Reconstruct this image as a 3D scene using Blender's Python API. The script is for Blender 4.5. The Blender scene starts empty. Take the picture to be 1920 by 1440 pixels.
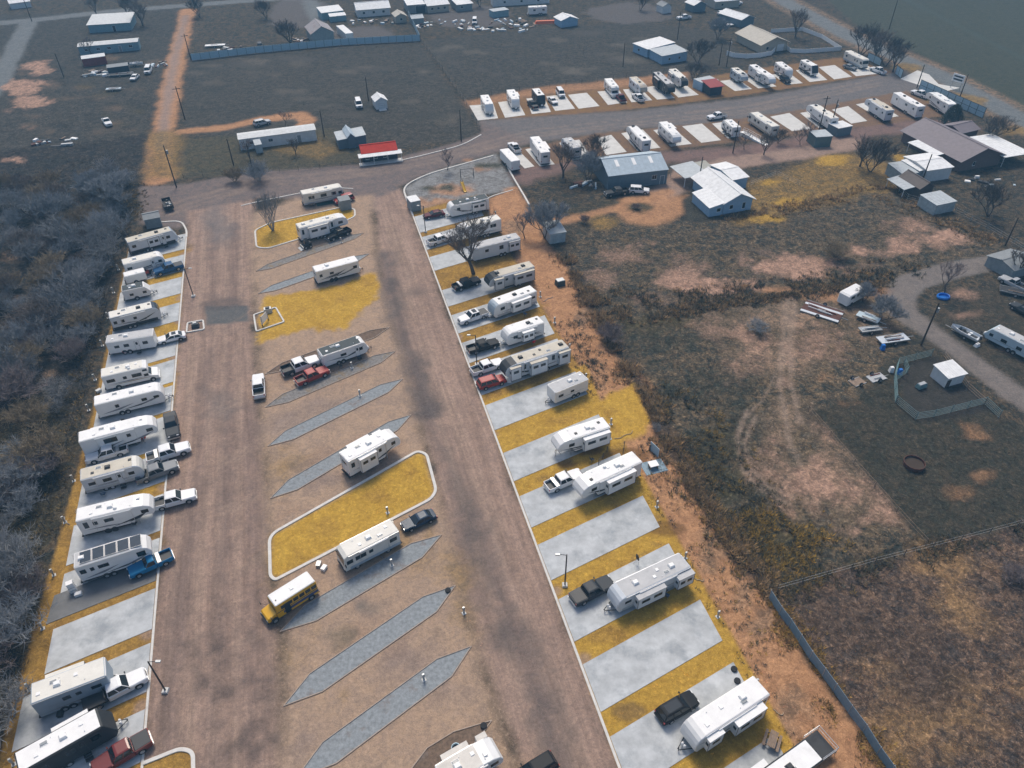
import bpy, bmesh, math, random
import numpy as np
from mathutils import Vector, Matrix
random.seed(7)
S = bpy.context.scene
COL = S.collection
R = math.radians

# ---------------------------------------------------------------- camera, sky, sun, exposure
CAM_H, FPX, PITCH, ROLL = 80.0, 1400.0, 40.0, -0.5      # metres, pixels at 1920 wide, degrees
cd = bpy.data.cameras.new('camera'); cam = bpy.data.objects.new('camera', cd); COL.objects.link(cam)
cd.sensor_width = 36.0; cd.lens = 36.0 * FPX / 1920.0; cd.clip_start = 0.5; cd.clip_end = 4000
_p, _r = R(PITCH), R(ROLL)
_F = Vector((0, math.cos(_p), -math.sin(_p))); _X = Vector((1, 0, 0)); _U = _X.cross(_F)
_R2 = _X * math.cos(_r) + _U * math.sin(_r); _U2 = _U * math.cos(_r) - _X * math.sin(_r)
cam.matrix_world = Matrix(((_R2.x, _U2.x, -_F.x, 0), (_R2.y, _U2.y, -_F.y, 0), (_R2.z, _U2.z, -_F.z, CAM_H), (0, 0, 0, 1)))
S.camera = cam

SUN_EL, SUN_AZ = 55.0, 350.0            # overcast: broad soft sun, compass-like azimuth from +Y clockwise
w = bpy.data.worlds.new('World'); S.world = w; w.use_nodes = True
nt = w.node_tree; bg = nt.nodes['Background']
sky = nt.nodes.new('ShaderNodeTexSky'); sky.sky_type = 'NISHITA'; sky.sun_disc = False
sky.sun_elevation = R(SUN_EL); sky.sun_rotation = R(SUN_AZ); sky.air_density = 1.0; sky.dust_density = 3.0; sky.ozone_density = 1.0
nt.links.new(sky.outputs[0], bg.inputs[0]); bg.inputs[1].default_value = 0.075
sl = bpy.data.lights.new('sun', 'SUN'); sun = bpy.data.objects.new('sun', sl); COL.objects.link(sun)
sl.energy = 1.5; sl.angle = R(20); sl.color = (1.0, 0.90, 0.77)
sd_ = Vector((math.sin(R(SUN_AZ)) * math.cos(R(SUN_EL)), math.cos(R(SUN_AZ)) * math.cos(R(SUN_EL)), math.sin(R(SUN_EL))))
sun.rotation_euler = sd_.to_track_quat('Z', 'Y').to_euler(); sun.location = (0, 0, 120)
S.view_settings.view_transform = 'Standard'; S.view_settings.look = 'None'
S.view_settings.exposure = 0.95; S.view_settings.gamma = 1.0; S.view_settings.use_curve_mapping = False

def W(px, py, z=0.0):
    """photo pixel (1920x1440) -> world point on the horizontal plane at height z"""
    d = _R2 * ((px - 960) / FPX) - _U2 * ((py - 720) / FPX) + _F
    t = (z - CAM_H) / d.z
    return Vector((d.x * t, d.y * t, z))

# ---------------------------------------------------------------- small helpers
def lin(r, g, b):
    f = lambda c: c / 12.92 if c <= 0.04045 else ((c + 0.055) / 1.055) ** 2.4
    return (f(r / 255), f(g / 255), f(b / 255))

def tag(o, label=None, cat=None, group=None, kind=None):
    if label: o['label'] = label
    if cat: o['category'] = cat
    if group: o['group'] = group
    if kind: o['kind'] = kind
    return o

def empty(name, loc=(0, 0, 0), rz=0.0, label=None, cat=None, group=None):
    o = bpy.data.objects.new(name, None); COL.objects.link(o); o.location = loc; o.rotation_euler = (0, 0, rz)
    o.empty_display_size = 0.3
    return tag(o, label, cat, group)

MATS = {}
def mat(key, col, rough=0.7, metal=0.0, var=0.12, scale=1.5, bump=0.0, streak=None, coat=0.0, dirt=None, spec=0.4):
    """procedural material: base colour broken up by two noises, optional stretched streaks and dirt blotches"""
    if key in MATS: return MATS[key]
    m = bpy.data.materials.new(key); m.use_nodes = True; n = m.node_tree.nodes; l = m.node_tree.links
    b = n['Principled BSDF']; b.inputs['Roughness'].default_value = rough; b.inputs['Metallic'].default_value = metal
    b.inputs['Specular IOR Level'].default_value = spec
    if coat: b.inputs['Coat Weight'].default_value = coat; b.inputs['Coat Roughness'].default_value = 0.08
    tc = n.new('ShaderNodeTexCoord'); src = tc.outputs['Object']
    if streak:
        mp = n.new('ShaderNodeMapping'); mp.inputs['Scale'].default_value = streak; l.new(src, mp.inputs[0]); src = mp.outputs[0]
    no = n.new('ShaderNodeTexNoise'); no.inputs['Scale'].default_value = scale; no.inputs['Detail'].default_value = 6; no.inputs['Roughness'].default_value = 0.65
    l.new(src, no.inputs['Vector'])
    mr = n.new('ShaderNodeMapRange'); mr.inputs[1].default_value = 0.3; mr.inputs[2].default_value = 0.7
    mr.inputs[3].default_value = 1 - var; mr.inputs[4].default_value = 1 + var * 0.6; l.new(no.outputs[0], mr.inputs[0])
    mx = n.new('ShaderNodeVectorMath'); mx.operation = 'SCALE'; mx.inputs[0].default_value = col; l.new(mr.outputs[0], mx.inputs['Scale'])
    out = mx.outputs[0]
    if dirt:
        n2 = n.new('ShaderNodeTexNoise'); n2.inputs['Scale'].default_value = dirt[1]; n2.inputs['Detail'].default_value = 8; n2.inputs['Roughness'].default_value = 0.7
        l.new(tc.outputs['Object'], n2.inputs['Vector'])
        r2 = n.new('ShaderNodeMapRange'); r2.inputs[1].default_value = dirt[2]; r2.inputs[2].default_value = dirt[2] + 0.18; r2.inputs[4].default_value = dirt[3]
        l.new(n2.outputs[0], r2.inputs[0])
        mc = n.new('ShaderNodeMix'); mc.data_type = 'RGBA'; l.new(r2.outputs[0], mc.inputs[0]); l.new(out, mc.inputs[6]); mc.inputs[7].default_value = (*dirt[0], 1)
        out = mc.outputs[2]
    l.new(out, b.inputs['Base Color'])
    if bump:
        bp = n.new('ShaderNodeBump'); bp.inputs['Strength'].default_value = bump; bp.inputs['Distance'].default_value = 0.05
        l.new(no.outputs[0], bp.inputs['Height']); l.new(bp.outputs[0], b.inputs['Normal'])
    MATS[key] = m; return m

class MB:
    """collects faces, then links them as ONE mesh object"""
    def __init__(s): s.v = []; s.f = []; s.m = []
    def face(s, pts, m=0):
        i = len(s.v); s.v += [tuple(p) for p in pts]; s.f.append(tuple(range(i, i + len(pts)))); s.m.append(m); return s
    def box(s, x0, x1, y0, y1, z0, z1, m=0):
        i = len(s.v)
        s.v += [(x0, y0, z0), (x1, y0, z0), (x1, y1, z0), (x0, y1, z0), (x0, y0, z1), (x1, y0, z1), (x1, y1, z1), (x0, y1, z1)]
        for q in ((0, 3, 2, 1), (4, 5, 6, 7), (0, 1, 5, 4), (1, 2, 6, 5), (2, 3, 7, 6), (3, 0, 4, 7)):
            s.f.append(tuple(i + k for k in q)); s.m.append(m)
        return s
    def tbox(s, x0, x1, y0, y1, z0, z1, ins, m=0):
        """box whose top is inset"""
        i = len(s.v)
        s.v += [(x0, y0, z0), (x1, y0, z0), (x1, y1, z0), (x0, y1, z0), (x0 + ins, y0 + ins, z1), (x1 - ins, y0 + ins, z1), (x1 - ins, y1 - ins, z1), (x0 + ins, y1 - ins, z1)]
        for q in ((0, 3, 2, 1), (4, 5, 6, 7), (0, 1, 5, 4), (1, 2, 6, 5), (2, 3, 7, 6), (3, 0, 4, 7)):
            s.f.append(tuple(i + k for k in q)); s.m.append(m)
        return s
    def loft(s, rings, m=0, caps=True):
        n = len(rings[0]); i = len(s.v)
        for r in rings: s.v += [tuple(p) for p in r]
        for k in range(len(rings) - 1):
            for j in range(n):
                a = i + k * n + j; b = i + k * n + (j + 1) % n
                s.f.append((a, b, b + n, a + n)); s.m.append(m)
        if caps:
            s.f.append(tuple(i + j for j in reversed(range(n)))); s.m.append(m)
            e = i + (len(rings) - 1) * n; s.f.append(tuple(e + j for j in range(n))); s.m.append(m)
        return s
    def prism(s, prof, y0, y1, e=0.0, m=0):
        """extrude an x-z outline across y; e chamfers the two side rims"""
        def inset(P, d):
            out = []; n = len(P); A = sum(P[k][0] * P[(k + 1) % n][1] - P[(k + 1) % n][0] * P[k][1] for k in range(n)); sg = 1 if A > 0 else -1
            for k in range(n):
                p0, p1, p2 = Vector(P[k - 1]), Vector(P[k]), Vector(P[(k + 1) % n])
                e1 = (p1 - p0).normalized(); e2 = (p2 - p1).normalized()
                n1 = Vector((-e1.y, e1.x)) * sg; n2 = Vector((-e2.y, e2.x)) * sg
                b = n1 + n2; L = b.length
                if L < 1e-3: out.append(tuple(p1)); continue
                b /= L; c = max(0.5, b.dot(n1)); q = p1 + b * (d / c); out.append((q.x, q.y))
            return out
        if e > 0:
            I = inset(prof, e)
            rings = [[(x, y0, z) for x, z in I], [(x, y0 + e, z) for x, z in prof], [(x, y1 - e, z) for x, z in prof], [(x, y1, z) for x, z in I]]
        else: rings = [[(x, y0, z) for x, z in prof], [(x, y1, z) for x, z in prof]]
        return s.loft(rings, m)
    def cyl(s, p0, p1, r0, r1=None, n=8, m=0, caps=True):
        r1 = r0 if r1 is None else r1; p0, p1 = Vector(p0), Vector(p1); d = (p1 - p0)
        if d.length < 1e-6: return s
        d.normalize(); a = d.orthogonal().normalized(); b = d.cross(a)
        ring = lambda p, r: [p + (a * math.cos(2 * math.pi * k / n) + b * math.sin(2 * math.pi * k / n)) * r for k in range(n)]
        return s.loft([ring(p0, r0), ring(p1, r1)], m, caps)
    def wheel(s, c, r, wd, m0=0, m1=1, n=14):
        x, y, z = c
        ring = lambda yy, rr: [(x + rr * math.cos(2 * math.pi * k / n), yy, z + rr * math.sin(2 * math.pi * k / n)) for k in range(n)]
        s.loft([ring(y - wd / 2, r * .9), ring(y - wd / 2 + .03, r), ring(y + wd / 2 - .03, r), ring(y + wd / 2, r * .9)], m0)
        for sg in (-1, 1):
            yy = y + sg * (wd / 2 + .004); s.loft([ring(yy - sg * .01, r * .6), ring(yy, r * .58)], m1)
        return s
    def mesh(s, name, mats):
        me = bpy.data.meshes.new(name); me.from_pydata(s.v, [], s.f)
        for q in (mats if isinstance(mats, (list, tuple)) else [mats]): me.materials.append(q)
        me.polygons.foreach_set('material_index', s.m); me.update()
        bm = bmesh.new(); bm.from_mesh(me); bmesh.ops.remove_doubles(bm, verts=bm.verts, dist=1e-5); bmesh.ops.recalc_face_normals(bm, faces=bm.faces); bm.to_mesh(me); bm.free()
        return me
    def build(s, name, mats, parent=None, loc=None, rz=None, smooth=False):
        o = bpy.data.objects.new(name, s.mesh(name, mats)); COL.objects.link(o)
        if parent is not None: o.parent = parent
        if loc is not None: o.location = loc
        if rz is not None: o.rotation_euler = (0, 0, rz)
        if smooth:
            for p in o.data.polygons: p.use_smooth = True
        return o

def put(name, me, parent=None, loc=(0, 0, 0), rz=0.0, sc=None):
    o = bpy.data.objects.new(name, me); COL.objects.link(o); o.location = loc; o.rotation_euler = (0, 0, rz)
    if parent is not None: o.parent = parent
    if sc is not None: o.scale = sc if isinstance(sc, (tuple, list)) else (sc, sc, sc)
    return o
# ---------------------------------------------------------------- the ground: one sheet, soil and plant cover by zone
def vnoise(x, y, seed=0):
    xi = np.floor(x).astype(np.int64); yi = np.floor(y).astype(np.int64); fx = x - xi; fy = y - yi
    fx = fx * fx * (3 - 2 * fx); fy = fy * fy * (3 - 2 * fy)
    def h(a, b):
        n = (a * 374761393 + b * 668265263 + seed * 974711) & 0xffffffff
        n = ((n ^ (n >> 13)) * 1274126177) & 0xffffffff
        return ((n ^ (n >> 16)) & 0xffff) / 65535.0
    return (h(xi, yi) * (1 - fx) + h(xi + 1, yi) * fx) * (1 - fy) + (h(xi, yi + 1) * (1 - fx) + h(xi + 1, yi + 1) * fx) * fy
def fbm(x, y, sc, seed=0, oct=4):
    t = np.zeros_like(x); a = 1.0; n = 0.0
    for k in range(oct):
        t += a * vnoise(x / sc * 2 ** k + 13.7 * k, y / sc * 2 ** k - 7.3 * k, seed + k); n += a; a *= 0.55
    return t / n - 0.5

NU, NV = 620, 700
u = np.linspace(-1, 1, NU)
# rows get coarser with distance; the sheet runs well past anything in view
tv = np.linspace(0, 1, NV); yr = -40 + 65 * np.clip(tv / 0.06, 0, 1)
far = np.clip((tv - 0.06) / 0.94, 0, 1); yr = np.where(tv > 0.06, 25 + 20 * (np.exp(far * 3.55) - 1) * 0.92, yr)
uw = np.sign(u) * (np.abs(u) * 0.8 + 0.2 * np.abs(u) ** 5)
GX = uw[None, :] * (62 + 0.86 * yr[:, None]); GY = np.repeat(yr[:, None], NU, 1)
GX = GX.ravel(); GY = GY.ravel(); NP = len(GX)
N1 = fbm(GX, GY, 6.0, 1); N2 = fbm(GX, GY, 1.6, 5); N3 = fbm(GX, GY, 22.0, 9)
CA = np.zeros((NP, 3)); CB = np.zeros((NP, 3)); VEG = np.zeros(NP); AMP = np.zeros(NP); SM = np.zeros(NP)

def sdist(P, I):
    """signed distance to polygon (positive inside)"""
    x, y = GX[I], GY[I]; d = np.full(len(I), 1e9); ins = np.zeros(len(I), bool); n = len(P)
    for k in range(n):
        ax, ay = P[k]; bx, by = P[(k + 1) % n]; ex, ey = bx - ax, by - ay; L2 = ex * ex + ey * ey + 1e-12
        t = np.clip(((x - ax) * ex + (y - ay) * ey) / L2, 0, 1)
        d = np.minimum(d, (x - ax - t * ex) ** 2 + (y - ay - t * ey) ** 2)
        if abs(ey) > 1e-9:
            c = ((ay > y) != (by > y)) & (x < ex * (y - ay) / ey + ax); ins ^= c
    d = np.sqrt(d); return np.where(ins, d, -d)
def apply(I, wt, a, b, veg, amp, sm):
    for k in range(3):
        CA[I, k] += (a[k] - CA[I, k]) * wt; CB[I, k] += (b[k] - CB[I, k]) * wt
    VEG[I] += (veg - VEG[I]) * wt; AMP[I] += (amp - AMP[I]) * wt; SM[I] += (sm - SM[I]) * wt
def near(P, pad):
    xs = [p[0] for p in P]; ys = [p[1] for p in P]
    return np.nonzero((GX > min(xs) - pad) & (GX < max(xs) + pad) & (GY > min(ys) - pad) & (GY < max(ys) + pad))[0]
def sstep(x): x = np.clip(x, 0, 1); return x * x * (3 - 2 * x)
def zone(px, a, b, veg=0.0, amp=0.0, sm=0.0, soft=0.8, wob=2.0, op=1.0, world=False):
    P = [(p[0], p[1]) for p in px] if world else [W(*p)[:2] for p in px]
    I = near(P, soft + wob + .5)
    s = sdist(P, I) + wob * (N1[I] + 0.6 * N2[I])
    apply(I, sstep(s / (2 * soft) + 0.5) * op, a, b, veg, amp, sm)
def stroke(px, wd, a, b, veg=0.0, amp=0.0, sm=0.0, soft=0.8, wob=1.5, op=1.0, world=False):
    P = [(p[0], p[1]) for p in px] if world else [W(*p)[:2] for p in px]
    I = near(P, wd + soft + wob + .5); x, y = GX[I], GY[I]; d = np.full(len(I), 1e9)
    for k in range(len(P) - 1):
        ax, ay = P[k]; bx, by = P[k + 1]; ex, ey = bx - ax, by - ay
        t = np.clip(((x - ax) * ex + (y - ay) * ey) / (ex * ex + ey * ey + 1e-12), 0, 1)
        d = np.minimum(d, np.hypot(x - ax - t * ex, y - ay - t * ey))
    apply(I, sstep((wd / 2 - d + wob * (N1[I] + 0.6 * N2[I])) / (2 * soft) + 0.5) * op, a, b, veg, amp, sm)
def blob(cx, cy, rx, ry, a, b, veg=0.0, amp=0.0, sm=0.0, soft=1.2, wob=4.0, op=1.0):
    zone([(cx + rx * math.cos(k * math.pi / 6), cy + ry * math.sin(k * math.pi / 6)) for k in range(12)], a, b, veg, amp, sm, soft, wob, op)

# earth and plant colours (albedo)
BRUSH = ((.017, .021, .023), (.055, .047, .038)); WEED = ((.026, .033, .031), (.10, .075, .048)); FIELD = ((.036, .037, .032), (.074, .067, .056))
TEAL = ((.042, .050, .036), (.062, .066, .046)); SOIL = ((.45, .245, .125), (.31, .165, .085)); PINK = ((.44, .275, .195), (.22, .14, .10))
DIRT = ((.325, .226, .175), (.25, .178, .143)); TAN = ((.385, .272, .188), (.305, .222, .165)); GOLD = ((.49, .305, .05), (.40, .24, .038))
GBRN = ((.37, .22, .05), (.25, .145, .036)); ASPH = ((.165, .175, .175), (.125, .133, .135)); GRAV = ((.25, .255, .255), (.15, .145, .14))
OCHRE = ((.27, .17, .055), (.13, .095, .045)); DAMP = ((.082, .072, .072), (.115, .098, .09)); OLIVE = ((.10, .08, .034), (.045, .045, .03))
PALE = ((.36, .27, .205), (.29, .21, .16)); STUB = ((.29, .195, .125), (.075, .066, .052)); GREYB = ((.145, .13, .125), (.11, .10, .10))

CA[:] = WEED[0]; CB[:] = WEED[1]; VEG[:] = 0.6; AMP[:] = 0.10
# left scrub wood floor and the junk lots behind it
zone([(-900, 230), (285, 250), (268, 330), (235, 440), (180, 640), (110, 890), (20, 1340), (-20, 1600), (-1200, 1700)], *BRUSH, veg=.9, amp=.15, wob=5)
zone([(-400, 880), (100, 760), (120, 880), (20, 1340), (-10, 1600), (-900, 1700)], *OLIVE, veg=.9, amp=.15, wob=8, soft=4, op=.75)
for q in ((25, 480, 22, 8), (40, 620, 14, 6), (110, 560, 16, 5), (20, 560, 18, 10), (90, 700, 12, 5)): blob(*q, *STUB, veg=.5, wob=3)
zone([(-300, 40), (350, 15), (330, 90), (310, 250), (-400, 330)], *FIELD, veg=.6, amp=.08, wob=4)
# mown fields
zone([(352, 112), (786, 78), (900, 250), (860, 262), (700, 282), (345, 250)], *FIELD, veg=.45, amp=.05, wob=1.5)
zone([(795, 76), (1000, 55), (1200, 40), (1345, 60), (1400, 120), (1180, 148), (875, 184)], *FIELD, veg=.45, amp=.05, wob=1.5)
zone([(345, 260), (620, 240), (700, 285), (760, 290), (560, 318), (335, 335)], (.055, .055, .038), (.09, .075, .045), veg=.5, amp=.05, wob=2)
zone([(1490, -60), (2600, -250), (2800, 600), (1925, 232), (1760, 118), (1600, 45)], *TEAL, veg=.15, amp=.03, wob=2)
for k in range(34): stroke([(1500 + k * 26, -70), (1700 + k * 26, 40), (1980 + k * 26, 190)], .9, (.075, .078, .055), (.055, .06, .045), soft=.8, wob=2, op=.35)
stroke([(1700, 0), (1920, 110)], 2.0, (.06, .08, .07), (.05, .07, .06), soft=1.5, op=.6)
for q in ((600, 195, 26, 5), (850, 118, 14, 4), (1100, 62, 30, 5), (900, 130, 10, 4), (700, 130, 40, 6), (1160, 112, 30, 4), (650, 215, 30, 6), (930, 140, 14, 3), (460, 120, 30, 4), (560, 110, 40, 5)):
    blob(*q, (.085, .078, .066), (.06, .055, .05), veg=.2, wob=3, op=.8)
rb = random.Random(11)
def patches(x0, x1, y0, y1, n, sx, sy, col, veg, op):
    for _ in range(n): blob(rb.uniform(x0, x1), rb.uniform(y0, y1), sx * rb.uniform(.4, 1.3), sy * rb.uniform(.4, 1.3), *col, veg=veg, wob=6, soft=1.5, op=op * rb.uniform(.5, 1))
patches(360, 860, 110, 245, 26, 22, 3.5, ((.15, .13, .105), (.09, .08, .065)), .3, .8); patches(820, 1330, 70, 150, 22, 22, 3.0, ((.15, .135, .11), (.09, .08, .065)), .3, .8); patches(360, 860, 110, 245, 16, 26, 5, ((.022, .027, .025), (.03, .034, .03)), .3, .6)
patches(0, 300, 100, 260, 26, 16, 5, STUB, .5, .5); patches(0, 290, 110, 320, 26, 20, 6, ((.02, .024, .024), (.04, .04, .034)), .9, .7); patches(120, 300, 150, 260, 10, 14, 4, OLIVE, .6, .6); patches(-20, 90, 100, 240, 6, 18, 6, PINK, .2, .6)
patches(1080, 1700, 430, 560, 34, 18, 5, STUB, .6, .55); patches(1200, 1660, 600, 1000, 46, 16, 9, STUB, .6, .5); patches(1200, 1660, 600, 1000, 40, 16, 9, ((.026, .033, .03), (.05, .048, .036)), .9, .6); patches(1080, 1800, 430, 560, 26, 20, 5, ((.026, .033, .031), (.045, .046, .036)), .9, .6)
patches(1530, 1900, 800, 1000, 24, 14, 7, ((.075, .06, .04), (.04, .04, .03)), .7, .6); patches(1480, 1920, 1040, 1440, 46, 22, 12, ((.20, .135, .085), (.10, .072, .05)), .7, .5); patches(1480, 1920, 1040, 1440, 30, 22, 12, ((.045, .04, .036), (.08, .056, .042)), .9, .55); patches(1480, 1700, 1000, 1060, 8, 16, 8, OLIVE, .8, .7)
for k in range(26):
    y = 118 + 5 * k; stroke([(350, y + 6), (600, y - 8), (850, y - 22)], .8, (.08, .074, .062), (.06, .058, .05), veg=.2, soft=.8, wob=2.5, op=.28)
# yards at the back
for q in ((560, 25, 60, 30), (880, 30, 80, 22), (680, 65, 60, 16), (1180, 25, 80, 20)): blob(*q, *GREYB, veg=.1, wob=6, op=.7)
zone([(596, 0), (566, 0), (585, 48), (610, 42)], *ASPH, soft=1.5)
# roads outside the park
for wd, c, o in ((16, STUB, .8), (8.5, ASPH, 1.0)): stroke([(1395, -45), (1480, 8), (1600, 72), (1750, 135), (1920, 226), (2200, 380)], wd, *c, soft=.8, wob=1.0, op=o)
for q in ((1790, 190, 60, 14), (1700, 128, 30, 10), (1900, 245, 30, 10)): blob(*q, *OCHRE, wob=3, op=.9)
stroke([(-200, 62), (60, 38), (200, 22), (350, 10), (480, 0), (700, -12)], 7, *ASPH, soft=.8, wob=1.0)
stroke([(52, 45), (28, 90), (0, 150), (-60, 230)], 7, *ASPH, soft=1, wob=1.5)
stroke([(352, 20), (338, 80), (322, 160), (308, 230), (298, 280), (300, 335)], 6.5, *SOIL, soft=1.2, wob=3)
stroke([(348, 30), (328, 110), (312, 200), (300, 280)], 3.0, *DIRT, soft=1.2, wob=1.5)
zone([(278, 245), (345, 245), (335, 330), (272, 335)], *OCHRE, veg=.4, wob=4, soft=2, op=.8)
stroke([(345, 246), (420, 240), (490, 224), (560, 215), (578, 226), (570, 236)], 4.5, *SOIL, soft=1, wob=2)
for q in ((60, 190, 36, 14), (70, 128, 28, 14), (45, 165, 40, 16), (20, 300, 20, 5)): blob(*q, *PINK, veg=.15, wob=7)
zone([(480, 268), (600, 258), (640, 280), (600, 300), (540, 290)], *OCHRE, veg=.4, wob=4, soft=2, op=.7)
# right-hand fields
zone([(1050, 480), (1130, 400), (1330, 420), (1460, 350), (1650, 350), (1820, 430), (1920, 490), (1700, 520), (1400, 560), (1190, 600), (1090, 560)], (.042, .046, .040), (.135, .10, .062), veg=.8, amp=.14, wob=5)
zone([(1400, 340), (1480, 320), (1560, 290), (1660, 300), (1700, 350), (1600, 372), (1480, 400), (1390, 420)], *OCHRE, veg=.55, amp=.05, wob=6, soft=2)
for q in ((1560, 300, 24, 10), (1705, 320, 22, 10), (1480, 380, 30, 8), (1440, 410, 30, 8), (1440, 342, 14, 7), (1690, 295, 14, 8)): blob(*q, *GOLD, veg=.3, wob=5, op=.8)
for q in ((1480, 502, 95, 22), (1760, 446, 46, 18), (1650, 470, 60, 10), (1200, 460, 10, 4), (1280, 530, 50, 10), (1390, 540, 50, 10), (1345, 545, 40, 8)): blob(*q, *PINK, veg=.25, wob=9, soft=2)
zone([(1185, 610), (1440, 558), (1680, 530), (1700, 640), (1660, 760), (1500, 780), (1720, 1000), (1640, 1030), (1450, 1100), (1340, 960), (1230, 740)], (.045, .048, .040), (.16, .115, .07), veg=.75, amp=.12, wob=4)
for q in ((1460, 680, 55, 40), (1420, 600, 80, 14), (1470, 780, 50, 50), (1560, 860, 60, 60), (1500, 900, 70, 60), (1600, 950, 60, 40), (1380, 660, 30, 12), (1490, 600, 40, 20), (1590, 580, 50, 12), (1640, 620, 40, 16)):
    blob(*q, *STUB, veg=.35, wob=10, soft=3, op=.85)
for q in ((1540, 880, 40, 45), (1470, 720, 26, 24), (1620, 970, 36, 24), (1430, 640, 24, 10), (1580, 930, 30, 20)): blob(*q, *PINK, veg=.25, wob=9, soft=2, op=.8)
for q in ((1250, 640, 60, 25), (1310, 720, 60, 40), (1390, 800, 40, 60), (1330, 860, 40, 60), (1400, 930, 60, 30), (1290, 640, 60, 22), (1400, 720, 40, 30)): blob(*q, (.038, .045, .036), (.065, .056, .038), veg=.8, amp=.12, wob=9, soft=3, op=.8)
for q in ((1340, 850, 22, 40), (1240, 605, 60, 10), (1480, 1000, 60, 40), (1350, 900, 30, 30)): blob(*q, *OLIVE, veg=.6, wob=6, soft=3, op=.8)
for pl in ([(1475, 560), (1468, 640), (1462, 720), (1480, 830), (1500, 870)], [(1490, 560), (1482, 640), (1484, 720), (1500, 790)]): stroke(pl, 1.0, *PALE, soft=.6, wob=.8, op=.55)
for pl in ([(1400, 770), (1382, 820), (1392, 880), (1430, 920), (1480, 945)], [(1418, 780), (1396, 830), (1404, 875), (1440, 912), (1490, 935)], [(1455, 700), (1430, 750), (1400, 780)]): stroke(pl, .55, *PALE, soft=.4, wob=.5, op=.5)
for q in ((1400, 690, 26, 16), (1350, 620, 40, 10), (1530, 640, 30, 20), (1570, 800, 30, 30), (1510, 960, 50, 20), (1650, 930, 20, 30), (1450, 860, 24, 30), (1420, 480, 40, 10), (1600, 500, 40, 8), (1300, 500, 40, 8), (1180, 480, 30, 10), (1700, 420, 40, 8), (1240, 560, 30, 6), (1120, 520, 24, 8)): blob(*q, *PINK, veg=.4, wob=11, soft=3, op=.6)
# corral and paddock
zone([(1520, 770), (1600, 740), (1680, 660), (1760, 655), (1880, 780), (1990, 830), (2100, 1000), (1920, 985), (1740, 1020), (1620, 880)], (.035, .037, .028), (.062, .052, .036), veg=.55, amp=.08, wob=3)
zone([(1678, 690), (1755, 665), (1870, 770), (1710, 790)], (.033, .032, .028), (.05, .046, .04), veg=.1, amp=.03, wob=1)
for q in ((1600, 755, 14, 5), (1840, 820, 10, 4), (1790, 925, 16, 7), (1850, 885, 10, 5), (1545, 705, 8, 4)): blob(*q, *SOIL, veg=.3, wob=5, soft=1.5, op=.65)
zone([(1450, 1108), (1920, 985), (2300, 900), (2600, 1500), (1680, 1500)], (.165, .108, .072), (.058, .048, .042), veg=.8, amp=.14, wob=3)
for q in ((1800, 1140, 40, 30), (1880, 1290, 50, 22), (1800, 1340, 40, 22), (1760, 1060, 40, 14), (1640, 1260, 30, 16), (1660, 1400, 30, 20), (1700, 1350, 30, 20)): blob(*q, (.31, .19, .085), (.17, .11, .06), veg=.5, wob=9, soft=3, op=.8)
for q in ((1700, 1200, 60, 30), (1560, 1180, 40, 30), (1740, 1290, 50, 30)): blob(*q, (.05, .042, .036), (.09, .06, .042), veg=.8, wob=9, soft=3, op=.7)
# driveways on the right
stroke([(1990, 476), (1900, 487), (1790, 505), (1710, 528), (1684, 556), (1696, 588), (1745, 622), (1810, 668), (1880, 722), (1960, 775)], 5.2, (.20, .17, .15), (.155, .135, .125), soft=.8, wob=1.2)
stroke([(1990, 476), (1900, 487), (1790, 505), (1710, 528), (1690, 552)], 4.2, *ASPH, soft=1.0, wob=1, op=.7)
zone([(1700, 640), (1800, 560), (1920, 520), (2000, 640), (1920, 740)], (.037, .038, .03), (.075, .06, .042), veg=.5, amp=.06, wob=4)
for q in ((1795, 552, 20, 10), (1810, 590, 30, 10), (1900, 650, 20, 12)): blob(*q, *PINK, wob=4, op=.8)
stroke([(1930, 760), (1850, 705), (1790, 660)], 2.0, *PALE, op=.5)
stroke([(1990, 476), (1900, 487), (1790, 505), (1710, 528), (1684, 556), (1696, 588), (1745, 622), (1810, 668), (1880, 722), (1960, 775)], 4.6, (.19, .165, .148), (.15, .132, .122), soft=.8, wob=1.0)
stroke([(1440, 545), (1560, 555), (1650, 545)], 3.0, *SOIL, soft=1.5, wob=3, op=.7)
# dirt lanes round the shop
stroke([(985, 330), (1060, 300), (1180, 295), (1380, 290), (1560, 258), (1700, 235), (1800, 235)], 8, (.21, .135, .115), (.15, .105, .095), soft=2, wob=4, op=.95)
stroke([(1235, 372), (1262, 348), (1290, 325), (1360, 308), (1480, 290), (1600, 268)], 7, *DIRT, soft=1.2, wob=2)
stroke([(1050, 412), (1100, 402), (1150, 388), (1200, 375), (1250, 360)], 4.0, *SOIL, soft=1, wob=1.5, op=.85)
zone([(1165, 370), (1290, 366), (1285, 400), (1230, 424), (1180, 420), (1150, 395)], *SOIL, soft=1.2, wob=1.5, op=.9)
blob(1200, 388, 26, 10, (.06, .058, .04), (.12, .085, .045), veg=.6, amp=.08, wob=3)
zone([(1040, 398), (1130, 372), (1165, 378), (1130, 392), (1060, 405)], (.045, .046, .036), (.085, .066, .04), veg=.7, amp=.1, wob=2)
blob(1130, 418, 26, 12, *OCHRE, veg=.5, wob=4)
zone([(1275, 372), (1310, 362), (1350, 400), (1330, 415), (1285, 415)], (.035, .036, .032), (.05, .05, .04), veg=.5, wob=2)
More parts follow.
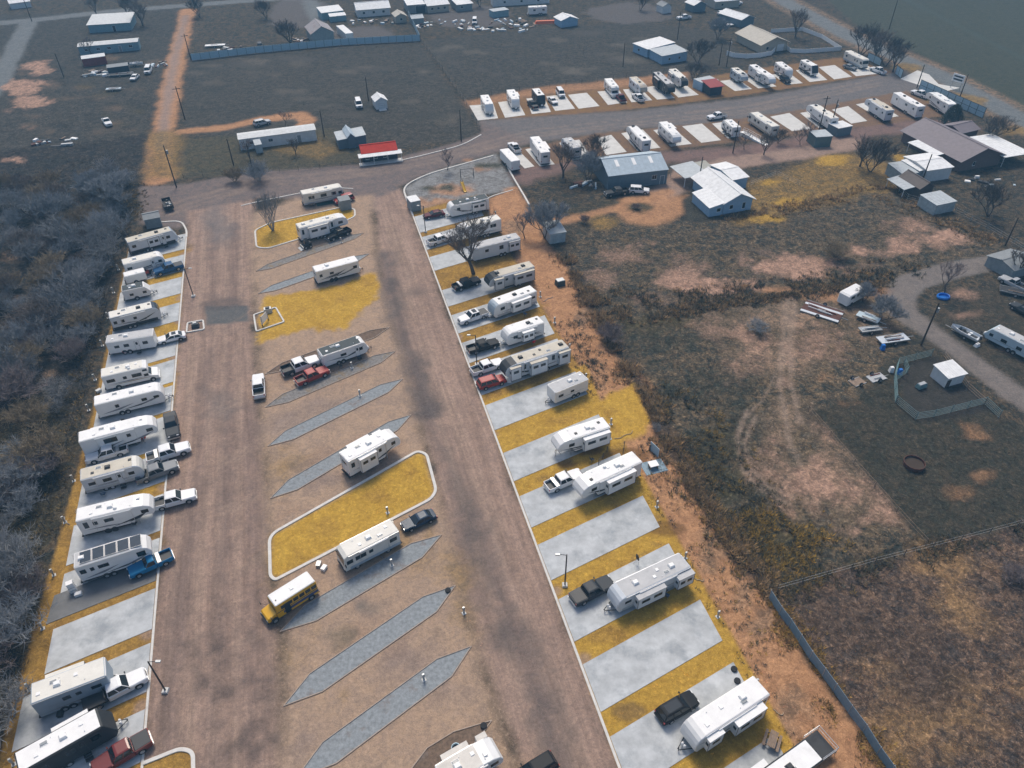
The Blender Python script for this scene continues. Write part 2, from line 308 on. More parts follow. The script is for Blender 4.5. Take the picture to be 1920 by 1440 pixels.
# park circulation
top_road = [(262, 352), (340, 345), (480, 322), (690, 308), (850, 270), (905, 248), (898, 226), (1180, 208), (1400, 185), (1640, 142), (1690, 128), (1740, 168), (1560, 203), (1330, 236), (1190, 240), (1000, 268), (935, 284), (805, 322), (752, 350), (760, 380), (740, 420), (660, 372), (480, 372), (355, 420), (330, 430), (262, 420)]
zone(top_road, (.185, .145, .13), (.135, .115, .11), soft=.9, wob=1.6)
zone([(898, 226), (1180, 208), (1400, 185), (1640, 142), (1690, 128), (1740, 168), (1560, 203), (1330, 236), (1190, 240), (1000, 268)], (.165, .15, .145), (.125, .12, .12), soft=2, wob=3, op=.9)
for dx, o in ((-9, .35), (5, .3), (16, .35)): stroke([(300 + dx, 395 + dx / 2), (480, 342 + dx / 2), (700, 320 + dx / 2), (850, 288 + dx / 2), (1000, 248 + dx / 2), (1400, 204 + dx / 2), (1650, 152 + dx / 2)], .9, *PALE, soft=.6, wob=1.5, op=o)
zone([(352, 395), (480, 372), (474, 560), (482, 760), (500, 900), (506, 1100), (526, 1200), (528, 1600), (230, 1600), (265, 1440), (290, 1180), (335, 600)], *DIRT, sm=1.0, soft=1.0, wob=1.6)
zone([(700, 372), (752, 352), (760, 375), (842, 590), (962, 905), (1060, 1160), (1210, 1560), (1020, 1560), (905, 1240), (842, 1000), (806, 860), (765, 700), (716, 540)], *DIRT, sm=1.0, soft=1.0, wob=1.6)
# middle gravel bays
zone([(470, 400), (560, 372), (700, 366), (716, 540), (765, 700), (806, 860), (842, 1000), (905, 1240), (1020, 1560), (520, 1560), (524, 1200), (500, 1000), (488, 780), (474, 560)], *TAN, sm=.15, soft=1.6, wob=2.5)
for q in ((560, 800, 50, 22), (640, 760, 60, 14), (600, 900, 50, 20), (700, 1130, 50, 20), (760, 1250, 60, 30), (840, 1290, 40, 20), (600, 1000, 40, 10), (650, 680, 80, 10), (560, 560, 60, 8), (600, 1380, 40, 20), (900, 1130, 12, 12), (720, 900, 40, 16)): blob(*q, (.245, .19, .165), (.205, .155, .13), soft=3, wob=9, op=.75)
for q in ((530, 880, 30, 40), (860, 1080, 18, 30), (540, 1230, 22, 30), (900, 1380, 30, 30), (770, 1050, 30, 16), (620, 1300, 40, 14), (520, 1060, 18, 30), (870, 1160, 16, 24), (690, 1000, 60, 12), (560, 1150, 20, 18)): blob(*q, *OCHRE, soft=3, wob=8, op=.55)
for q in ((600, 700, 90, 18), (700, 830, 20, 16), (560, 960, 30, 10), (690, 1190, 40, 18), (640, 860, 30, 12)): blob(*q, (.235, .14, .092), (.20, .125, .09), soft=3, wob=8, op=.5)
blob(692, 1138, 24, 8, (.12, .118, .11), (.15, .135, .115), wob=2); blob(640, 1190, 30, 20, (.17, .14, .10), (.14, .12, .09), wob=5, op=.7)
blob(745, 662, 30, 10, *PALE, wob=4, op=.8); blob(745, 570, 12, 24, *PALE, wob=4, op=.8)
# tyre lanes, damp patches, the asphalt patch
for x0, x1, wd, o in ((392, 300, 1.0, .35), (420, 352, .9, .4), (432, 400, 1.3, .35), (452, 440, .8, .3), (405, 330, .6, .3)): stroke([(x0, 400), ((x0 * 2 + x1) / 3, 650), (x1 * .5 + x0 * .5, 900), (x1, 1440)], wd, *PALE, sm=.8, soft=.7, wob=1.5, op=o)
for x0, x1, wd, o in ((718, 1030, 1.1, .35), (735, 1080, .8, .35), (728, 1010, 1.0, .3), (748, 1100, .7, .25)): stroke([(x0, 400), (x0 + 60, 650), (x0 * .45 + x1 * .55, 1000), (x1, 1440)], wd, *PALE, sm=.8, soft=.7, wob=1.5, op=o)
for pl in ([(400, 420), (395, 640), (370, 900), (330, 1200), (310, 1440)], [(440, 420), (430, 640), (425, 900), (400, 1440)], [(470, 760), (480, 1000), (470, 1440)]): stroke(pl, 1.6, (.13, .095, .085), (.11, .085, .08), sm=.8, soft=1.2, wob=3, op=.5)
stroke([(722, 480), (740, 560), (762, 640), (786, 700), (802, 770)], 3.2, *DAMP, sm=.4, soft=1.8, wob=4, op=.85); stroke([(800, 780), (832, 850), (864, 930), (900, 1020), (950, 1150), (1005, 1300), (1050, 1440)], 2.6, *DAMP, sm=.4, soft=1.8, wob=4, op=.6)
for q in ((782, 548, 16, 10), (738, 520, 16, 30), (880, 1000, 14, 40), (940, 1150, 20, 60), (1010, 1330, 36, 60), (1000, 1230, 20, 40)): blob(*q, *DAMP, soft=2, wob=5, op=.55)
for q in ((480, 1195, 30, 22), (372, 1250, 18, 45), (432, 1292, 26, 22), (495, 1330, 28, 60), (450, 1400, 60, 26), (420, 1240, 12, 20), (500, 1270, 18, 40)): blob(*q, (.075, .062, .058), (.10, .08, .07), soft=2, wob=6, op=.75)
zone([(386, 576), (465, 572), (470, 604), (385, 610)], (.105, .108, .108), (.13, .125, .12), soft=.4, wob=1.0); blob(420, 570, 40, 8, *DAMP, wob=4, op=.5)
blob(405, 420, 24, 40, (.16, .15, .15), (.14, .13, .13), soft=3, wob=5, op=.7); blob(408, 760, 30, 26, (.15, .135, .13), (.13, .12, .115), soft=3, wob=5, op=.6)
for x, y in ((505, 545), (510, 690), (512, 790), (520, 880), (530, 1000), (545, 1130), (560, 1260), (580, 1390)):
    for o_ in (0, 11): stroke([(x - 105, y + 75 + o_), (x - 60, y + 55 + o_), (x - 10, y + 22 + o_), (x + 60, y - 18 + o_), (x + 150, y - 62 + o_)], .45, *PALE, soft=.5, wob=1.0, op=.35)
# playground gravel, bare soil behind the right bays, grass margins
zone([(757, 352), (805, 324), (930, 288), (962, 345), (965, 356), (842, 376), (775, 398)], *GRAV, veg=.05, amp=.03, soft=.6, wob=.6)
for q in ((850, 355, 45, 12), (905, 318, 20, 6), (790, 380, 18, 8), (880, 300, 12, 4), (830, 378, 20, 6)): blob(*q, *SOIL, wob=5, op=.75)
for q in ((800, 352, 14, 5), (842, 352, 14, 6), (915, 310, 26, 6)): blob(*q, (.06, .065, .05), (.10, .09, .06), veg=.7, amp=.06, wob=3)
zone([(915, 372), (965, 352), (1000, 400), (1012, 440), (1068, 500), (1100, 560), (1160, 660), (1215, 722), (1260, 830), (1340, 960), (1440, 1110), (1560, 1290), (1650, 1440), (1700, 1560), (1480, 1560), (1440, 1400), (1350, 1230), (1290, 1085), (1222, 960), (1176, 850), (1080, 690), (1030, 615), (990, 530), (950, 455), (910, 395)], *SOIL, veg=.12, amp=.03, soft=1.2, wob=3)
for q in ((960, 430, 24, 20), (1130, 690, 16, 30), (1090, 590, 14, 20), (1270, 920, 20, 30), (1330, 1040, 20, 40), (1430, 1180, 30, 40), (1480, 1330, 30, 40), (1395, 1110, 22, 30)): blob(*q, *STUB, veg=.3, wob=6, op=.6)
stroke([(1062, 480), (1110, 570), (1175, 690), (1235, 790), (1310, 920), (1400, 1050), (1445, 1112)], 2.4, (.028, .03, .028), (.07, .052, .034), veg=.9, amp=.1, soft=.8, wob=2.5, op=.9)  # fence-line brush, with the plants' shadow painted into the dark ground colour
# gold lawns
GRASS = [[(500, 552), (640, 535), (705, 512), (712, 540), (690, 575), (640, 610), (570, 622), (480, 650), (478, 600)],
         [(508, 1003), (784, 848), (797, 852), (814, 918), (806, 934), (518, 1084), (508, 1078)],
         [(1062, 778), (1186, 718), (1220, 782), (1208, 812), (1150, 838), (1090, 830)]]
for g in GRASS: zone(g, *GOLD, veg=.12, amp=.015, soft=.6, wob=(3.5, .6, 2.0)[GRASS.index(g)])
for q in ((560, 585, 20, 5), (640, 560, 14, 4), (520, 625, 18, 5), (600, 610, 16, 4), (690, 530, 10, 5), (1130, 770, 20, 6), (1180, 790, 12, 6), (600, 990, 16, 5), (700, 930, 20, 6), (560, 1040, 10, 6), (770, 890, 8, 10)): blob(*q, *GBRN, veg=.2, wob=5, soft=1.5, op=.6)
zone([(480, 428), (505, 418), (640, 388), (662, 394), (664, 406), (648, 414), (555, 450), (500, 466), (482, 464)], *GOLD, veg=.25, amp=.02, soft=.3, wob=.3)
zone([(270, 1432), (340, 1405), (362, 1412), (364, 1500), (200, 1560)], *GBRN, veg=.2, soft=.3, wob=.3)
blob(600, 430, 30, 8, *TAN, wob=4, op=.6)
# the two belts of bays: grass between the slabs
RD = Vector((32.0, -118.1)).normalized(); R0 = Vector((9.9, 36.7)); LD = Vector((-33.0, 114.8)).normalized(); L0 = Vector((-38.9, 34.6)); BAY = Vector((math.cos(R(29.2)), math.sin(R(29.2))))
rp = lambda t, s=0.0: R0 + RD * t + BAY * s
lp = lambda t, s=0.0: L0 + LD * t - BAY * s
zone([rp(-125), rp(14), rp(14, 19.0), rp(-8, 19.2), rp(-50, 19.0), rp(-70, 18.0), rp(-125, 17.0)], *GBRN, veg=.12, amp=.0, soft=.25, wob=.25, world=True)
zone([rp(-56), rp(14), rp(14, 19.0), rp(-44, 18.8), rp(-56, 20)], *GOLD, veg=.12, amp=.0, soft=.25, wob=.25, op=.8, world=True)
zone([lp(-14), lp(118), lp(118, 12.0), lp(60, 12.6), lp(-14, 16.0)], *GBRN, veg=.12, amp=.0, soft=.25, wob=.25, world=True)
zone([lp(40), lp(112), lp(112, 9.0), lp(40, 9.0)], *GOLD, veg=.1, soft=.4, wob=.8, op=.7, world=True)
for t, s, rx in ((-15, 14, 1.4), (-38, 13, 1.5), (-16, 10, 1.0), (-30, 12, 1.2), (-37, 9, .8), (-4, 13, 1.0), (-20, 18, 2.0), (-34, 18, 2.2)):
    c = rp(t, s); P = [(c.x + rx * 1.6 * math.cos(k), c.y + rx * .7 * math.sin(k)) for k in np.arange(0, 6.28, .5)]
    zone(P, (.12, .06, .025), (.15, .08, .03), soft=.4, wob=1.5, op=.7, world=True)
rw = random.Random(23)
for k in range(90):                     # worn and browned spots in the mown strips
    c = rp(rw.uniform(-122, 12), rw.uniform(.3, 19)) if k % 3 else lp(rw.uniform(-5, 115), rw.uniform(.3, 12)); rx = rw.uniform(.5, 1.6)
    zone([(c.x + rx * 1.5 * math.cos(a), c.y + rx * .7 * math.sin(a)) for a in np.arange(0, 6.28, .6)], *(GBRN if k % 2 else ((.20, .125, .05), (.15, .10, .05))), veg=.2, soft=.5, wob=1.6, op=rw.uniform(.3, .75), world=True)
for k in range(60):                     # soil and gravel tracked over the lane-side ends
    c = rp(rw.uniform(-122, 12), rw.uniform(-.2, .9)) if k % 2 else lp(rw.uniform(-5, 115), rw.uniform(-.2, .8)); rx = rw.uniform(.4, 1.0)
    zone([(c.x + rx * math.cos(a), c.y + rx * math.sin(a)) for a in np.arange(0, 6.28, .7)], *DIRT, soft=.4, wob=1.2, op=.7, world=True)
# far bays belts
zone([(880, 200), (1000, 180), (1290, 150), (1420, 128), (1575, 108), (1680, 135), (1400, 178), (1180, 206), (905, 225)], (.22, .13, .05), (.18, .105, .06), soft=.5, wob=1.2)
zone([(955, 282), (1120, 250), (1330, 230), (1500, 206), (1700, 170), (1790, 215), (1600, 240), (1380, 266), (1260, 280), (1000, 312)], (.20, .125, .07), (.15, .10, .075), soft=.5, wob=1.2)
zone([(870, 190), (1000, 165), (1290, 135), (1290, 150), (1000, 180), (880, 200)], *SOIL, soft=1.5, wob=2, op=.8)

pads_keepout = []
Z = (AMP * (fbm(GX, GY, 1.3, 31, 3) * 1.6 + fbm(GX, GY, 5.0, 41, 2))).clip(-.05, .3)
me = bpy.data.meshes.new('ground'); me.vertices.add(NP); me.vertices.foreach_set('co', np.stack([GX, GY, Z], 1).ravel())
ii = (np.arange(NV - 1)[:, None] * NU + np.arange(NU - 1)[None, :]).ravel(); nf = len(ii)
quads = np.stack([ii, ii + 1, ii + NU + 1, ii + NU], 1)
me.loops.add(nf * 4); me.loops.foreach_set('vertex_index', quads.ravel()); me.polygons.add(nf)
me.polygons.foreach_set('loop_start', np.arange(0, nf * 4, 4)); me.polygons.foreach_set('loop_total', np.full(nf, 4)); me.update(); me.validate()
for nm, c, al in (('col_a', CA, VEG), ('col_b', CB, SM)):
    at = me.attributes.new(nm, 'FLOAT_COLOR', 'POINT'); at.data.foreach_set('color', np.concatenate([c, al[:, None]], 1).ravel().astype(np.float32))
me.polygons.foreach_set('use_smooth', np.ones(nf, bool))
def ground_mat():
    m = bpy.data.materials.new('earth'); m.use_nodes = True; n = m.node_tree.nodes; l = m.node_tree.links; b = n['Principled BSDF']
    b.inputs['Roughness'].default_value = .95; b.inputs['Specular IOR Level'].default_value = .15
    aa = n.new('ShaderNodeAttribute'); aa.attribute_name = 'col_a'; ab = n.new('ShaderNodeAttribute'); ab.attribute_name = 'col_b'
    tc = n.new('ShaderNodeTexCoord')
    def noise(sc, det, ro=.65, dist=0.0):
        k = n.new('ShaderNodeTexNoise'); k.inputs['Scale'].default_value = sc; k.inputs['Detail'].default_value = det; k.inputs['Roughness'].default_value = ro; k.inputs['Distortion'].default_value = dist
        l.new(tc.outputs['Object'], k.inputs['Vector']); return k.outputs[0]
    def rng(s, a, bb, c=0., d=1.):
        k = n.new('ShaderNodeMapRange'); k.inputs[1].default_value = a; k.inputs[2].default_value = bb; k.inputs[3].default_value = c; k.inputs[4].default_value = d; l.new(s, k.inputs[0]); return k.outputs[0]
    big = noise(.55, 10, .8, .8); fine = noise(2.2, 8, .8, .4); grit = noise(8., 4, .8); clump = noise(1.1, 8, .78, 1.2)
    mx = n.new('ShaderNodeMix'); mx.data_type = 'RGBA'; l.new(rng(big, .43, .57), mx.inputs[0]); l.new(aa.outputs['Color'], mx.inputs[6]); l.new(ab.outputs['Color'], mx.inputs[7])
    f1 = rng(fine, .30, .70, .70, 1.28); f2 = rng(grit, .28, .72, .74, 1.24)
    # matted cover: dark hollows and bleached straw where plants grow
    def scaled(x, lo):
        k = n.new('ShaderNodeMath'); k.operation = 'MULTIPLY'; l.new(x, k.inputs[0]); l.new(aa.outputs['Alpha'], k.inputs[1])
        q = n.new('ShaderNodeMapRange'); q.inputs[3].default_value = 1.0; q.inputs[4].default_value = lo; l.new(k.outputs[0], q.inputs[0]); return q.outputs[0]
    dk = scaled(rng(clump, .53, .46), .34); lt = scaled(rng(fine, .53, .61), 2.1)
    mm = n.new('ShaderNodeMath'); mm.operation = 'MULTIPLY'; l.new(f1, mm.inputs[0]); l.new(f2, mm.inputs[1])
    # wheel-worn streaks that run along the two lanes
    mp = n.new('ShaderNodeMapping'); mp.vector_type = 'TEXTURE'; mp.inputs['Rotation'].default_value = (0, 0, R(15.6)); mp.inputs['Scale'].default_value = (1.0, 22, 1); l.new(tc.outputs['Object'], mp.inputs[0])
    st = n.new('ShaderNodeTexNoise'); st.inputs['Scale'].default_value = 1.0; st.inputs['Detail'].default_value = 7; st.inputs['Roughness'].default_value = .75; l.new(mp.outputs[0], st.inputs['Vector'])
    sv = n.new('ShaderNodeMix'); sv.data_type = 'FLOAT'; l.new(ab.outputs['Alpha'], sv.inputs[0]); sv.inputs[2].default_value = 1.0; l.new(rng(st.outputs[0], .36, .64, .78, 1.2), sv.inputs[3])
    for z_ in (dk, lt, sv.outputs[0]):
        m2 = n.new('ShaderNodeMath'); m2.operation = 'MULTIPLY'; l.new(mm.outputs[0], m2.inputs[0]); l.new(z_, m2.inputs[1]); mm = m2
    sc = n.new('ShaderNodeVectorMath'); sc.operation = 'SCALE'; l.new(mx.outputs[2], sc.inputs[0]); l.new(mm.outputs[0], sc.inputs['Scale']); l.new(sc.outputs[0], b.inputs['Base Color'])
    ad = n.new('ShaderNodeMath'); ad.operation = 'ADD'; l.new(fine, ad.inputs[0]); l.new(big, ad.inputs[1])
    bp = n.new('ShaderNodeBump'); bp.inputs['Strength'].default_value = .7; bp.inputs['Distance'].default_value = .15; l.new(ad.outputs[0], bp.inputs['Height']); l.new(bp.outputs[0], b.inputs['Normal'])
    return m
me.materials.append(ground_mat())
ground = bpy.data.objects.new('ground', me); COL.objects.link(ground); tag(ground, kind='structure')

# ---------------------------------------------------------------- concrete bays, kerbs, gravel strips
CONC = mat('concrete', (.455, .475, .485), .85, var=.26, scale=.45, dirt=((.24, .265, .285), .27, .5, .8))
CONC2 = mat('concrete_pale', (.58, .575, .55), .85, var=.14, scale=.6, dirt=((.34, .34, .33), .3, .6, .6))
CONCW = mat('concrete_stained', (.13, .135, .14), .6, var=.25, scale=.5, dirt=((.33, .33, .33), .3, .62, .8))
KERB = mat('kerb_concrete', (.60, .585, .55), .85, var=.15, scale=1.2, dirt=((.35, .30, .25), .8, .6, .6))
def slab(P, z=.06, m=CONC, name='concrete_pad'):
    b = MB(); n = len(P); A = sum(P[k][0] * P[(k + 1) % n][1] - P[(k + 1) % n][0] * P[k][1] for k in range(n))
    if A < 0: P = P[::-1]
    b.loft([[(p[0], p[1], -.05) for p in P], [(p[0], p[1], z - .015) for p in P], [(p[0], p[1], z) for p in P]])
    return tag(b.build(name, m), kind='structure')
rows_r = [(-122.3, -114.6), (-112.5, -106.8), (-103.6, -98.0), (-90.4, -84.5), (-81.5, -75.5), (-72.5, -66.5), (-64.9, -57.7), (-55.1, -49.1), (-43.9, -38.0), (-35.0, -29.2), (-26.2, -20.4), (-17.5, -11.5), (-8.5, -2.7), (0.1, 5.9), (8.8, 14.8)]
lens_r = [16, 16.5, 16.5, 17, 17.5, 17.5, 17.5, 17.5, 17.5, 17.5, 17.5, 17.5, 17.6, 17.5, 17.5]
for (t0, t1), s in zip(rows_r, lens_r):
    slab([rp(t0, .22), rp(t1, .22), rp(t1, s), rp(t0, s)])
rows_l = [(110.9, 118.0), (101.8, 108.5), (92.9, 99.3), (83.3, 89.6), (72.2, 79.7), (64.7, 71.1), (57.2, 63.7), (48.8, 56.1), (41.2, 47.6), (31.8, 38.7), (24.7, 30.5), (16.2, 22.2), (8.0, 14.3), (0.0, 5.9), (-9, -2.2)]
for k, (t0, t1) in enumerate(rows_l):
    s = 11.9 + (1.8 if k > 11 else 0)
    slab([lp(t0, .2), lp(t1, .2), lp(t1, s), lp(t0, s)])
c0 = [lp(22.35, .3), lp(24.55, .3), lp(24.55, 12.9), lp(22.35, 12.9)]
slab([lp(23.4, .25), lp(27.5, .25), lp(27.5, 12.6), lp(23.4, 12.9)], .066, CONCW, 'stained_concrete_pad')
def kerb(pts, wd=.32, h=.12, m=None, name='kerb', z0=-.05):
    """kerb swept along a ground polyline"""
    P = [Vector((p[0], p[1])) for p in pts]; rings = []
    for k, p in enumerate(P):
        a = P[max(k - 1, 0)]; c = P[min(k + 1, len(P) - 1)]; d = (c - a).normalized(); nn = Vector((-d.y, d.x)) * wd / 2
        l_, r_ = p + nn, p - nn; li = p + nn * .8; ri = p - nn * .8
        rings.append([(r_.x, r_.y, z0), (l_.x, l_.y, z0), (l_.x, l_.y, h - .02), (li.x, li.y, h), (ri.x, ri.y, h), (r_.x, r_.y, h - .02)])
    return tag(MB().loft(rings).build(name, m or KERB), kind='structure')
def rounded(px, r=1.2, closed=False, n=5):
    P = [W(*p).xy for p in px]; out = []; N = len(P)
    for k in range(N):
        if not closed and k in (0, N - 1): out.append(P[k]); continue
        a, p, c = P[k - 1], P[k], P[(k + 1) % N]; d1 = (a - p); d2 = (c - p); q = min(r, d1.length * .45, d2.length * .45)
        s0 = p + d1.normalized() * q; s1 = p + d2.normalized() * q
        for j in range(n + 1):
            t = j / n; out.append(s0 * (1 - t) ** 2 + p * 2 * t * (1 - t) + s1 * t * t)
    if closed: out.append(out[0])
    return out
kerb([rp(-126.5), rp(15)], .3, .07); kerb([lp(-2), lp(117)], .28, .07)
kerb(rounded([(925, 292), (800, 327), (754, 350), (768, 388), (774, 404)], 5, n=8), .4, .15)
kerb(rounded([(902, 253), (868, 272), (800, 290), (748, 302)], 4), .35, .15)
kerb(rounded([(938, 285), (960, 330), (985, 372), (992, 385)], 2), .4, .3, name='low_wall')
kerb(rounded([(962, 356), (925, 367), (914, 372)], 1), .3, .1)
kerb(rounded([(478, 432), (507, 418), (645, 388), (665, 392), (666, 406), (648, 414), (562, 448), (502, 466), (481, 464)], 1.0, True), .35, .14)
kerb(rounded([(505, 1004), (783, 846), (800, 852), (818, 920), (808, 936), (516, 1088), (507, 1080)], 1.4, True), .42, .14)
kerb(rounded([(268, 1432), (338, 1404), (362, 1410), (364, 1500)], 2.2, n=8), .42, .14)
kerb(rounded([(283, 418), (340, 414), (350, 432), (350, 445)], 2.2, n=8), .38, .14)
kerb(rounded([(452, 386), (486, 378), (520, 371), (565, 362)], 1), .3, .12)
kerb(rounded([(640, 353), (662, 354)], 1), .3, .12)
slab([W(*p).xy for p in ((1688, 148), (1720, 132), (1742, 140), (1760, 158), (1800, 165), (1770, 172), (1730, 162))], .05, CONC2, 'entrance_apron')
for q in ([(1270, 311), (1322, 301), (1338, 315), (1290, 322)],): slab([W(*p).xy for p in q], .1, mat('old_slab', (.36, .36, .32), .9, dirt=((.3, .22, .06), .5, .55, .7)), 'old_foundation_slab')
# gravel-filled hook-up strips edged with boards
GRVL = mat('grey_gravel', (.24, .262, .275), .95, var=.34, scale=2.2, bump=.6, dirt=((.16, .10, .07), .3, .56, .85))
GRVLB = mat('brown_gravel', (.15, .105, .075), .95, var=.45, scale=2.2, bump=.6, dirt=((.20, .20, .20), .38, .6, .7))
GRVLG = mat('weedy_gravel', (.21, .20, .19), .95, var=.45, scale=2.2, bump=.6, dirt=((.25, .15, .03), .3, .52, .9))
BOARD = mat('edging_board', (.36, .29, .235), .85, var=.25, scale=4)
strips = [((460, 534), (672, 439), 2.2, GRVLG), ((484, 551), (693, 476), 2.4, GRVL), ((497, 702), (730, 614), 2.6, GRVLB), ((497, 764), (741, 659), 2.6, GRVLG), ((502, 837), (755, 711), 2.7, GRVL), ((507, 935), (771, 778), 2.7, GRVL), ((525, 1185), (828, 1003), 3.0, GRVL), ((532, 1324), (854, 1098), 3.0, GRVL), ((553, 1462), (884, 1212), 3.0, GRVL), ((750, 1470), (922, 1351), 3.0, GRVLB)]
strips[0] = ((480, 509), (682, 437), 2.2, GRVLG)
for a, b, wd, m in strips:
    A, B = W(*a).xy, W(*b).xy; d = (B - A).normalized(); nn = Vector((-d.y, d.x)) * wd / 2; e = d * wd * 1.35
    P = [A, A + e - nn * .9, B - e - nn, B, B - e + nn * .9, A + e + nn]
    b_ = slab([tuple(p) for p in P], .03, m, 'gravel_strip')
    for k in range(6):
        p, q = P[k], P[(k + 1) % 6]; dd = (q - p).normalized(); o_ = Vector((-dd.y, dd.x)) * .05
        mb = MB(); mb.loft([[(p.x + o_.x, p.y + o_.y, 0), (p.x - o_.x, p.y - o_.y, 0), (p.x - o_.x, p.y - o_.y, .11), (p.x + o_.x, p.y + o_.y, .11)], [(q.x + o_.x, q.y + o_.y, 0), (q.x - o_.x, q.y - o_.y, 0), (q.x - o_.x, q.y - o_.y, .11 + k * .002), (q.x + o_.x, q.y + o_.y, .11 + k * .002)]])
        mb.build('edging_board', BOARD, b_)
# far bays
def farpads(A0, A1, B0, B1, spans, m=CONC2):
    """A = road edge line, B = back line (photo pixels); spans = fractions along"""
    a0, a1, b0, b1 = [W(*q).xy for q in (A0, A1, B0, B1)]
    for s0, s1 in spans: slab([a0.lerp(a1, s0), a0.lerp(a1, s1), b0.lerp(b1, s1), b0.lerp(b1, s0)], .05, m)

def on_pad(X, Y, belt=False):
    """True where a point lies on a concrete bay (or, with belt, on the mown grass between and beside the bays)"""
    m = np.zeros(len(X), bool)
    for D, O, rows, sg, ln in ((RD, R0, rows_r, 1, 17.8), (LD, L0, rows_l, -1, 14.0)):
        bx, by = BAY.x * sg, BAY.y * sg; det = D.x * by - D.y * bx; ex, ey = X - O.x, Y - O.y
        t = (ex * by - ey * bx) / det; s = (D.x * ey - D.y * ex) / det; inr = np.zeros(len(X), bool)
        for t0, t1 in rows: inr |= (t > t0 - .25) & (t < t1 + .25)
        if belt: inr |= (t > min(r[0] for r in rows) - 3) & (t < max(r[1] for r in rows) + 3)
        m |= inr & (s > -.3) & (s < ln)
    if belt:
        P = [W(*q).xy for q in GRASS[2]]; ins = np.zeros(len(X), bool)
        for k in range(len(P)):
            a, b = P[k], P[(k + 1) % len(P)]
            if abs(b.y - a.y) > 1e-9: ins ^= ((a.y > Y) != (b.y > Y)) & (X < (b.x - a.x) * (Y - a.y) / (b.y - a.y) + a.x)
        m |= ins
    return m
# ---------------------------------------------------------------- caravans, motorhomes
WHITE = mat('fibreglass_white', (.74, .74, .73), .35, var=.06, scale=.8, dirt=((.58, .58, .57), .9, .64, .5), spec=.5)
BODY = {'white': WHITE, 'grey': mat('fibreglass_grey', (.42, .43, .44), .35, var=.08, spec=.5), 'cream': mat('fibreglass_cream', (.64, .63, .58), .4, var=.08), 'silver': mat('fibreglass_silver', (.56, .60, .64), .3, var=.06, spec=.5),
        'dark': mat('fibreglass_dark', (.035, .04, .045), .5, var=.1, spec=.2), 'blue': mat('fibreglass_pale_blue', (.46, .56, .62), .4, var=.08), 'tan': mat('fibreglass_tan', (.42, .37, .30), .4, var=.1), 'slate': mat('fibreglass_slate_and_shade', (.33, .40, .46), .4, var=.1)}  # slate also carries the shade painted on one white caravan's sides
ROOF = {'white': mat('roof_white', (.78, .78, .77), .6, var=.08, scale=.9, dirt=((.56, .55, .52), .7, .58, .6)), 'tan': mat('roof_tan', (.54, .50, .415), .7, var=.14, scale=.8, dirt=((.36, .32, .26), .7, .58, .6)),
        'cream': mat('roof_cream', (.70, .68, .62), .65, var=.1, scale=.8, dirt=((.46, .42, .36), .7, .58, .6)), 'grey': mat('roof_grey', (.46, .465, .47), .65, var=.12, scale=.8, dirt=((.62, .62, .62), .6, .58, .7)),
        'dark': mat('roof_dark', (.05, .065, .07), .6, var=.2, spec=.2), 'dirty': mat('roof_dirty', (.62, .59, .54), .7, var=.16, scale=.9, dirt=((.34, .27, .2), .6, .6, .7))}
GLASS = mat('tinted_glass', (.013, .02, .026), .06, var=.1, spec=.55); FRAME = mat('window_frame', (.045, .047, .05), .5); TRIM = mat('black_trim', (.03, .032, .035), .5)
TYRE = mat('tyre_rubber', (.022, .022, .023), .9); HUB = mat('wheel_hub', (.5, .5, .5), .35, .6); CHAS = mat('chassis_and_shade', (.028, .028, .03), .8); PLAST = mat('white_plastic', (.80, .80, .79), .45, var=.05)
DPLAST = mat('dark_plastic', (.035, .037, .04), .5); ALU = mat('aluminium', (.60, .61, .62), .35, .7); RED = mat('tail_light', (.45, .02, .02), .3); LAMP = mat('headlight_glass', (.7, .72, .74), .1, spec=.7); SWG = mat('decal_grey', (.20, .21, .23), .4); SWB = mat('decal_black', (.03, .032, .036), .4)
SWT = mat('decal_tan', (.35, .27, .18), .4); SWBL = mat('decal_blue', (.06, .10, .17), .4); SOLAR = mat('solar_panel', (.02, .035, .055), .2, spec=.45, var=.2); STEEL = mat('galvanised_steel', (.40, .42, .43), .45, .5)
WOODM = mat('weathered_wood', (.26, .19, .14), .85, var=.3, scale=3)
_wh = MB().wheel((0, 0, 0), .37, .24, n=14).mesh('wheel', [TYRE, HUB]); _whw = MB().wheel((0, 0, 0), .36, .22, n=14).mesh('wheel', [TYRE, PLAST])
_ac = MB().tbox(-.38, .38, -.33, .33, 0, .20, .03).tbox(-.35, .35, -.30, .30, .20, .30, .09)
AC = {k: _ac.mesh('air_conditioner', m) for k, m in (('w', PLAST), ('b', DPLAST))}
_vt = MB().tbox(-.22, .22, -.22, .22, 0, .09, .03); VENT = {k: _vt.mesh('roof_vent', m) for k, m in (('w', PLAST), ('b', DPLAST))}
_skl = MB().tbox(-.4, .4, -.26, .26, 0, .06, .03).tbox(-.34, .34, -.2, .2, .06, .13, .06, 1).mesh('skylight', [PLAST, mat('smoked_dome', (.30, .32, .33), .2)])
_dome = MB(); _dome.loft([[(r * math.cos(k * math.pi / 6), r * math.sin(k * math.pi / 6), z) for k in range(12)] for r, z in ((.24, 0), (.24, .12), (.18, .22), (.08, .27))]); DOME = _dome.mesh('satellite_dome', PLAST)

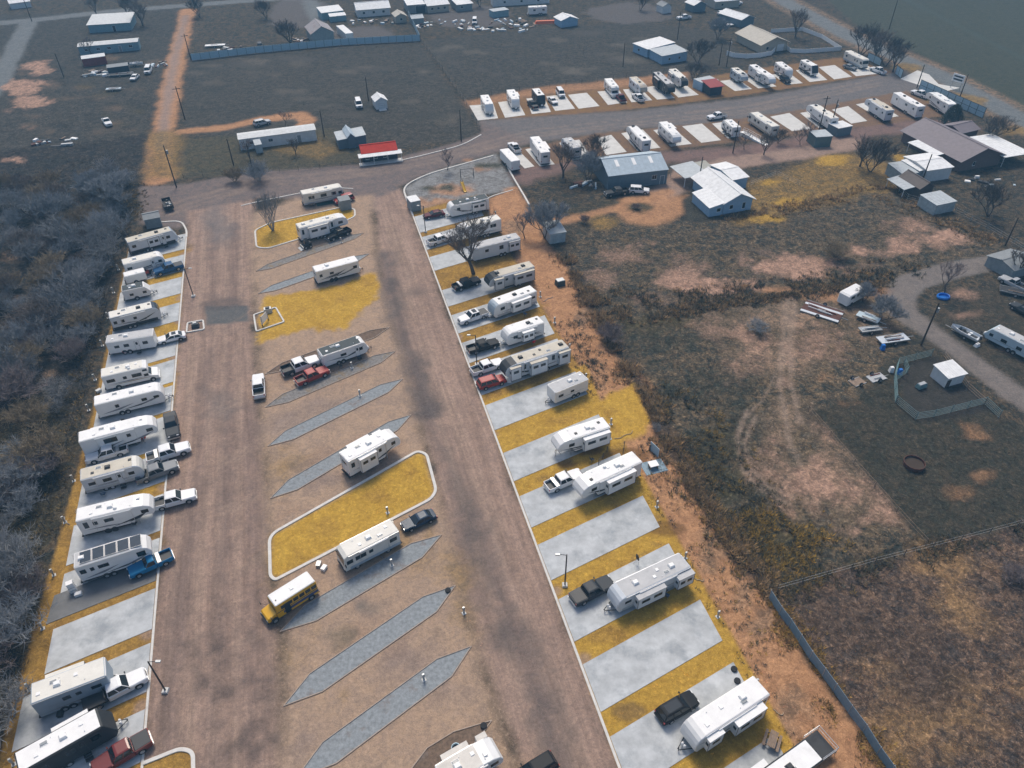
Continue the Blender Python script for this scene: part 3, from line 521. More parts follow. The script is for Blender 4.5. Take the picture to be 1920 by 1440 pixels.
def win_mesh(wd, ht, fm=None):
    b = MB().box(-wd / 2, wd / 2, -.012, .012, -ht / 2, ht / 2, 0).box(-wd / 2 + .05, wd / 2 - .05, -.018, .018, -ht / 2 + .05, ht / 2 - .05, 1)
    if wd > 1.1: b.box(-.02, .02, -.021, .021, -ht / 2 + .05, ht / 2 - .05, 0)
    return b
_wc = {}
def window(parent, x, y, z, wd, ht, rz=0.0, fm=None, name='window'):
    k = (round(wd, 2), round(ht, 2), (fm or FRAME).name)
    if k not in _wc: _wc[k] = win_mesh(*k[:2]).mesh('window', [fm or FRAME, GLASS])
    return put(name, _wc[k], parent, (x, y, z), rz)

def profile(kind, L, h, nose):
    x0, x1 = -L / 2, L / 2
    if kind == 'fifth':
        zb = .75
        return [(x0, zb), (x0, h - .08), (x0 + .1, h), (x1 - 2.2, h), (x1 - 1.1, h - .12), (x1 - .35, h - .5), (x1, h - 1.15), (x1 - .02, 1.85), (x1 - .25, 1.62), (x1 - 2.5, 1.58), (x1 - 2.85, zb)]
    if kind == 'classA':
        return [(x0, .5), (x0, h - .1), (x0 + .12, h), (x1 - .7, h), (x1 - .22, h - .25), (x1 - .02, h - 1.5), (x1, .95), (x1 - .12, .5)]
    if kind == 'classC':
        return [(x0, .5), (x0, h - .08), (x0 + .1, h), (x1 - 1.9, h), (x1 - 1.35, h - .25), (x1 - 1.2, h - .8), (x1 - 1.3, 2.0), (x1 - 1.65, 1.95), (x1 - 1.0, 1.32), (x1 - .1, 1.12), (x1, .85), (x1, .5)]
    zb = .55
    if nose == 'round': f = [(x1 - 1.1, h), (x1 - .62, h - .18), (x1 - .3, h - .5), (x1 - .08, h - 1.05), (x1, h - 1.6), (x1 - .08, 1.05), (x1 - .4, zb)]
    elif nose == 'wedge': f = [(x1 - 1.0, h), (x1 - .85, h - .06), (x1, 1.45), (x1, 1.15), (x1 - .35, zb)]
    elif nose == 'flat': f = [(x1 - .1, h), (x1, h - .1), (x1, zb + .2), (x1 - .2, zb)]
    else: f = [(x1 - .45, h), (x1 - .25, h - .1), (x1, h - .9), (x1, 1.1), (x1 - .3, zb)]
    return [(x0, zb), (x0, h - .08), (x0 + .1, h)] + f

def rv(label, kind, a, b, h=3.3, wd=2.45, body='white', roof='white', nose='round', low=None, cap=None, slides=(), wins=None, door=None, sw=(), ac=(.1,), vents=(-.3, .32), acm='w', ventm='w',
       solar=0, awning=True, wheels=True, mode='e', ladder=True, skirt=None, name=None, dome=False, whitew=False, Lfix=None, outline=None, cat=None, hatch=True):
    """a, b = rear and front photo pixels of the roof edge (mode e) or roof centre line (mode c) that faces the camera"""
    A, B = W(*a, h), W(*b, h); d = (B - A).xy; Lr = d.length; d.normalize(); ang = math.atan2(d.y, d.x); left = Vector((-d.y, d.x))
    c = (A + B).xy / 2; sg = 1 if (-c).dot(left) > 0 else -1
    if mode == 'e': c = c - left * sg * wd / 2
    L = Lr
    if Lfix: L = Lfix
    nm = name or {'fifth': 'fifth_wheel_trailer', 'classA': 'motorhome', 'classC': 'motorhome', 'cargo': 'cargo_trailer'}.get(kind, 'travel_trailer')
    e = empty(nm, (c.x, c.y, GZ), ang, label, cat or ('motorhome' if kind in ('classA', 'classC') else 'trailer' if kind == 'cargo' else 'caravan'), 'caravans and motorhomes in the park')
    prof = profile(kind, L, h, nose); zb = prof[0][1]; y = wd / 2; n_ = sg
    bm_ = BODY[body]; MB().prism(prof, -y, y, .07).build('body', bm_, e)
    # roof membrane
    xr = max(p[0] for p in prof if p[1] > h - .02) - .05
    MB().box(-L / 2 + .14, xr, -y + .12, y - .12, h - .03, h + .022).build('roof', ROOF[roof], e)
    # gutter rails along both roof edges
    for s in (-1, 1): MB().box(-L / 2 + .08, xr, s * (y + .002) - .03, s * (y + .002) + .03, h - .13, h - .07).build('gutter_rail', TRIM if low == 'dark' or body == 'dark' else ALU, e)
    # front cap of another colour
    if cap:
        pts = [p for p in prof if p[0] > xr - .03 and p[1] > (1.5 if kind == 'fifth' else .9)]
        mb = MB(); o = .014
        rings = [[(p[0] + o, yy, p[1] + o * .6) for p in pts] for yy in (-y + .1, y - .1)]
        n = len(pts)
        for k in range(n - 1): mb.face([rings[0][k], rings[0][k + 1], rings[1][k + 1], rings[1][k]])
        mb.build('front_cap', BODY[cap] if cap in BODY else SOLAR, e)
    # lower band
    if low:
        x1 = L / 2 - (2.95 if kind == 'fifth' else .75)
        for s in (-1, 1): MB().box(-L / 2 + .05, x1, s * (y + .003) - .006, s * (y + .003) + .006, zb + .04, zb + .55).build('lower_panel', BODY.get(low, TRIM), e)
    # dark chassis box added for shade under the floor, wheels, hitch
    x1 = L / 2 - (3.0 if kind == 'fifth' else .5)
    MB().box(-L / 2 + .15, x1, -y + .25, y - .25, .34, zb + .02).build('chassis_and_shade', CHAS, e)
    if skirt: MB().box(-L / 2 + .02, x1 + .1, -y + .03, y - .03, .02, zb + .03).build('skirting', BODY[skirt], e)
    if wheels:
        if kind in ('classA', 'classC'): wx = (-L * .27, L / 2 - (1.0 if kind == 'classC' else 1.7))
        elif kind == 'cargo': wx = (-.2,)
        elif L < 5.6: wx = (-L * .06,)
        else: wx = (-L * .13 - .42, -L * .13 + .42)
        for x in wx:
            for s in (-1, 1):
                put('wheel', _whw if whitew else _wh, e, (x, s * (y - .115), .37))
                MB().cyl((x, s * (y - .02), .5), (x, s * (y + .004), .5), .46, n=14).build('wheel_arch', CHAS, e)
    if kind in ('travel', 'cargo'):
        hx = L / 2; mb = MB()
        for s in (-1, 1): mb.cyl((hx - .5, s * .75, .45), (hx + 1.05, s * .05, .45), .05, n=5)
        mb.cyl((hx + .95, 0, .05), (hx + .95, 0, .75), .04, n=6).build('hitch_frame', CHAS, e)
        if kind == 'travel':
            for s in (-1, 1): put('propane_tank', _tank, e, (hx + .35, s * .17, .46))
    if kind == 'fifth':
        mb = MB(); mb.cyl((L / 2 - 1.3, 0, 1.62), (L / 2 - 1.3, 0, 1.1), .12, n=6).build('king_pin', CHAS, e)
        for s in (-1, 1): MB().box(L / 2 - 2.45, L / 2 - 2.33, s * .85 - .06, s * .85 + .06, .03, 1.6).build('landing_leg', STEEL, e)
    MB().box(-L / 2 - .22, -L / 2 + .02, -y + .08, y - .08, .42, .55).build('rear_bumper', CHAS, e)
    for s in (-1, 1): MB().box(-L / 2 - .014, -L / 2 + .02, s * (y - .22) - .08, s * (y - .22) + .08, 1.0, 1.3).build('tail_light', RED, e)
    if kind in ('travel', 'fifth'):
        for x in (-L / 2 + .6, x1 - .5):
            for s in (-1, 1): MB().cyl((x, s * (y - .35), .03), (x, s * (y - .3), .5), .04, n=5).build('stabiliser_jack', STEEL, e)
    # openings on both sides
    if wins is None: wins = [(-.36, .6, .45), (-.08, .9, .5), (.3, .6, .45)]
    zc = h - 1.15
    for fx, ww, hh in wins:
        for s in (-1, 1): window(e, fx * L, s * y, zc, ww * 1.15, hh * 1.25, 0)
    if door is not None:
        s = n_; dr = MB().box(-.34, .34, -.016, .016, -.95, .92, 0).box(-.37, .37, -.008, .008, -.98, .95, 1).build('door', [bm_, FRAME], e, (door * L, s * y, h - 1.5))
        window(dr, 0, s * .012, .45, .38, .55); MB().box(.24, .3, s * .03 - .02, s * .03 + .02, -.1, .04).build('handle', TRIM, dr)
        MB().box(-.38, .38, 0, .42, -.03, .03).box(-.38, .38, .36, .8, -.26, -.2).build('entry_step', TRIM, e, (door * L, y if s > 0 else -y - .8 + .0, .55)) if s > 0 else MB().box(-.38, .38, -.42, 0, -.03, .03).box(-.38, .38, -.8, -.36, -.26, -.2).build('entry_step', TRIM, e, (door * L, -y, .55))
    if kind != 'cargo': window(e, -L / 2, 0, zc + .05, 1.15, .5, R(90), name='rear_window')
    # swoosh decals on both sides: (x0, z0, x1, z1, thickness) in fractions of length / metres
    for k, q in enumerate(sw):
        m = {'g': SWG, 'b': SWB, 't': SWT, 'l': SWBL}[q[5] if len(q) > 5 else 'g']
        for s in (-1, 1):
            xa, za, xb, zb2, th = q[0] * L, q[1], q[2] * L, q[3], q[4] * 1.7; yy = s * (y + .005 + .001 * k); xm = (xa * .45 + xb * .55); zm = (za * .62 + zb2 * .38)
            MB().face([(xa, yy, za), (xm, yy, zm - th / 2), (xb, yy, zb2), (xm, yy, zm + th / 2)]).build('decal', m, e)
    # slide-outs: (side n/f, x0, x1 fractions, depth)
    for q in slides:
        s = n_ if q[0] == 'n' else -n_; xa, xb, dp = q[1] * L, q[2] * L, q[3]; za, zt = .92, h - .32
        ya, yb = sorted((s * (y - .05), s * (y + dp)))
        so = MB().box(xa, xb, ya, yb, za, zt).build('slide_out', bm_, e)
        MB().box(xa - .03, xb + .03, min(s * (y + .01), s * (y + dp + .03)), max(s * (y + .01), s * (y + dp + .03)), zt + .003, zt + .05).build('slide_roof', ROOF[roof], so)
        yo = s * (y + dp)
        mb = MB()
        for x in (xa, xb): mb.box(x - .035, x + .035, min(yo, yo + s * .014), max(yo, yo + s * .014), za - .02, zt)
        mb.box(xa, xb, min(yo, yo + s * .012), max(yo, yo + s * .012), za - .03, za + .04).box(xa, xb, min(yo, yo + s * .012), max(yo, yo + s * .012), zt - .06, zt).build('slide_trim', TRIM if q[0] == 'n' and len(q) < 5 else SWG, so)
        ln = xb - xa
        if ln > 2.2:
            window(so, xa + ln * .28, yo, zc - .02, ln * .3, .55); window(so, xa + ln * .72, yo, zc - .02, ln * .3, .55)
        else: window(so, (xa + xb) / 2, yo, zc - .02, ln * .5, .55)
        if ln > 1.5: window(so, xb, s * (y + dp * .55), zc, .4, .5, R(90))
    # roof fittings
    for k, fx in enumerate(ac): put('air_conditioner', AC[acm], e, (fx * L, 0, h + .02))
    for k, fx in enumerate(vents): put('roof_vent', VENT[('b' if k else 'w') if ventm == 'm' else ventm], e, (fx * L, .35 * (1 if k % 2 else -1), h + .02))
    if hatch and kind != 'cargo': put('skylight', _skl, e, (-.2 * L, .45, h + .02)); MB().cyl((.22 * L, -.7, h), (.22 * L, -.7, h + .16), .05, n=6).build('vent_pipe', PLAST, e); MB().cyl((-.12 * L, .75, h), (-.12 * L, .75, h + .14), .04, n=6).build('vent_pipe', PLAST, e)
    if dome: put('satellite_dome', DOME, e, (.02 * L, -.6, h + .02))
    for k in range(solar):
        x = (-.42 + .84 * (k + .5) / solar) * L; MB().box(-.5 * .84 * L / solar, .42 * .84 * L / solar, -.95, .95, 0, .04, 1).box(-.5 * .84 * L / solar + .03, .42 * .84 * L / solar - .03, -.92, .92, .04, .045, 0).build('solar_panel', [SOLAR, ALU], e, (x, 0, h + .1))
    if awning and kind not in ('cargo',):
        xa, xb = -L * .3, L * .22; MB().cyl((xa, n_ * (y + .11), h - .2), (xb, n_ * (y + .11), h - .2), .09, n=8).build('awning_roll', PLAST if body != 'dark' else DPLAST, e)
        for x in (xa + .08, xb - .08): MB().box(x - .025, x + .025, min(n_ * (y + .005), n_ * (y + .06)), max(n_ * (y + .005), n_ * (y + .06)), 1.1, h - .2).build('awning_arm', ALU, e)
    if ladder and kind in ('travel', 'fifth', 'classA', 'classC'):
        mb = MB(); yy = -n_ * (y - .5)
        for s in (-.18, .18): mb.cyl((-L / 2 - .09, yy + s, 1.0), (-L / 2 - .09, yy + s, h + .12), .02, n=5)
        for k in range(7): mb.cyl((-L / 2 - .09, yy - .18, 1.1 + k * .32), (-L / 2 - .09, yy + .18, 1.1 + k * .32), .016, n=4)
        mb.build('ladder', ALU, e)
    if kind == 'classA':
        mb = MB(); p = [(L / 2 - .155, h - .5), (L / 2 - .03, h - 1.45)]
        mb.face([(p[0][0] + .012, -y + .16, p[0][1]), (p[1][0] + .012, -y + .1, p[1][1]), (p[1][0] + .012, y - .1, p[1][1]), (p[0][0] + .012, y - .16, p[0][1])]).build('windshield', GLASS, e)
        for s in (-1, 1):
            window(e, L / 2 - .85, s * y, h - 1.2, .85, .7, name='cab_window'); MB().box(-.06, .06, -.14, .14, -.2, .2).build('mirror', DPLAST, e, (L / 2 - .15, s * (y + .25), h - 1.3))
            MB().box(L / 2 - .02, L / 2 + .02, s * .85 - .18, s * .85 + .18, .72, .92).build('headlight', LAMP, e)
        MB().box(L / 2 - .08, L / 2 + .1, -y + .06, y - .06, .42, .66).build('front_bumper', DPLAST, e)
    if kind == 'classC':
        mb = MB(); mb.face([(L / 2 - 1.62, -y + .35, 1.93), (L / 2 - 1.02, -y + .28, 1.35), (L / 2 - 1.02, y - .28, 1.35), (L / 2 - 1.62, y - .35, 1.93)]); mb.v = [(p[0] + .03, p[1], p[2] + .02) for p in mb.v]; mb.build('windshield', GLASS, e)
        for s in (-1, 1):
            window(e, L / 2 - 1.75, s * y, 1.68, .7, .5, name='cab_window'); MB().box(L / 2 - .01, L / 2 + .025, s * .85 - .16, s * .85 + .16, .75, .95).build('headlight', LAMP, e)
            window(e, L / 2 - 1.75, s * y, h - .55, .7, .38)
        MB().box(L / 2 - .05, L / 2 + .1, -y + .1, y - .1, .42, .62).build('front_bumper', ALU, e)
    return e
GZ = 0.062
_tank = MB(); _tank.loft([[(r * math.cos(k * math.pi / 4), r * math.sin(k * math.pi / 4), z) for k in range(8)] for r, z in ((.13, 0), (.155, .06), (.155, .4), (.1, .5), (.06, .52))]); _tank = _tank.mesh('propane_tank', PLAST)

# ---------------------------------------------------------------- cars, pickups, vans
PAINT = {}
def paint(c):
    cols = {'white': (.72, .73, .74), 'black': (.012, .013, .015), 'charcoal': (.045, .05, .055), 'grey': (.15, .165, .18), 'silver': (.40, .42, .44), 'red': (.32, .028, .02), 'darkred': (.15, .018, .016), 'blue': (.025, .09, .20), 'teal': (.015, .16, .33), 'maroon': (.10, .014, .02), 'green': (.02, .045, .03), 'navy': (.022, .045, .08), 'tan': (.32, .28, .22)}
    if c not in PAINT: PAINT[c] = mat('paint_' + c, cols[c], .42, var=.05, coat=(.35 if cols[c][0] > .1 else .12), spec=(.4 if cols[c][0] > .1 else .12), dirt=((.20, .16, .13), 1.4, .66, .15))
    return PAINT[c]
def arch(xc, r, z0, n=7):
    return [(xc + r * math.cos(math.pi * k / n), z0 + r * math.sin(math.pi * k / n) * 1.0) for k in range(n + 1)]
_vc = {}
def veh_parts(kind, c, bed, roofdark=False):
    key = (kind, c, bed, roofdark)
    if key in _vc: return _vc[key]
    P = paint(c); out = []
    spec = {'pickup': dict(L=5.85, W=2.0, zr=1.88, belt=1.18, hood=1.12, wb=(-1.72, 1.86), cab=(1.05, .45, -1.0, -1.12), r=.41), 'regcab': dict(L=5.5, W=1.95, zr=1.78, belt=1.12, hood=1.06, wb=(-1.6, 1.72), cab=(.78, .25, -.52, -.6), r=.38),
            'suv': dict(L=4.85, W=1.95, zr=1.75, belt=1.08, hood=1.05, wb=(-1.4, 1.48), cab=(1.05, .4, -2.05, -2.32), r=.37), 'sedan': dict(L=4.85, W=1.85, zr=1.45, belt=.95, hood=.92, wb=(-1.4, 1.45), cab=(.95, .15, -1.25, -1.9), r=.33),
            'van': dict(L=5.5, W=2.0, zr=2.1, belt=1.2, hood=1.15, wb=(-1.6, 1.75), cab=(1.85, 1.15, -2.55, -2.7), r=.36), 'work': dict(L=6.6, W=2.0, zr=1.92, belt=1.2, hood=1.14, wb=(-2.0, 2.2), cab=(1.4, .8, -.75, -.85), r=.42)}[kind]
    L, Wd, zr, bl, hd, wb, cab, r = (spec[k] for k in ('L', 'W', 'zr', 'belt', 'hood', 'wb', 'cab', 'r'))
    y = Wd / 2; xf, xb = L / 2, -L / 2; zs = .36; truck = kind in ('pickup', 'regcab', 'work')
    xe = (cab[3] - .06) if truck else xb
    fa = arch(wb[1], r + .07, zs)
    bot = fa + ([] if truck else arch(wb[0], r + .07, zs))
    front = [(xf - .12, zs), (xf, zs + .18), (xf - .02, hd - .22), (xf - .16, hd - .03)]
    top = [(cab[0] + .35, hd + .04), (cab[0] - .02, bl), (xe, bl)] if truck else ([(cab[0] + .3, hd + .03), (cab[0], bl), (cab[3], bl)] + ([(xb + .1, bl - .03), (xb, bl - .2), (xb, zs + .1)] if kind == 'sedan' else [(xb + .02, bl - .1), (xb, zs + .1)]))
    prof = front + top + ([(xe, zs)] if truck else [(xb + .12, zs)]) + list(reversed(bot))
    # order: front up, back along the top, down the rear, then forward along the sill
    sill = sorted(bot, key=lambda p: p[0])
    prof = front + top + ([(xe, zs)] if truck else [(xb + .12, zs)]) + sill
    out.append(('body', MB().prism(prof, -y, y, .1).mesh('body', P)))
    # cab / greenhouse
    yb_, yt = y - .07, y - .24
    base = [(cab[0], -yb_, bl - .02), (cab[0], yb_, bl - .02), (cab[3], yb_, bl - .02), (cab[3], -yb_, bl - .02)]
    topr = [(cab[1], -yt, zr - .04), (cab[1], yt, zr - .04), (cab[2], yt, zr - .04), (cab[2], -yt, zr - .04)]
    cap_ = [(cab[1] - .22, -yt + .16, zr + .01), (cab[1] - .22, yt - .16, zr + .01), (cab[2] + .18, yt - .16, zr + .01), (cab[2] + .18, -yt + .16, zr + .01)]
    out.append(('cab', MB().loft([base, topr, cap_]).mesh('cab', P)))
    def quad(p0, p1, p2, p3, i=.08, o=.012):
        """inset glass pane on the face p0 p1 (bottom) p2 p3 (top)"""
        p = [Vector(q) for q in (p0, p1, p2, p3)]; c_ = sum(p, Vector()) / 4; nn = (p[1] - p[0]).cross(p[3] - p[0]).normalized()
        if nn.dot(c_ - Vector((cab[2] * .5 + cab[1] * .5, 0, bl + .2))) < 0: nn = -nn
        f = [];
        for q in p:
            v = c_ - q; f.append(q + v.normalized() * min(i * 1.5, v.length * .4) + nn * o)
        return f
    out.append(('windshield', MB().face(quad(base[0], base[1], topr[1], topr[0], .06)).mesh('windshield', GLASS)))
    out.append(('rear_window', MB().face(quad(base[3], base[2], topr[2], topr[3], .09)).mesh('rear_window', GLASS)))
    nwin = {'regcab': 1, 'van': 2, 'suv': 3}.get(kind, 2)
    for s in (0, 1):
        bF, bR, tF, tR = (base[0], base[3], topr[0], topr[3]) if s == 0 else (base[1], base[2], topr[1], topr[2])
        L_ = lambda A, B, t: tuple(A[k] + (B[k] - A[k]) * t for k in range(3))
        for k in range(nwin): out.append(('side_window', MB().face(quad(L_(bF, bR, k / nwin), L_(bF, bR, (k + 1) / nwin), L_(tF, tR, (k + 1) / nwin), L_(tF, tR, k / nwin), .045)).mesh('side_window', GLASS)))
        sy = -1 if s == 0 else 1
        out.append(('mirror', MB().box(cab[0] - .12, cab[0] + .02, min(sy * y, sy * (y + .2)), max(sy * y, sy * (y + .2)), bl + .02, bl + .2).mesh('mirror', P if c != 'white' else DPLAST)))
    if truck and kind != 'work':
        # open cargo bed
        ra = arch(wb[0], r + .07, zs); zt = bl - .04
        sp = [(xe - .03, zs + .05), (xe - .03, zt), (xb + .05, zt), (xb + .02, zt - .1), (xb + .04, zs + .12)] + sorted(ra, key=lambda p: p[0])
        for s in (-1, 1): y0, y1 = sorted((s * (y - .11), s * y)); out.append(('bed_side', MB().prism(sp, y0, y1, .02).mesh('bed_side', paint('charcoal') if bed == 'darkbed' else P)))
        out.append(('tailgate', MB().box(xb, xb + .09, -y + .12, y - .12, zs + .2, zt - .01).mesh('tailgate', paint('charcoal') if bed == 'darkbed' else P)))
        out.append(('bed_floor', MB().box(xb + .1, xe - .04, -y + .12, y - .12, .62, .68).box(xe - .1, xe - .035, -y + .12, y - .12, .69, zt - .02).mesh('bed_floor', DPLAST)))
        if bed == 'cover': out.append(('bed_cover', MB().tbox(xb + .06, xe - .05, -y + .09, y - .09, zt + .003, zt + .05, .03).mesh('bed_cover', DPLAST)))
        if bed == 'box': out.append(('tool_box', MB().tbox(xe - .62, xe - .12, -y + .05, y - .05, zt - .2, zt + .12, .02).mesh('tool_box', ALU)))
    if kind == 'work':
        out.append(('flat_bed', MB().box(xb - .1, xe - .1, -y - .12, y + .12, .98, 1.1).box(xe - .2, xe - .12, -y - .05, y + .05, 1.103, 1.75).mesh('flat_bed', TRIM)))
        out.append(('frame_rail', MB().box(xb, xe, -.45, .45, .5, .97).mesh('frame_rail', CHAS)))
    for x in wb:
        for s in (-1, 1): out.append(('wheel', MB().wheel((x, s * (y - .13), r), r, .25, n=14).mesh('wheel', [TYRE, HUB])))
    out.append(('underbody', MB().box(xb + .2, xf - .25, -y + .28, y - .28, .26, zs + .2).mesh('underbody', CHAS)))
    for s in (-1, 1):
        y0, y1 = sorted((s * (y - .1), s * (y - .45)))
        out.append(('headlight', MB().box(xf - .1, xf + .012, y0, y1, hd - .3, hd - .13).mesh('headlight', LAMP)))
        y0, y1 = sorted((s * (y - .02), s * (y - .2))); out.append(('tail_light', MB().box(xb - .012, xb + .08, y0, y1, bl - .38, bl - .1).mesh('tail_light', RED)))
    out.append(('grille', MB().box(xf - .05, xf + .015, -.45, .45, zs + .32, hd - .14).mesh('grille', DPLAST)))
    bc = ALU if truck else DPLAST
    out.append(('front_bumper', MB().tbox(xf - .14, xf + .07, -y + .04, y - .04, zs + .02, zs + .22, .02).mesh('front_bumper', bc)))
    out.append(('rear_bumper', MB().tbox(xb - .09, xb + .12, -y + .05, y - .05, zs + .02, zs + .2, .02).mesh('rear_bumper', bc)))
    if roofdark: out.append(('roof_panel', MB().tbox(cab[2] + .35, cab[1] - .3, -yt + .22, yt - .22, zr + .013, zr + .03, .02).mesh('roof_panel', GLASS)))
    hl = L / 2
    for nm_, me_ in out:
        if nm_ == 'wheel': continue
        for v in me_.vertices:          # rounded plan: the corners draw in towards nose and tail
            q = max(0.0, (abs(v.co.x) / hl - .6) / .4); v.co.y *= 1 - .13 * q * q * (1.0 if v.co.x > 0 else .6)
        me_.update()
    _vc[key] = (out, spec); return _vc[key]
def car(label, kind, c, a, b, bed='open', gz=None, sunroof=False, cat=None, sc=1.0):
    """a, b = photo pixels of tail and nose at about mid height"""
    A, B = W(*a, .75).xy, W(*b, .75).xy; d = (B - A).normalized(); m = (A + B) / 2
    parts, spec = veh_parts(kind, c, bed, sunroof)
    nm = {'pickup': 'pickup_truck', 'regcab': 'pickup_truck', 'work': 'flatbed_truck', 'suv': 'sport_utility_vehicle', 'sedan': 'sedan_car', 'van': 'van'}[kind]
    e = empty(nm, (m.x, m.y, GZ if gz is None else gz), math.atan2(d.y, d.x), label, cat or {'suv': 'car', 'sedan': 'car', 'van': 'van', 'work': 'truck'}.get(kind, 'pickup truck'), 'cars and trucks parked in the lots')
    e.scale = (sc, sc, sc)
    for n, me_ in parts: put(n, me_, e)
    return e
# ---------------------------------------------------------------- far bays (photo pixel quads) and their slabs
for q in ([(880, 198), (896, 226), (934, 222), (925, 195)], [(947, 221), (985, 216), (970, 187), (934, 192)], [(997, 214), (1033, 210), (1020, 182), (987, 185)], [(1041, 208), (1078, 204), (1058, 177), (1024, 181)], [(1085, 204), (1124, 199), (1100, 174), (1065, 178)],
          [(1140, 197), (1176, 192), (1160, 168), (1120, 172)], [(1184, 192), (1223, 188), (1200, 165), (1168, 168)], [(1232, 187), (1265, 184), (1238, 160), (1207, 164)], [(1272, 183), (1310, 178), (1280, 155), (1245, 159)], [(1378, 171), (1410, 167), (1382, 148), (1350, 152)],
          [(1422, 166), (1456, 162), (1425, 143), (1394, 147)], [(1475, 159), (1505, 156), (1478, 136), (1448, 140)], [(1518, 154), (1551, 150), (1525, 128), (1492, 132)], [(1564, 149), (1597, 144), (1565, 122), (1535, 126)], [(1605, 143), (1650, 138), (1625, 122), (1585, 126)],
          [(952, 286), (972, 282), (1002, 312), (984, 316)], [(985, 280), (1012, 275), (1040, 308), (1012, 312)], [(1048, 268), (1086, 262), (1110, 295), (1075, 300)], [(1120, 259), (1146, 253), (1175, 285), (1136, 291)], [(1165, 250), (1205, 243), (1238, 277), (1195, 283)],
          [(1225, 244), (1262, 240), (1297, 270), (1258, 275)], [(1279, 237), (1316, 232), (1352, 263), (1315, 268)], [(1335, 232), (1364, 228), (1396, 254), (1365, 260)], [(1444, 219), (1480, 212), (1521, 242), (1485, 246)], [(1500, 212), (1530, 207), (1566, 234), (1535, 240)],
          [(1560, 206), (1590, 199), (1626, 227), (1596, 232)], [(1605, 196), (1640, 189), (1685, 218), (1652, 224)]):
    slab([W(*p).xy for p in q], .05, CONC2)
# ---------------------------------------------------------------- the caravans, bay by bay
SW1 = ((-.45, 1.1, .05, 1.9, .22), (-.2, 1.0, .4, 1.75, .16, 'b'), (.1, 1.3, .46, 2.2, .2)); SW2 = ((-.48, 1.0, .48, 1.35, .16), (-.3, 1.2, .45, 1.95, .14, 'b')); SW3 = ((-.1, 1.0, .42, 2.3, .2, 'b'), (-.45, 1.6, .1, 1.15, .15)); SWT1 = ((-.46, 1.15, .46, 1.15, .12, 't'), (-.46, 1.35, .3, 1.4, .1, 'l'))
SWH = ((-.49, 1.45, .4, 1.45, .1, 'g'), (-.49, 1.28, .4, 1.28, .05, 'b'))
# left row, top to bottom
rv('grey caravan with black lower panels, tan roof and wedge nose beside the small grey shed', 'travel', (239, 456), (330, 431), 3.2, body='silver', roof='tan', nose='wedge', low='dark', cap='slate', slides=(('n', -.12, .12, .15),), wins=[(-.4, .7, .5), (.02, .9, .5), (.3, .7, .5)], door=.2, ac=(.12,), acm='b', ventm='b')
rv('white caravan with cream roof behind the low white cargo trailer', 'travel', (231, 497), (306, 478), 3.1, roof='cream', nose='round', door=.2, ac=(-.2,), sw=SW2, wins=[(-.38, .8, .45), (.38, .6, .45)])
rv('low plain white cargo trailer with an orange mower at its nose', 'cargo', (233, 520), (272, 510), 2.2, 2.0, nose='flat', awning=False, ac=(), vents=(.1,), ladder=False, wins=[], cat='trailer')
rv('short white caravan with dark roof and spare tyre, alone on its pad', 'travel', (228, 547), (279, 536), 2.6, 2.2, roof='dark', nose='wedge', ac=(-.05,), vents=(-.2,), wins=[(-.2, .6, .4), (.28, .6, .4)], awning=False, ladder=False)
rv('long grey and white caravan with tan roof and rounded glass nose', 'travel', (205, 598), (297, 575), 3.2, body='silver', roof='cream', nose='round', cap='solar', sw=SW3, low='dark', acm='b', ventm='b', wins=[(-.42, .5, .5), (-.27, .5, .5), (-.02, .5, .4)], slides=(('f', -.3, .3, .4),))
rv('old boxy white caravan with three small windows, white sedan at its nose', 'travel', (197, 644), (286, 630), 3.0, nose='flat', roof='grey', sw=(), ac=(-.08,), vents=(-.36,), wins=[(-.3, .7, .42), (-.1, .75, .5), (.3, .75, .5)], door=.12, awning=False)
rv('long-nosed white motorhome with tan stripes and cluttered roof', 'classC', (189, 708), (290, 685), 3.2, roof='cream', sw=SWT1, ac=(.0,), vents=(-.3, .15), wins=[(-.36, 1.1, .5), (-.1, .5, .45), (.12, 1.3, .55)], dome=True, awning=False)
rv('white caravan with grey swooshes and twin axles beside the white motorhome', 'travel', (176, 761), (304, 730), 3.2, roof='white', nose='round', sw=SW1, wins=[(-.2, .5, .5), (.2, .7, .45), (.38, .7, .4)], ac=(.05,), awning=False)
rv('long white fifth-wheel with grey sides, bicycles and tools piled under its nose', 'fifth', (147, 830), (290, 792), 3.7, body='white', roof='white', sw=SW1, wins=[(-.12, 1.6, .7), (.12, .5, .5), (.4, .8, .5)], ac=(-.05,), slides=(('f', -.35, .05, .4),))
rv('grey fifth-wheel style caravan with tan roof between two white pickups', 'travel', (150, 902), (264, 871), 3.2, body='silver', roof='tan', nose='round', cap='cream', acm='b', ventm='b', wins=[(-.35, .8, .45), (-.1, 1.0, .5), (.3, .7, .45)], door=.1, low='grey', ac=(-.05,), sw=SWH)
rv('white fifth-wheel with sweeping black curve on its nose, white pickup hitched', 'fifth', (141, 979), (283, 944), 3.6, roof='white', sw=SW3 + ((.12, 1.1, .44, 2.5, .2, 'b'),), wins=[(-.4, .5, .9), (-.28, .5, .5), (-.1, 1.0, .5), (.38, .8, .5)], ac=(-.05,), dome=True, whitew=True)
rv('white fifth-wheel carrying glossy solar panels across its whole roof', 'fifth', (138, 1066), (279, 1022), 3.6, roof='grey', sw=SW1, wins=[(-.42, .6, .6), (-.3, .4, .5), (-.15, 1.1, .5), (.36, .9, .7)], solar=5, ac=(-.4,), vents=(), hatch=False, awning=False)
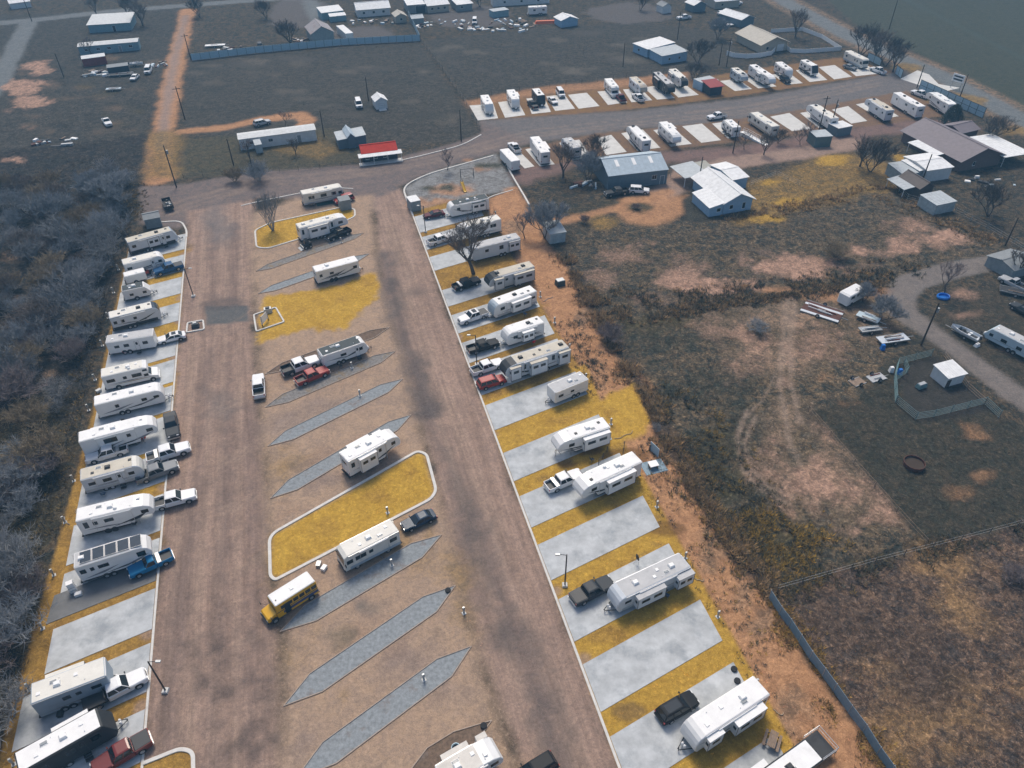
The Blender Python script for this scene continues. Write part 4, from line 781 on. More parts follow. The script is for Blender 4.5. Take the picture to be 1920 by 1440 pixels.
rv('boxy white caravan with blue-grey shade painted on its sides, stained pale roof and side extensions', 'travel', (57, 1322), (199, 1268), 3.4, 2.6, body='slate', roof='cream', nose='flat', cap='white', slides=(('f', -.32, .2, .6),), wins=[(-.08, .7, .5), (.08, .5, .4), (.32, .9, .45)], ac=(-.15,), vents=(-.4, .1), sw=((-.45, 1.0, .45, 1.25, .1),), awning=False)  # white sides coloured slate to stand for blue shade
rv('black-sided caravan with pale roof and angled glass nose beside a red pickup', 'travel', (35, 1452), (209, 1353), 3.4, 2.55, body='dark', roof='white', nose='wedge', slides=(('f', -.1, .3, .6),), wins=[(-.3, .9, .6), (.0, .8, .6), (.28, .9, .8)], door=.12, ac=(.0,), vents=(-.3, .2), awning=False)
# right row, top to bottom
rv('white caravan with dark blue-grey roof beside the playground gravel', 'travel', (917, 372), (843, 387), 3.3, roof='dark', nose='round', sw=SW3, slides=(('n', -.4, -.05, .5),), wins=[(.28, .7, .5), (-.2, .6, .4)], ac=(.0,), vents=(-.2, .2))
rv('cream-roofed white fifth-wheel behind the branches of the big bare tree', 'fifth', (940, 411), (862, 429), 3.6, roof='cream', sw=SWT1, wins=[(-.3, 1.2, .6), (.0, .8, .5)], ac=(-.1,))
rv('grey-white caravan half hidden by the big bare tree trunk', 'travel', (976, 446), (885, 468), 3.4, body='silver', roof='grey', nose='round', slides=(('n', -.48, -.25, .4),), wins=[(-.1, .8, .7), (.2, .7, .5)], ac=(-.3,), awning=False)
rv('tan-roofed grey toy-hauler with black domed nose, black flatbed pickup before it', 'fifth', (1003, 500), (917, 524), 3.5, body='grey', roof='tan', cap='dark', slides=(('n', -.46, -.02, .7), ('n', .2, .4, .6)), wins=[(.12, .5, .4)], ac=(-.3, .27), acm='b', ventm='b', vents=())
rv('white caravan with slate grey nose and one long slide-out', 'travel', (1007, 546), (926, 575), 3.3, roof='white', nose='round', cap='slate', low='grey', slides=(('n', -.32, .12, .8),), wins=[(.3, .8, .5), (-.42, .6, .4)], ac=(-.05,), acm='b', ventm='b', vents=(.28, -.35), sw=SWH)
rv('short white caravan with curved black lines and a single slide-out', 'travel', (1021, 605), (950, 628), 3.1, roof='white', nose='round', sw=SW3 + ((-.45, 1.0, .0, 2.3, .2, 'b'),), slides=(('n', -.18, .12, .8),), wins=[(.26, .8, .5)], ac=(-.15,), acm='b', ventm='b', vents=(-.4,))
rv('long tan-roofed fifth-wheel with black nose and three slide-outs beside a red car', 'fifth', (1067, 651), (948, 690), 3.7, body='silver', roof='tan', cap='dark', sw=SW3, slides=(('n', -.5, -.32, .6), ('n', -.12, .14, .9), ('n', .28, .44, .6)), wins=[(-.25, .5, .8), (.2, .4, .8)], ac=(-.42, .22), acm='b', ventm='b', vents=(-.1, .02))
rv('old low white caravan with grey weathered roof, no slide-outs', 'travel', (1104, 711), (1041, 737), 2.9, 2.4, roof='grey', nose='flat', sw=((-.48, 1.3, .48, 1.3, .05),), wins=[(.32, .8, .4), (-.02, .6, .35)], ac=(-.05,), vents=(-.4,), awning=False, ladder=False)
rv('clean white fifth-wheel with pin tripod on the open gold lawn', 'fifth', (1145, 801), (1047, 833), 3.5, roof='white', sw=SW2, slides=(('n', -.46, .04, .75),), wins=[(.24, .8, .5)], ac=(-.12,), vents=(-.36, .12), ventm='b', awning=False)
rv('white fifth-wheel with stepped roof and rounded nose, white pickup at its side', 'fifth', (1205, 866), (1092, 918), 3.6, roof='white', sw=SW3, slides=(('n', -.34, .12, .8),), wins=[(.3, .8, .5)], ac=(-.15,), vents=(-.02, .3), ventm='m', dome=True)
rv('silver-grey caravan with rounded nose, two slide-outs and a black tripod dish', 'travel', (1296, 1063), (1160, 1128), 3.2, body='silver', roof='grey', nose='round', cap='silver', low='slate', slides=(('n', -.5, -.28, .85), ('n', -.1, .28, .85)), wins=[(.36, .8, .4)], ac=(-.3, .2), vents=(-.12, -.04), sw=SWH)
rv('white caravan with pointed nose, antenna and two slide-outs beside a black car', 'travel', (1444, 1302), (1308, 1392), 3.3, roof='white', nose='round', sw=SW1, slides=(('n', -.38, .02, .9), ('n', .18, .38, .6)), wins=[(-.44, .5, .5)], ac=(-.22,), vents=(.05, .3))
rv('white-roofed toy-hauler with railed black rear patio deck', 'fifth', (1545, 1425), (1390, 1540), 3.5, body='dark', roof='white', slides=(('f', -.05, .25, .7),), ac=(-.18,), acm='b', vents=(-.05, .1), wins=[(0, .8, .6)], ladder=False)
# middle bays
GZ = 0.01
rv('cream-roofed motor coach with long open side awning behind the red car', 'classA', (567, 365), (643, 350), 3.2, body='cream', roof='cream', wins=[(-.3, 1.2, .6), (.0, 1.2, .6), (.25, .9, .6)], low='grey', ac=(.1,), vents=(-.1,), sw=SWH)
rv('tall white fifth-wheel with square rear window on the curbed grass island', 'fifth', (561, 428), (651, 404), 3.7, roof='cream', slides=(('n', -.34, .08, .6),), wins=[(-.44, .4, .9), (.16, .4, .9), (.34, .9, .5)], ac=(.12, -.38), vents=(.2, .04), sw=SW2)
rv('white caravan with bold black slashes alone on a gravel strip', 'travel', (592, 510), (672, 489), 3.2, roof='white', nose='flat', sw=SW1 + ((-.3, 1.0, .2, 2.2, .2, 'b'),), wins=[(-.4, .5, .5), (.4, .7, .5), (-.15, .7, .4)], ac=(-.2,), whitew=True, awning=False)
rv('white caravan with solid dark roof, white and red pickups parked behind', 'travel', (604, 668), (688, 639), 3.0, roof='dark', nose='round', sw=SW3, wins=[(-.05, .9, .4), (.34, .6, .5)], door=.26, ac=(-.1,), vents=(-.36, .36), awning=False)
rv('bright white fifth-wheel with slide-outs on both sides beside the large curbed lawn', 'fifth', (652, 866), (749, 813), 3.8, roof='white', slides=(('n', -.32, .0, .7, 1), ('f', -.32, .1, .8), ('f', .16, .32, .5)), wins=[(-.42, .5, .7), (.1, .4, .5), (.36, .6, .5)], ac=(-.02,), vents=(-.4, .2), sw=SW3)
rv('cream motor coach with big windshield facing the yellow bus', 'classA', (748, 995), (642, 1049), 3.2, body='cream', roof='cream', low='slate', wins=[(-.38, .9, .55), (.02, .5, .45), (.2, 1.3, .6)], ac=(-.02,), vents=(-.35, .15))
rv('cream-roofed fifth-wheel with white nose on the strip holding a loose tyre', 'fifth', (835, 1478), (944, 1413), 3.6, roof='dirty', slides=(('f', .25, .42, .6), ('f', -.35, .1, .7)), wins=[(.34, .8, .5), (0, .8, .5)], ac=(-.2,), vents=(.25, .08), sw=SW2)
# far bays north of the lane
GZ = 0.052
F = dict(mode='c')
rv('stubby white caravan on the corner pad beside the dark field fence', 'travel', (908, 178), (918, 197), 3.1, nose='wedge', ac=(.1,), sw=SW2, **F)
rv('white caravan with grey sides parked next to the black pickup pad', 'travel', (957, 168), (967, 186), 3.2, sw=SW1, slides=(('f', -.3, .1, .6),), **F)
rv('small caravan with black sides and white roof behind a black pickup', 'travel', (1004, 166), (1016, 181), 3.2, body='dark', cap='dark', nose='wedge', acm='b', **F)
rv('white cab-over motorhome with square nose behind the maroon pickup', 'classC', (1140, 147), (1156, 166), 3.1, wins=[(-.3, .8, .5), (.0, .8, .5)], sw=SW2, **F)
rv('tan-roofed grey fifth-wheel behind a white crew-cab pickup', 'fifth', (1187, 144), (1208, 162), 3.6, body='silver', roof='tan', cap='tan', acm='b', low='slate', **F)
rv('black fifth-wheel with dark roof and two white slide-outs', 'fifth', (1231, 135), (1260, 162), 3.6, body='dark', roof='grey', cap='dark', slides=(('n', -.3, .0, .7), ('f', .0, .3, .5)), acm='b', ac=(-.38, .1), ventm='b', **F)
rv('white-roofed fifth-wheel with black nose beside the dark one', 'fifth', (1261, 129), (1285, 150), 3.6, roof='cream', cap='dark', acm='b', ac=(-.3, .3), slides=(('n', -.4, -.1, .6),), **F)
rv('grey fifth-wheel with silver nose and rooftop vents beside the red-roofed kiosk', 'fifth', (1377, 127), (1398, 142), 3.4, body='slate', roof='cream', cap='grey', acm='b', ac=(-.2, .25), ventm='b', **F)
rv('long bright white fifth-wheel with dark side steps next to the grey one', 'fifth', (1411, 121), (1450, 146), 3.6, sw=SW2, slides=(('n', -.05, .12, .7),), acm='b', ac=(-.3, .1), **F)
rv('white caravan behind a black sport utility vehicle on the lane', 'travel', (1460, 116), (1482, 131), 3.3, sw=SW1, acm='b', **F)
rv('white caravan with black diamond nose and bold black stripes', 'travel', (1507, 112), (1531, 125), 3.3, nose='wedge', cap='dark', sw=SW3 + SW1, low='dark', acm='b', ac=(-.2,), **F)
rv('cream motor coach with teal windshield under the roadside trees', 'classA', (1590, 95), (1625, 112), 3.2, body='cream', roof='cream', wins=[(-.35, .7, .5), (.1, .5, .5), (.22, .5, .5)], low='slate', **F)
# far bays south of the lane (rear ends face us)
rv('plain white cargo trailer behind the white pickup at the low wall', 'cargo', (967, 302), (945, 279), 2.9, 2.4, nose='flat', awning=False, ac=(), vents=(.2,), ladder=False, wins=[], cat='trailer', **F)
rv('white caravan with wide slide-out standing behind the bare tree at the lane', 'travel', (1023, 286), (1002, 256), 3.5, nose='flat', slides=(('f', -.25, .2, .8),), wins=[(-.3, .6, .5)], **F)
rv('grey-roofed caravan glimpsed through bare branches beside the steel shop', 'travel', (1083, 277), (1060, 256), 3.1, body='silver', roof='grey', **F)
rv('white fifth-wheel with black rear window and curved side stripes behind the steel shop', 'fifth', (1213, 264), (1183, 233), 3.6, sw=SW3 + SW1, wins=[(-.1, .8, .6), (.2, .7, .5)], acm='b', ac=(-.35, .36), ventm='b', **F)
rv('white fifth-wheel with raised nose over grey underside, next to the empty pad', 'fifth', (1243, 228), (1271, 255), 3.6, low='grey', slides=(('f', -.42, -.05, .8),), sw=SWH, ac=(-.05,), **F)
rv('small white caravan with black patio door beside the white access ramp', 'travel', (1382, 239), (1362, 222), 3.2, sw=SW3, door=-.1, low='dark', **F)
rv('long tan-striped motor coach parked behind the white access ramp', 'classA', (1455, 237), (1412, 209), 3.2, body='cream', roof='cream', wins=[(-.3, .9, .6), (.05, .8, .5), (.2, .8, .5)], low='tan', ac=(-.25, .15), **F)
rv('long white fifth-wheel with outlined slide-outs behind the two utility poles', 'fifth', (1566, 222), (1521, 193), 3.7, roof='cream', sw=SW2, slides=(('f', -.25, .0, .7), ('f', .2, .34, .6)), acm='b', ac=(-.05, .3), **F)
rv('grey-roofed fifth-wheel with tinted rear window beside the damp empty pad', 'fifth', (1670, 207), (1631, 182), 3.6, body='silver', roof='tan', slides=(('f', -.3, .15, .7),), acm='b', ac=(-.3, .3), **F)
rv('bright white caravan with black-outlined side panels beside the panel fence row', 'travel', (1729, 200), (1682, 173), 3.6, sw=(), nose='flat', slides=(('f', -.4, -.22, .3), ('f', -.1, .2, .5)), acm='b', ac=(.2, -.3), **F)
rv('white fifth-wheel towed by white pickup along the entrance panel fence', 'fifth', (1787, 196), (1746, 170), 3.6, slides=(('f', -.35, -.1, .7), ('f', .0, .3, .7)), sw=SW2, ac=(-.25, .1), **F)
# yards
GZ = 0.0
rv('pale blue-white caravan with angled ends in the junk yard beside the gravel drive', 'travel', (1938, 655), (1852, 612), 2.8, 2.4, body='blue', roof='grey', nose='wedge', wins=[(.36, .6, .45), (.08, .9, .5), (-.25, .8, .5)], ac=(.05,), sw=((-.49, 1.2, .49, 1.2, .06),), awning=False, ladder=False)
rv('little white camper among the scrap behind the dark field', 'travel', (1026, 12), (992, 14), 3.2, 2.4, nose='flat', mode='e', ac=(.0,), wins=[(-.3, .8, .5), (.2, .8, .5)])
# ---------------------------------------------------------------- cars and trucks
GZ = 0.062
car('blue pickup nosed up to the white cargo trailer', 'pickup', 'blue', (342, 496), (289, 511), bed='cover')
car('white sedan at the hitch of the boxy old caravan', 'sedan', 'white', (344, 627), (299, 638), sunroof=True)
car('black pickup parked across the end of its bay along the dirt lane', 'pickup', 'charcoal', (318, 774), (326, 822), bed='cover')
car('white pickup squeezed between two long caravans, bed full of gear', 'pickup', 'white', (242, 838), (158, 862), bed='box')
car('white pickup with silver tool box sticking out into the dirt lane', 'pickup', 'white', (274, 862), (357, 836), bed='box', sc=1.05)
car('grey pickup hitched to the tan-roofed grey caravan', 'pickup', 'grey', (254, 899), (334, 870))
car('white pickup with empty black bed hitched to the curved-stripe fifth-wheel', 'pickup', 'white', (287, 947), (366, 926))
car('old teal pickup with tools in its bed beside the solar fifth-wheel', 'regcab', 'teal', (323, 1038), (241, 1075), bed='box')
car('white work truck with empty black flat bed beside the blue-shaded caravan', 'work', 'white', (160, 1322), (273, 1264))
car('dark red pickup beside the black caravan', 'pickup', 'darkred', (270, 1388), (186, 1438), bed='cover')
car('maroon sedan at the nose of the dark-roofed white caravan', 'sedan', 'maroon', (832, 398), (795, 405))
car('white pickup with its tailgate open below the big bare tree', 'pickup', 'white', (801, 457), (849, 441))
car('black flatbed-style pickup with tall cargo in front of the toy-hauler', 'pickup', 'black', (847, 541), (902, 523), bed='box')
car('white pickup with black bed cover and sunroof facing the lane', 'pickup', 'white', (914, 584), (859, 603), bed='cover', sunroof=True)
car('black pickup backed up to the single-slide white caravan', 'pickup', 'black', (877, 657), (934, 641))
car('white pickup with wire rack in its bed next to the red car', 'pickup', 'white', (884, 698), (942, 678))
car('red sport utility vehicle beside the three-slide fifth-wheel', 'suv', 'red', (898, 723), (945, 709))
car('white pickup with silver box in its black bed beside the stepped-roof fifth-wheel', 'pickup', 'white', (1022, 916), (1092, 886), bed='box')
car('grey pickup with flat black bed cover before the silver caravan', 'pickup', 'charcoal', (1073, 1126), (1146, 1089), bed='cover')
car('glossy black sport utility vehicle parked beside the antenna caravan', 'suv', 'black', (1236, 1346), (1303, 1307), sunroof=True)
GZ = 0.01
car('red hatchback half hidden behind the grey utility shed on the grass island', 'suv', 'red', (661, 368), (628, 378))
car('black pickup alongside the tall white fifth-wheel on the grass island', 'pickup', 'black', (660, 428), (608, 449))
car('white-cab pickup with long black bed ahead of the dark-roofed caravan', 'pickup', 'white', (525, 699), (601, 672), bed='darkbed', sc=1.12)
car('bright red pickup with black bed next to the white-cab pickup', 'pickup', 'red', (556, 716), (614, 692))
car('white pickup parked pointing up the dirt lane beside the red pickup', 'pickup', 'white', (486, 745), (484, 702))
car('black sedan behind the cream motor coach', 'sedan', 'navy', (813, 962), (756, 987))
car('black sport utility vehicle cut off at the lane beside the loose-tyre strip', 'suv', 'black', (1030, 1428), (975, 1462))
GZ = 0.052
car('black pickup in front of the black-sided small caravan', 'pickup', 'black', (1008, 206), (990, 187), bed='cover')
car('small white car beside the white panel van', 'sedan', 'white', (1030, 183), (1043, 194))
car('white panel van parked beside a small white car next to an empty pad', 'van', 'white', (1045, 167), (1057, 184))
car('maroon pickup in front of the cab-over motorhome', 'pickup', 'maroon', (1170, 190), (1157, 177))
car('white crew-cab pickup in front of the tan-roofed grey fifth-wheel', 'pickup', 'white', (1206, 190), (1187, 176))
car('white pickup with dark bed stopped on the cross lane', 'pickup', 'white', (1363, 215), (1325, 221), bed='cover', gz=.01)
car('black sport utility vehicle in front of a white caravan on the cross lane', 'suv', 'black', (1463, 143), (1482, 156))
car('grey sedan beside the coach under the roadside trees', 'sedan', 'grey', (1584, 122), (1604, 129))
car('white pickup on the lane below the roadside trees', 'pickup', 'white', (1660, 137), (1633, 127), gz=.01)
car('white pickup hitched to the fifth-wheel along the panel fence', 'pickup', 'white', (1738, 181), (1712, 171), gz=.01)
car('white pickup ahead of the plain cargo trailer at the low wall', 'pickup', 'white', (972, 284), (957, 269))
GZ = 0.0
car('dark pickup parked against the steel shop wall', 'pickup', 'charcoal', (1176, 357), (1136, 363))
car('white sport utility vehicle parked against the steel shop wall', 'suv', 'white', (1183, 355), (1214, 357))
car('silver sport utility vehicle on the sandy loop behind the white mobile home', 'suv', 'silver', (476, 233), (506, 226))
car('white van parked in the field beside the tiny white shed', 'van', 'white', (669, 184), (676, 206))
car('small white car in the junk lot beside the black flat trailer', 'sedan', 'white', (258, 139), (246, 150))
car('white and green camper van in the junk lot', 'van', 'white', (282, 122), (273, 142))
car('white wrecked pickup alone in the weedy lot', 'regcab', 'white', (195, 221), (206, 236))
car('white pickup parked in the open yard by the tall pole', 'pickup', 'white', (1297, 31), (1268, 34))
car('white car in front of the dark gable-roofed shed', 'suv', 'white', (1344, 26), (1368, 23))
car('white sedan beside the white gable carport', 'sedan', 'white', (1352, 31), (1376, 27))
car('dark and white sport utility vehicle behind the blue panel fence', 'suv', 'charcoal', (486, 80), (489, 92))
car('white long van among scattered yard scrap', 'van', 'white', (891, 31), (889, 50))
car('white pickup beside the cream white-roofed house', 'pickup', 'white', (1370, 9), (1392, 4))
car('pale blue old pickup in the junk yard beside the gravel drive', 'regcab', 'silver', (1922, 541), (1880, 520))
car('dusty dark old sedan among the junk by the gravel drive', 'sedan', 'charcoal', (1936, 590), (1902, 570))
# ---------------------------------------------------------------- houses, sheds, shops
def metal_roof(key, c, rough=.65, dirt=None): return mat('metal_roof_' + key, c, rough, .0, var=.16, scale=1.2, dirt=dirt or ((c[0] * .7, c[1] * .68, c[2] * .66), .5, .58, .6), spec=.25)
MR = {'white': metal_roof('white', (.74, .75, .75)), 'galv': metal_roof('galvanised', (.44, .48, .50)), 'blue': metal_roof('blue_grey', (.40, .48, .54)), 'red': metal_roof('red', (.46, .03, .014), .8), 'faded': metal_roof('faded_red', (.30, .07, .07), .8), 'purple': metal_roof('mauve', (.20, .175, .19)), 'tan': metal_roof('tan', (.46, .43, .37)), 'brown': metal_roof('brown', (.10, .085, .08)), 'patch': metal_roof('patched', (.60, .62, .62), dirt=((.16, .30, .36), .22, .6, .9)), 'rusty': metal_roof('rusty', (.30, .28, .29), dirt=((.20, .13, .10), .4, .52, .8)), 'grey': metal_roof('grey', (.22, .24, .25))}
WL = {'white': mat('siding_white', (.62, .63, .63), .7, var=.12), 'blue': mat('siding_light_blue', (.28, .42, .56), .7, var=.12), 'teal': mat('siding_teal', (.20, .32, .37), .7, var=.2), 'slate': mat('siding_slate_blue', (.12, .165, .20), .6, var=.12), 'navy': mat('siding_navy', (.02, .03, .045), .6), 'brick': mat('brick_wall', (.15, .10, .085), .85, var=.3, scale=6), 'tan': mat('stucco_tan', (.42, .38, .31), .8), 'grey': mat('siding_grey', (.24, .27, .28), .75, var=.2), 'brown': mat('siding_brown', (.075, .055, .045), .8, var=.25), 'red': mat('siding_red', (.22, .03, .025), .7, var=.3), 'green': mat('siding_grey_green', (.10, .15, .155), .7), 'galv': mat('corrugated_galvanised', (.36, .42, .44), .5, var=.25)}
WTRIM = mat('white_trim', (.70, .70, .69), .6)
def bld(name, label, a, b, depth, hw, hr, wall='white', roof='white', kind='gable', ov=.35, wins=(), doors=(), ribs=0, cat='house', skyl=0, base=False, garage=False, post=False, cap=True, gz=0.0, group=None, endwins=()):
    """a, b = ground pixels of the wall foot that faces the camera (left, right). gable: ridge runs left-right; gableend: gable faces us; shed / flat / hip"""
    A, B = W(*a).xy, W(*b).xy; d = (B - A); L = d.length; d.normalize(); back = Vector((-d.y, d.x))
    c = (A + B) / 2 + back * depth / 2
    e = empty(name, (c.x, c.y, gz), math.atan2(d.y, d.x), label, cat, group)
    x, y = L / 2, depth / 2; wm = WL[wall]; rm = MR[roof]; t = .12; rings = None
    if post:
        for sx in (-1, 1):
            for sy in (-1, 1): MB().box(sx * (x - .15) - .06, sx * (x - .15) + .06, sy * (y - .15) - .06, sy * (y - .15) + .06, 0, hw + (hr * .5 if kind == 'gable' else 0)).build('post', WTRIM, e)
    else:
        mb = MB()
        if kind == 'gable': mb.loft([[(sx, -y, -.1), (sx, y, -.1), (sx, y, hw), (sx, 0, hw + hr), (sx, -y, hw)] for sx in (-x, x)])
        elif kind == 'gableend': mb.loft([[(-x, sy, -.1), (x, sy, -.1), (x, sy, hw), (0, sy, hw + hr), (-x, sy, hw)] for sy in (-y, y)])
        elif kind == 'shed': mb.loft([[(sx, -y, -.1), (sx, y, -.1), (sx, y, hw + hr), (sx, -y, hw)] for sx in (-x, x)])
        elif kind == 'shedx': mb.loft([[(-x, sy, -.1), (x, sy, -.1), (x, sy, hw + hr), (-x, sy, hw)] for sy in (-y, y)])
        else: mb.box(-x, x, -y, y, -.1, hw)
        mb.build('wall', wm, e)
    def sheet(p0, p1, p2, p3, nm='roof', par=e, m=rm, th=t, rib=0):
        """roof plane p0 p1 (low edge) p2 p3 (high edge) as a slab, plus raised seams"""
        P = [Vector(q) for q in (p0, p1, p2, p3)]; n = (P[1] - P[0]).cross(P[3] - P[0]).normalized()
        if n.z < 0: n = -n
        o = MB().loft([[q + n * .012 for q in P], [q + n * (.012 + th) for q in P]]).build(nm, m, par)
        for k in range(1, rib):
            f = k / rib; q0 = P[0].lerp(P[1], f); q1 = P[3].lerp(P[2], f); s = (P[1] - P[0]).normalized() * .02
            MB().loft([[q0 - s + n * (th + .01), q0 + s + n * (th + .01), q0 + s + n * (th + .03), q0 - s + n * (th + .03)], [q1 - s + n * (th + .01), q1 + s + n * (th + .01), q1 + s + n * (th + .03), q1 - s + n * (th + .03)]]).build('roof_seam', m, o)
        return o
    if kind == 'gable':
        sl = hr / y; X = x + ov; Y = y + ov; zl = hw - ov * sl
        r1 = sheet((-X, -Y, zl), (X, -Y, zl), (X, 0, hw + hr), (-X, 0, hw + hr), rib=ribs); r2 = sheet((X, Y, zl), (-X, Y, zl), (-X, 0, hw + hr), (X, 0, hw + hr))
        if cap: MB().box(-X, X, -.18, .18, hw + hr + t + .005, hw + hr + t + .07).build('ridge_cap', rm, e)
        for k in range(skyl):
            fx = (-.5 + (k + .75) / (skyl + .5)) * 2 * x; za = hw + hr * .45; zb_ = hw + hr * .85; ya, yb_ = -y * .55, -y * .15; w_ = .42
            MB().loft([[(fx - w_, ya, za + t + .03), (fx + w_, ya, za + t + .03), (fx + w_, yb_, zb_ + t + .03), (fx - w_, yb_, zb_ + t + .03)], [(fx - w_, ya, za + t + .06), (fx + w_, ya, za + t + .06), (fx + w_, yb_, zb_ + t + .06), (fx - w_, yb_, zb_ + t + .06)]]).build('roof_light', PLAST, r1)
    elif kind == 'gableend':
        sl = hr / x; X = x + ov; Y = y + ov; zl = hw - ov * sl
        sheet((-X, Y, zl), (-X, -Y, zl), (0, -Y, hw + hr), (0, Y, hw + hr), rib=ribs); sheet((X, -Y, zl), (X, Y, zl), (0, Y, hw + hr), (0, -Y, hw + hr), rib=ribs)
        if cap: MB().box(-.18, .18, -Y, Y, hw + hr + t + .005, hw + hr + t + .07).build('ridge_cap', rm, e)
    elif kind == 'shed':
        sl = hr / (2 * y); sheet((-x - ov, -y - ov, hw - ov * sl), (x + ov, -y - ov, hw - ov * sl), (x + ov, y + ov, hw + hr + ov * sl), (-x - ov, y + ov, hw + hr + ov * sl), rib=ribs)
    elif kind == 'shedx':
        sl = hr / (2 * x); sheet((-x - ov, y + ov, hw - ov * sl), (-x - ov, -y - ov, hw - ov * sl), (x + ov, -y - ov, hw + hr + ov * sl), (x + ov, y + ov, hw + hr + ov * sl), rib=ribs)
    elif kind == 'hip':
        X, Y = x + ov, y + ov; q = min(X, Y) * .95; zl = hw - .1; zt = hw + hr
        if X > Y: r0, r1_ = (-X + q, 0, zt), (X - q, 0, zt)
        else: r0, r1_ = (0, -Y + q, zt), (0, Y - q, zt)
        c4 = [(-X, -Y, zl), (X, -Y, zl), (X, Y, zl), (-X, Y, zl)]; mb = MB()
        F4 = [(0, 1, 'b', 'a'), (1, 2, 'b', None), (2, 3, 'a', 'b'), (3, 0, 'a', None)] if X > Y else [(0, 1, 'a', None), (1, 2, 'b', 'a'), (2, 3, 'b', None), (3, 0, 'a', 'b')]
        for i, j, p, q2 in F4:
            pts = [c4[i], c4[j], r0 if p == 'a' else r1_] + ([r0 if q2 == 'a' else r1_] if q2 else [])
            mb.face(pts)
        mb.face([c4[0], c4[3], c4[2], c4[1]]).build('roof', rm, e)
    else: sheet((-x - ov, -y - ov, hw), (x + ov, -y - ov, hw), (x + ov, y + ov, hw + .03), (-x - ov, y + ov, hw + .03), rib=ribs)
    for fx, w_, h_, z_ in wins:
        o = window(e, fx * L, -y, z_, w_, h_, fm=WTRIM); MB().box(-w_ / 2 - .05, w_ / 2 + .05, -.06, 0, -h_ / 2 - .08, -h_ / 2 - .02).build('sill', WTRIM, o)
    for fy, w_, h_, z_ in endwins:
        for sx in (-1, 1): window(e, sx * x, fy * depth, z_, w_, h_, R(90), fm=WTRIM)
    for fx, w_, h_, m in doors:
        o = MB().box(-w_ / 2, w_ / 2, -.03, .01, 0, h_, 0).box(-w_ / 2 - .08, w_ / 2 + .08, -.02, .01, 0, h_ + .08, 1).build('door', [WL.get(m, wm), WTRIM], e, (fx * L, -y, .02))
        MB().box(w_ / 2 - .2, w_ / 2 - .12, -.08, -.03, h_ * .45, h_ * .5).build('handle', TRIM, o)
        if garage:
            for k in range(1, 4): MB().box(-w_ / 2 + .05, w_ / 2 - .05, -.037, -.03, h_ * k / 4 - .02, h_ * k / 4 + .02).build('door_seam', SWG, o)
    return e
W3 = [(-.3, 1.0, .9, 1.5), (0, 1.0, .9, 1.5), (.3, 1.0, .9, 1.5)]
bld('mobile_home', 'long white mobile home with ribbed pale roof beside the sandy loop', (452, 282), (595, 263), 4.4, 2.9, .35, 'white', 'patch', 'gable', .15, wins=[(-.1, 1.2, .8, 1.7), (-.35, 1.0, .8, 1.7)], doors=[(.27, .9, 2.0, 'grey')], ribs=16, cap=False)
bld('porch_shed', 'narrow pale lean-to porch at the end of the long white mobile home', (482, 288), (494, 286), 3.0, 2.2, .3, 'galv', 'galv', 'shed', .1, cat='shed')
b = bld('barn', 'blue metal barn with raised centre gable and lean-to wings', (636, 280), (688, 273), 6.0, 2.4, .5, 'slate', 'galv', 'shedx', .15, cat='barn')
bld('barn_centre', 'raised centre gable of the blue metal barn with pale ridge', (655, 279), (668, 277), 6.4, 3.0, .9, 'slate', 'blue', 'gableend', .1, cat='barn')
e = bld('camp_office', 'long navy office with red roof and white porch roof at the lane junction', (681, 306), (746, 298), 5.4, 2.5, 1.1, 'navy', 'red', 'gable', .2, wins=[(-.36, .9, 1.0, 1.4), (-.12, .9, 1.0, 1.4), (.14, .9, 1.0, 1.4)], cat='office')
o = MB().box(-5.6, 5.6, -4.6, -2.6, .0, .14).build('porch_floor', CONC2, e); o = MB().loft([[(-5.6, -4.5, 2.1), (5.6, -4.5, 2.1), (5.6, -2.6, 2.42), (-5.6, -2.6, 2.42)], [(-5.6, -4.5, 2.2), (5.6, -4.5, 2.2), (5.6, -2.6, 2.52), (-5.6, -2.6, 2.52)]]).build('porch_roof', MR['white'], e)
for x in (-5.3, -1.8, 1.8, 5.3): MB().box(x - .06, x + .06, -4.4, -4.28, .14, 2.11).build('porch_post', WTRIM, e)
bld('garden_shed', 'tiny white shed with ramp alone in the dark field', (706, 206), (727, 203), 4.5, 2.4, 1.0, 'white', 'white', 'gableend', .25, doors=[(0, 2.1, 2.1, 'white')], garage=True, cat='shed')
MB().box(-1.1, 1.1, -1.6, 0, 0, .1).build('shed_ramp', CONC2, bpy.data.objects['garden_shed'], (0, -2.3, .0))
bld('barn', 'grey gable-fronted barn with patched rusty roof behind the blue panel fence', (587, 84), (628, 79), 11, 3.6, 2.2, 'grey', 'rusty', 'gableend', .3, cat='barn')
bld('storage_container', 'long white storage container behind the blue panel fence', (650, 78), (664, 76), 12, 2.6, .1, 'white', 'white', 'flat', .0, cat='container')
bld('house', 'white bungalow with bright white metal roof between teal sheds and a cream cabin', (671, 33), (732, 28), 9, 2.8, 1.6, 'white', 'white', 'gable', .4, wins=W3)
bld('yard_shed', 'white-roofed teal shed next to the white bungalow', (605, 38), (645, 33), 7, 2.6, .6, 'teal', 'white', 'shed', .2, cat='shed')
bld('yard_shed', 'small low teal lean-to in front of the white-roofed shed', (620, 42), (650, 39), 3, 2.0, .4, 'teal', 'white', 'shed', .1, cat='shed')
bld('small_house', 'small cream cabin at the corner of the panel-fenced yard', (743, 44), (763, 42), 6, 2.4, 1.0, 'tan', 'tan', 'gableend', .3, wins=[(0, .9, .9, 1.3)])
bld('metal_shed', 'small grey metal shed beside the fence corner', (773, 47), (795, 45), 5, 2.2, .7, 'grey', 'galv', 'gable', .2, cat='shed')
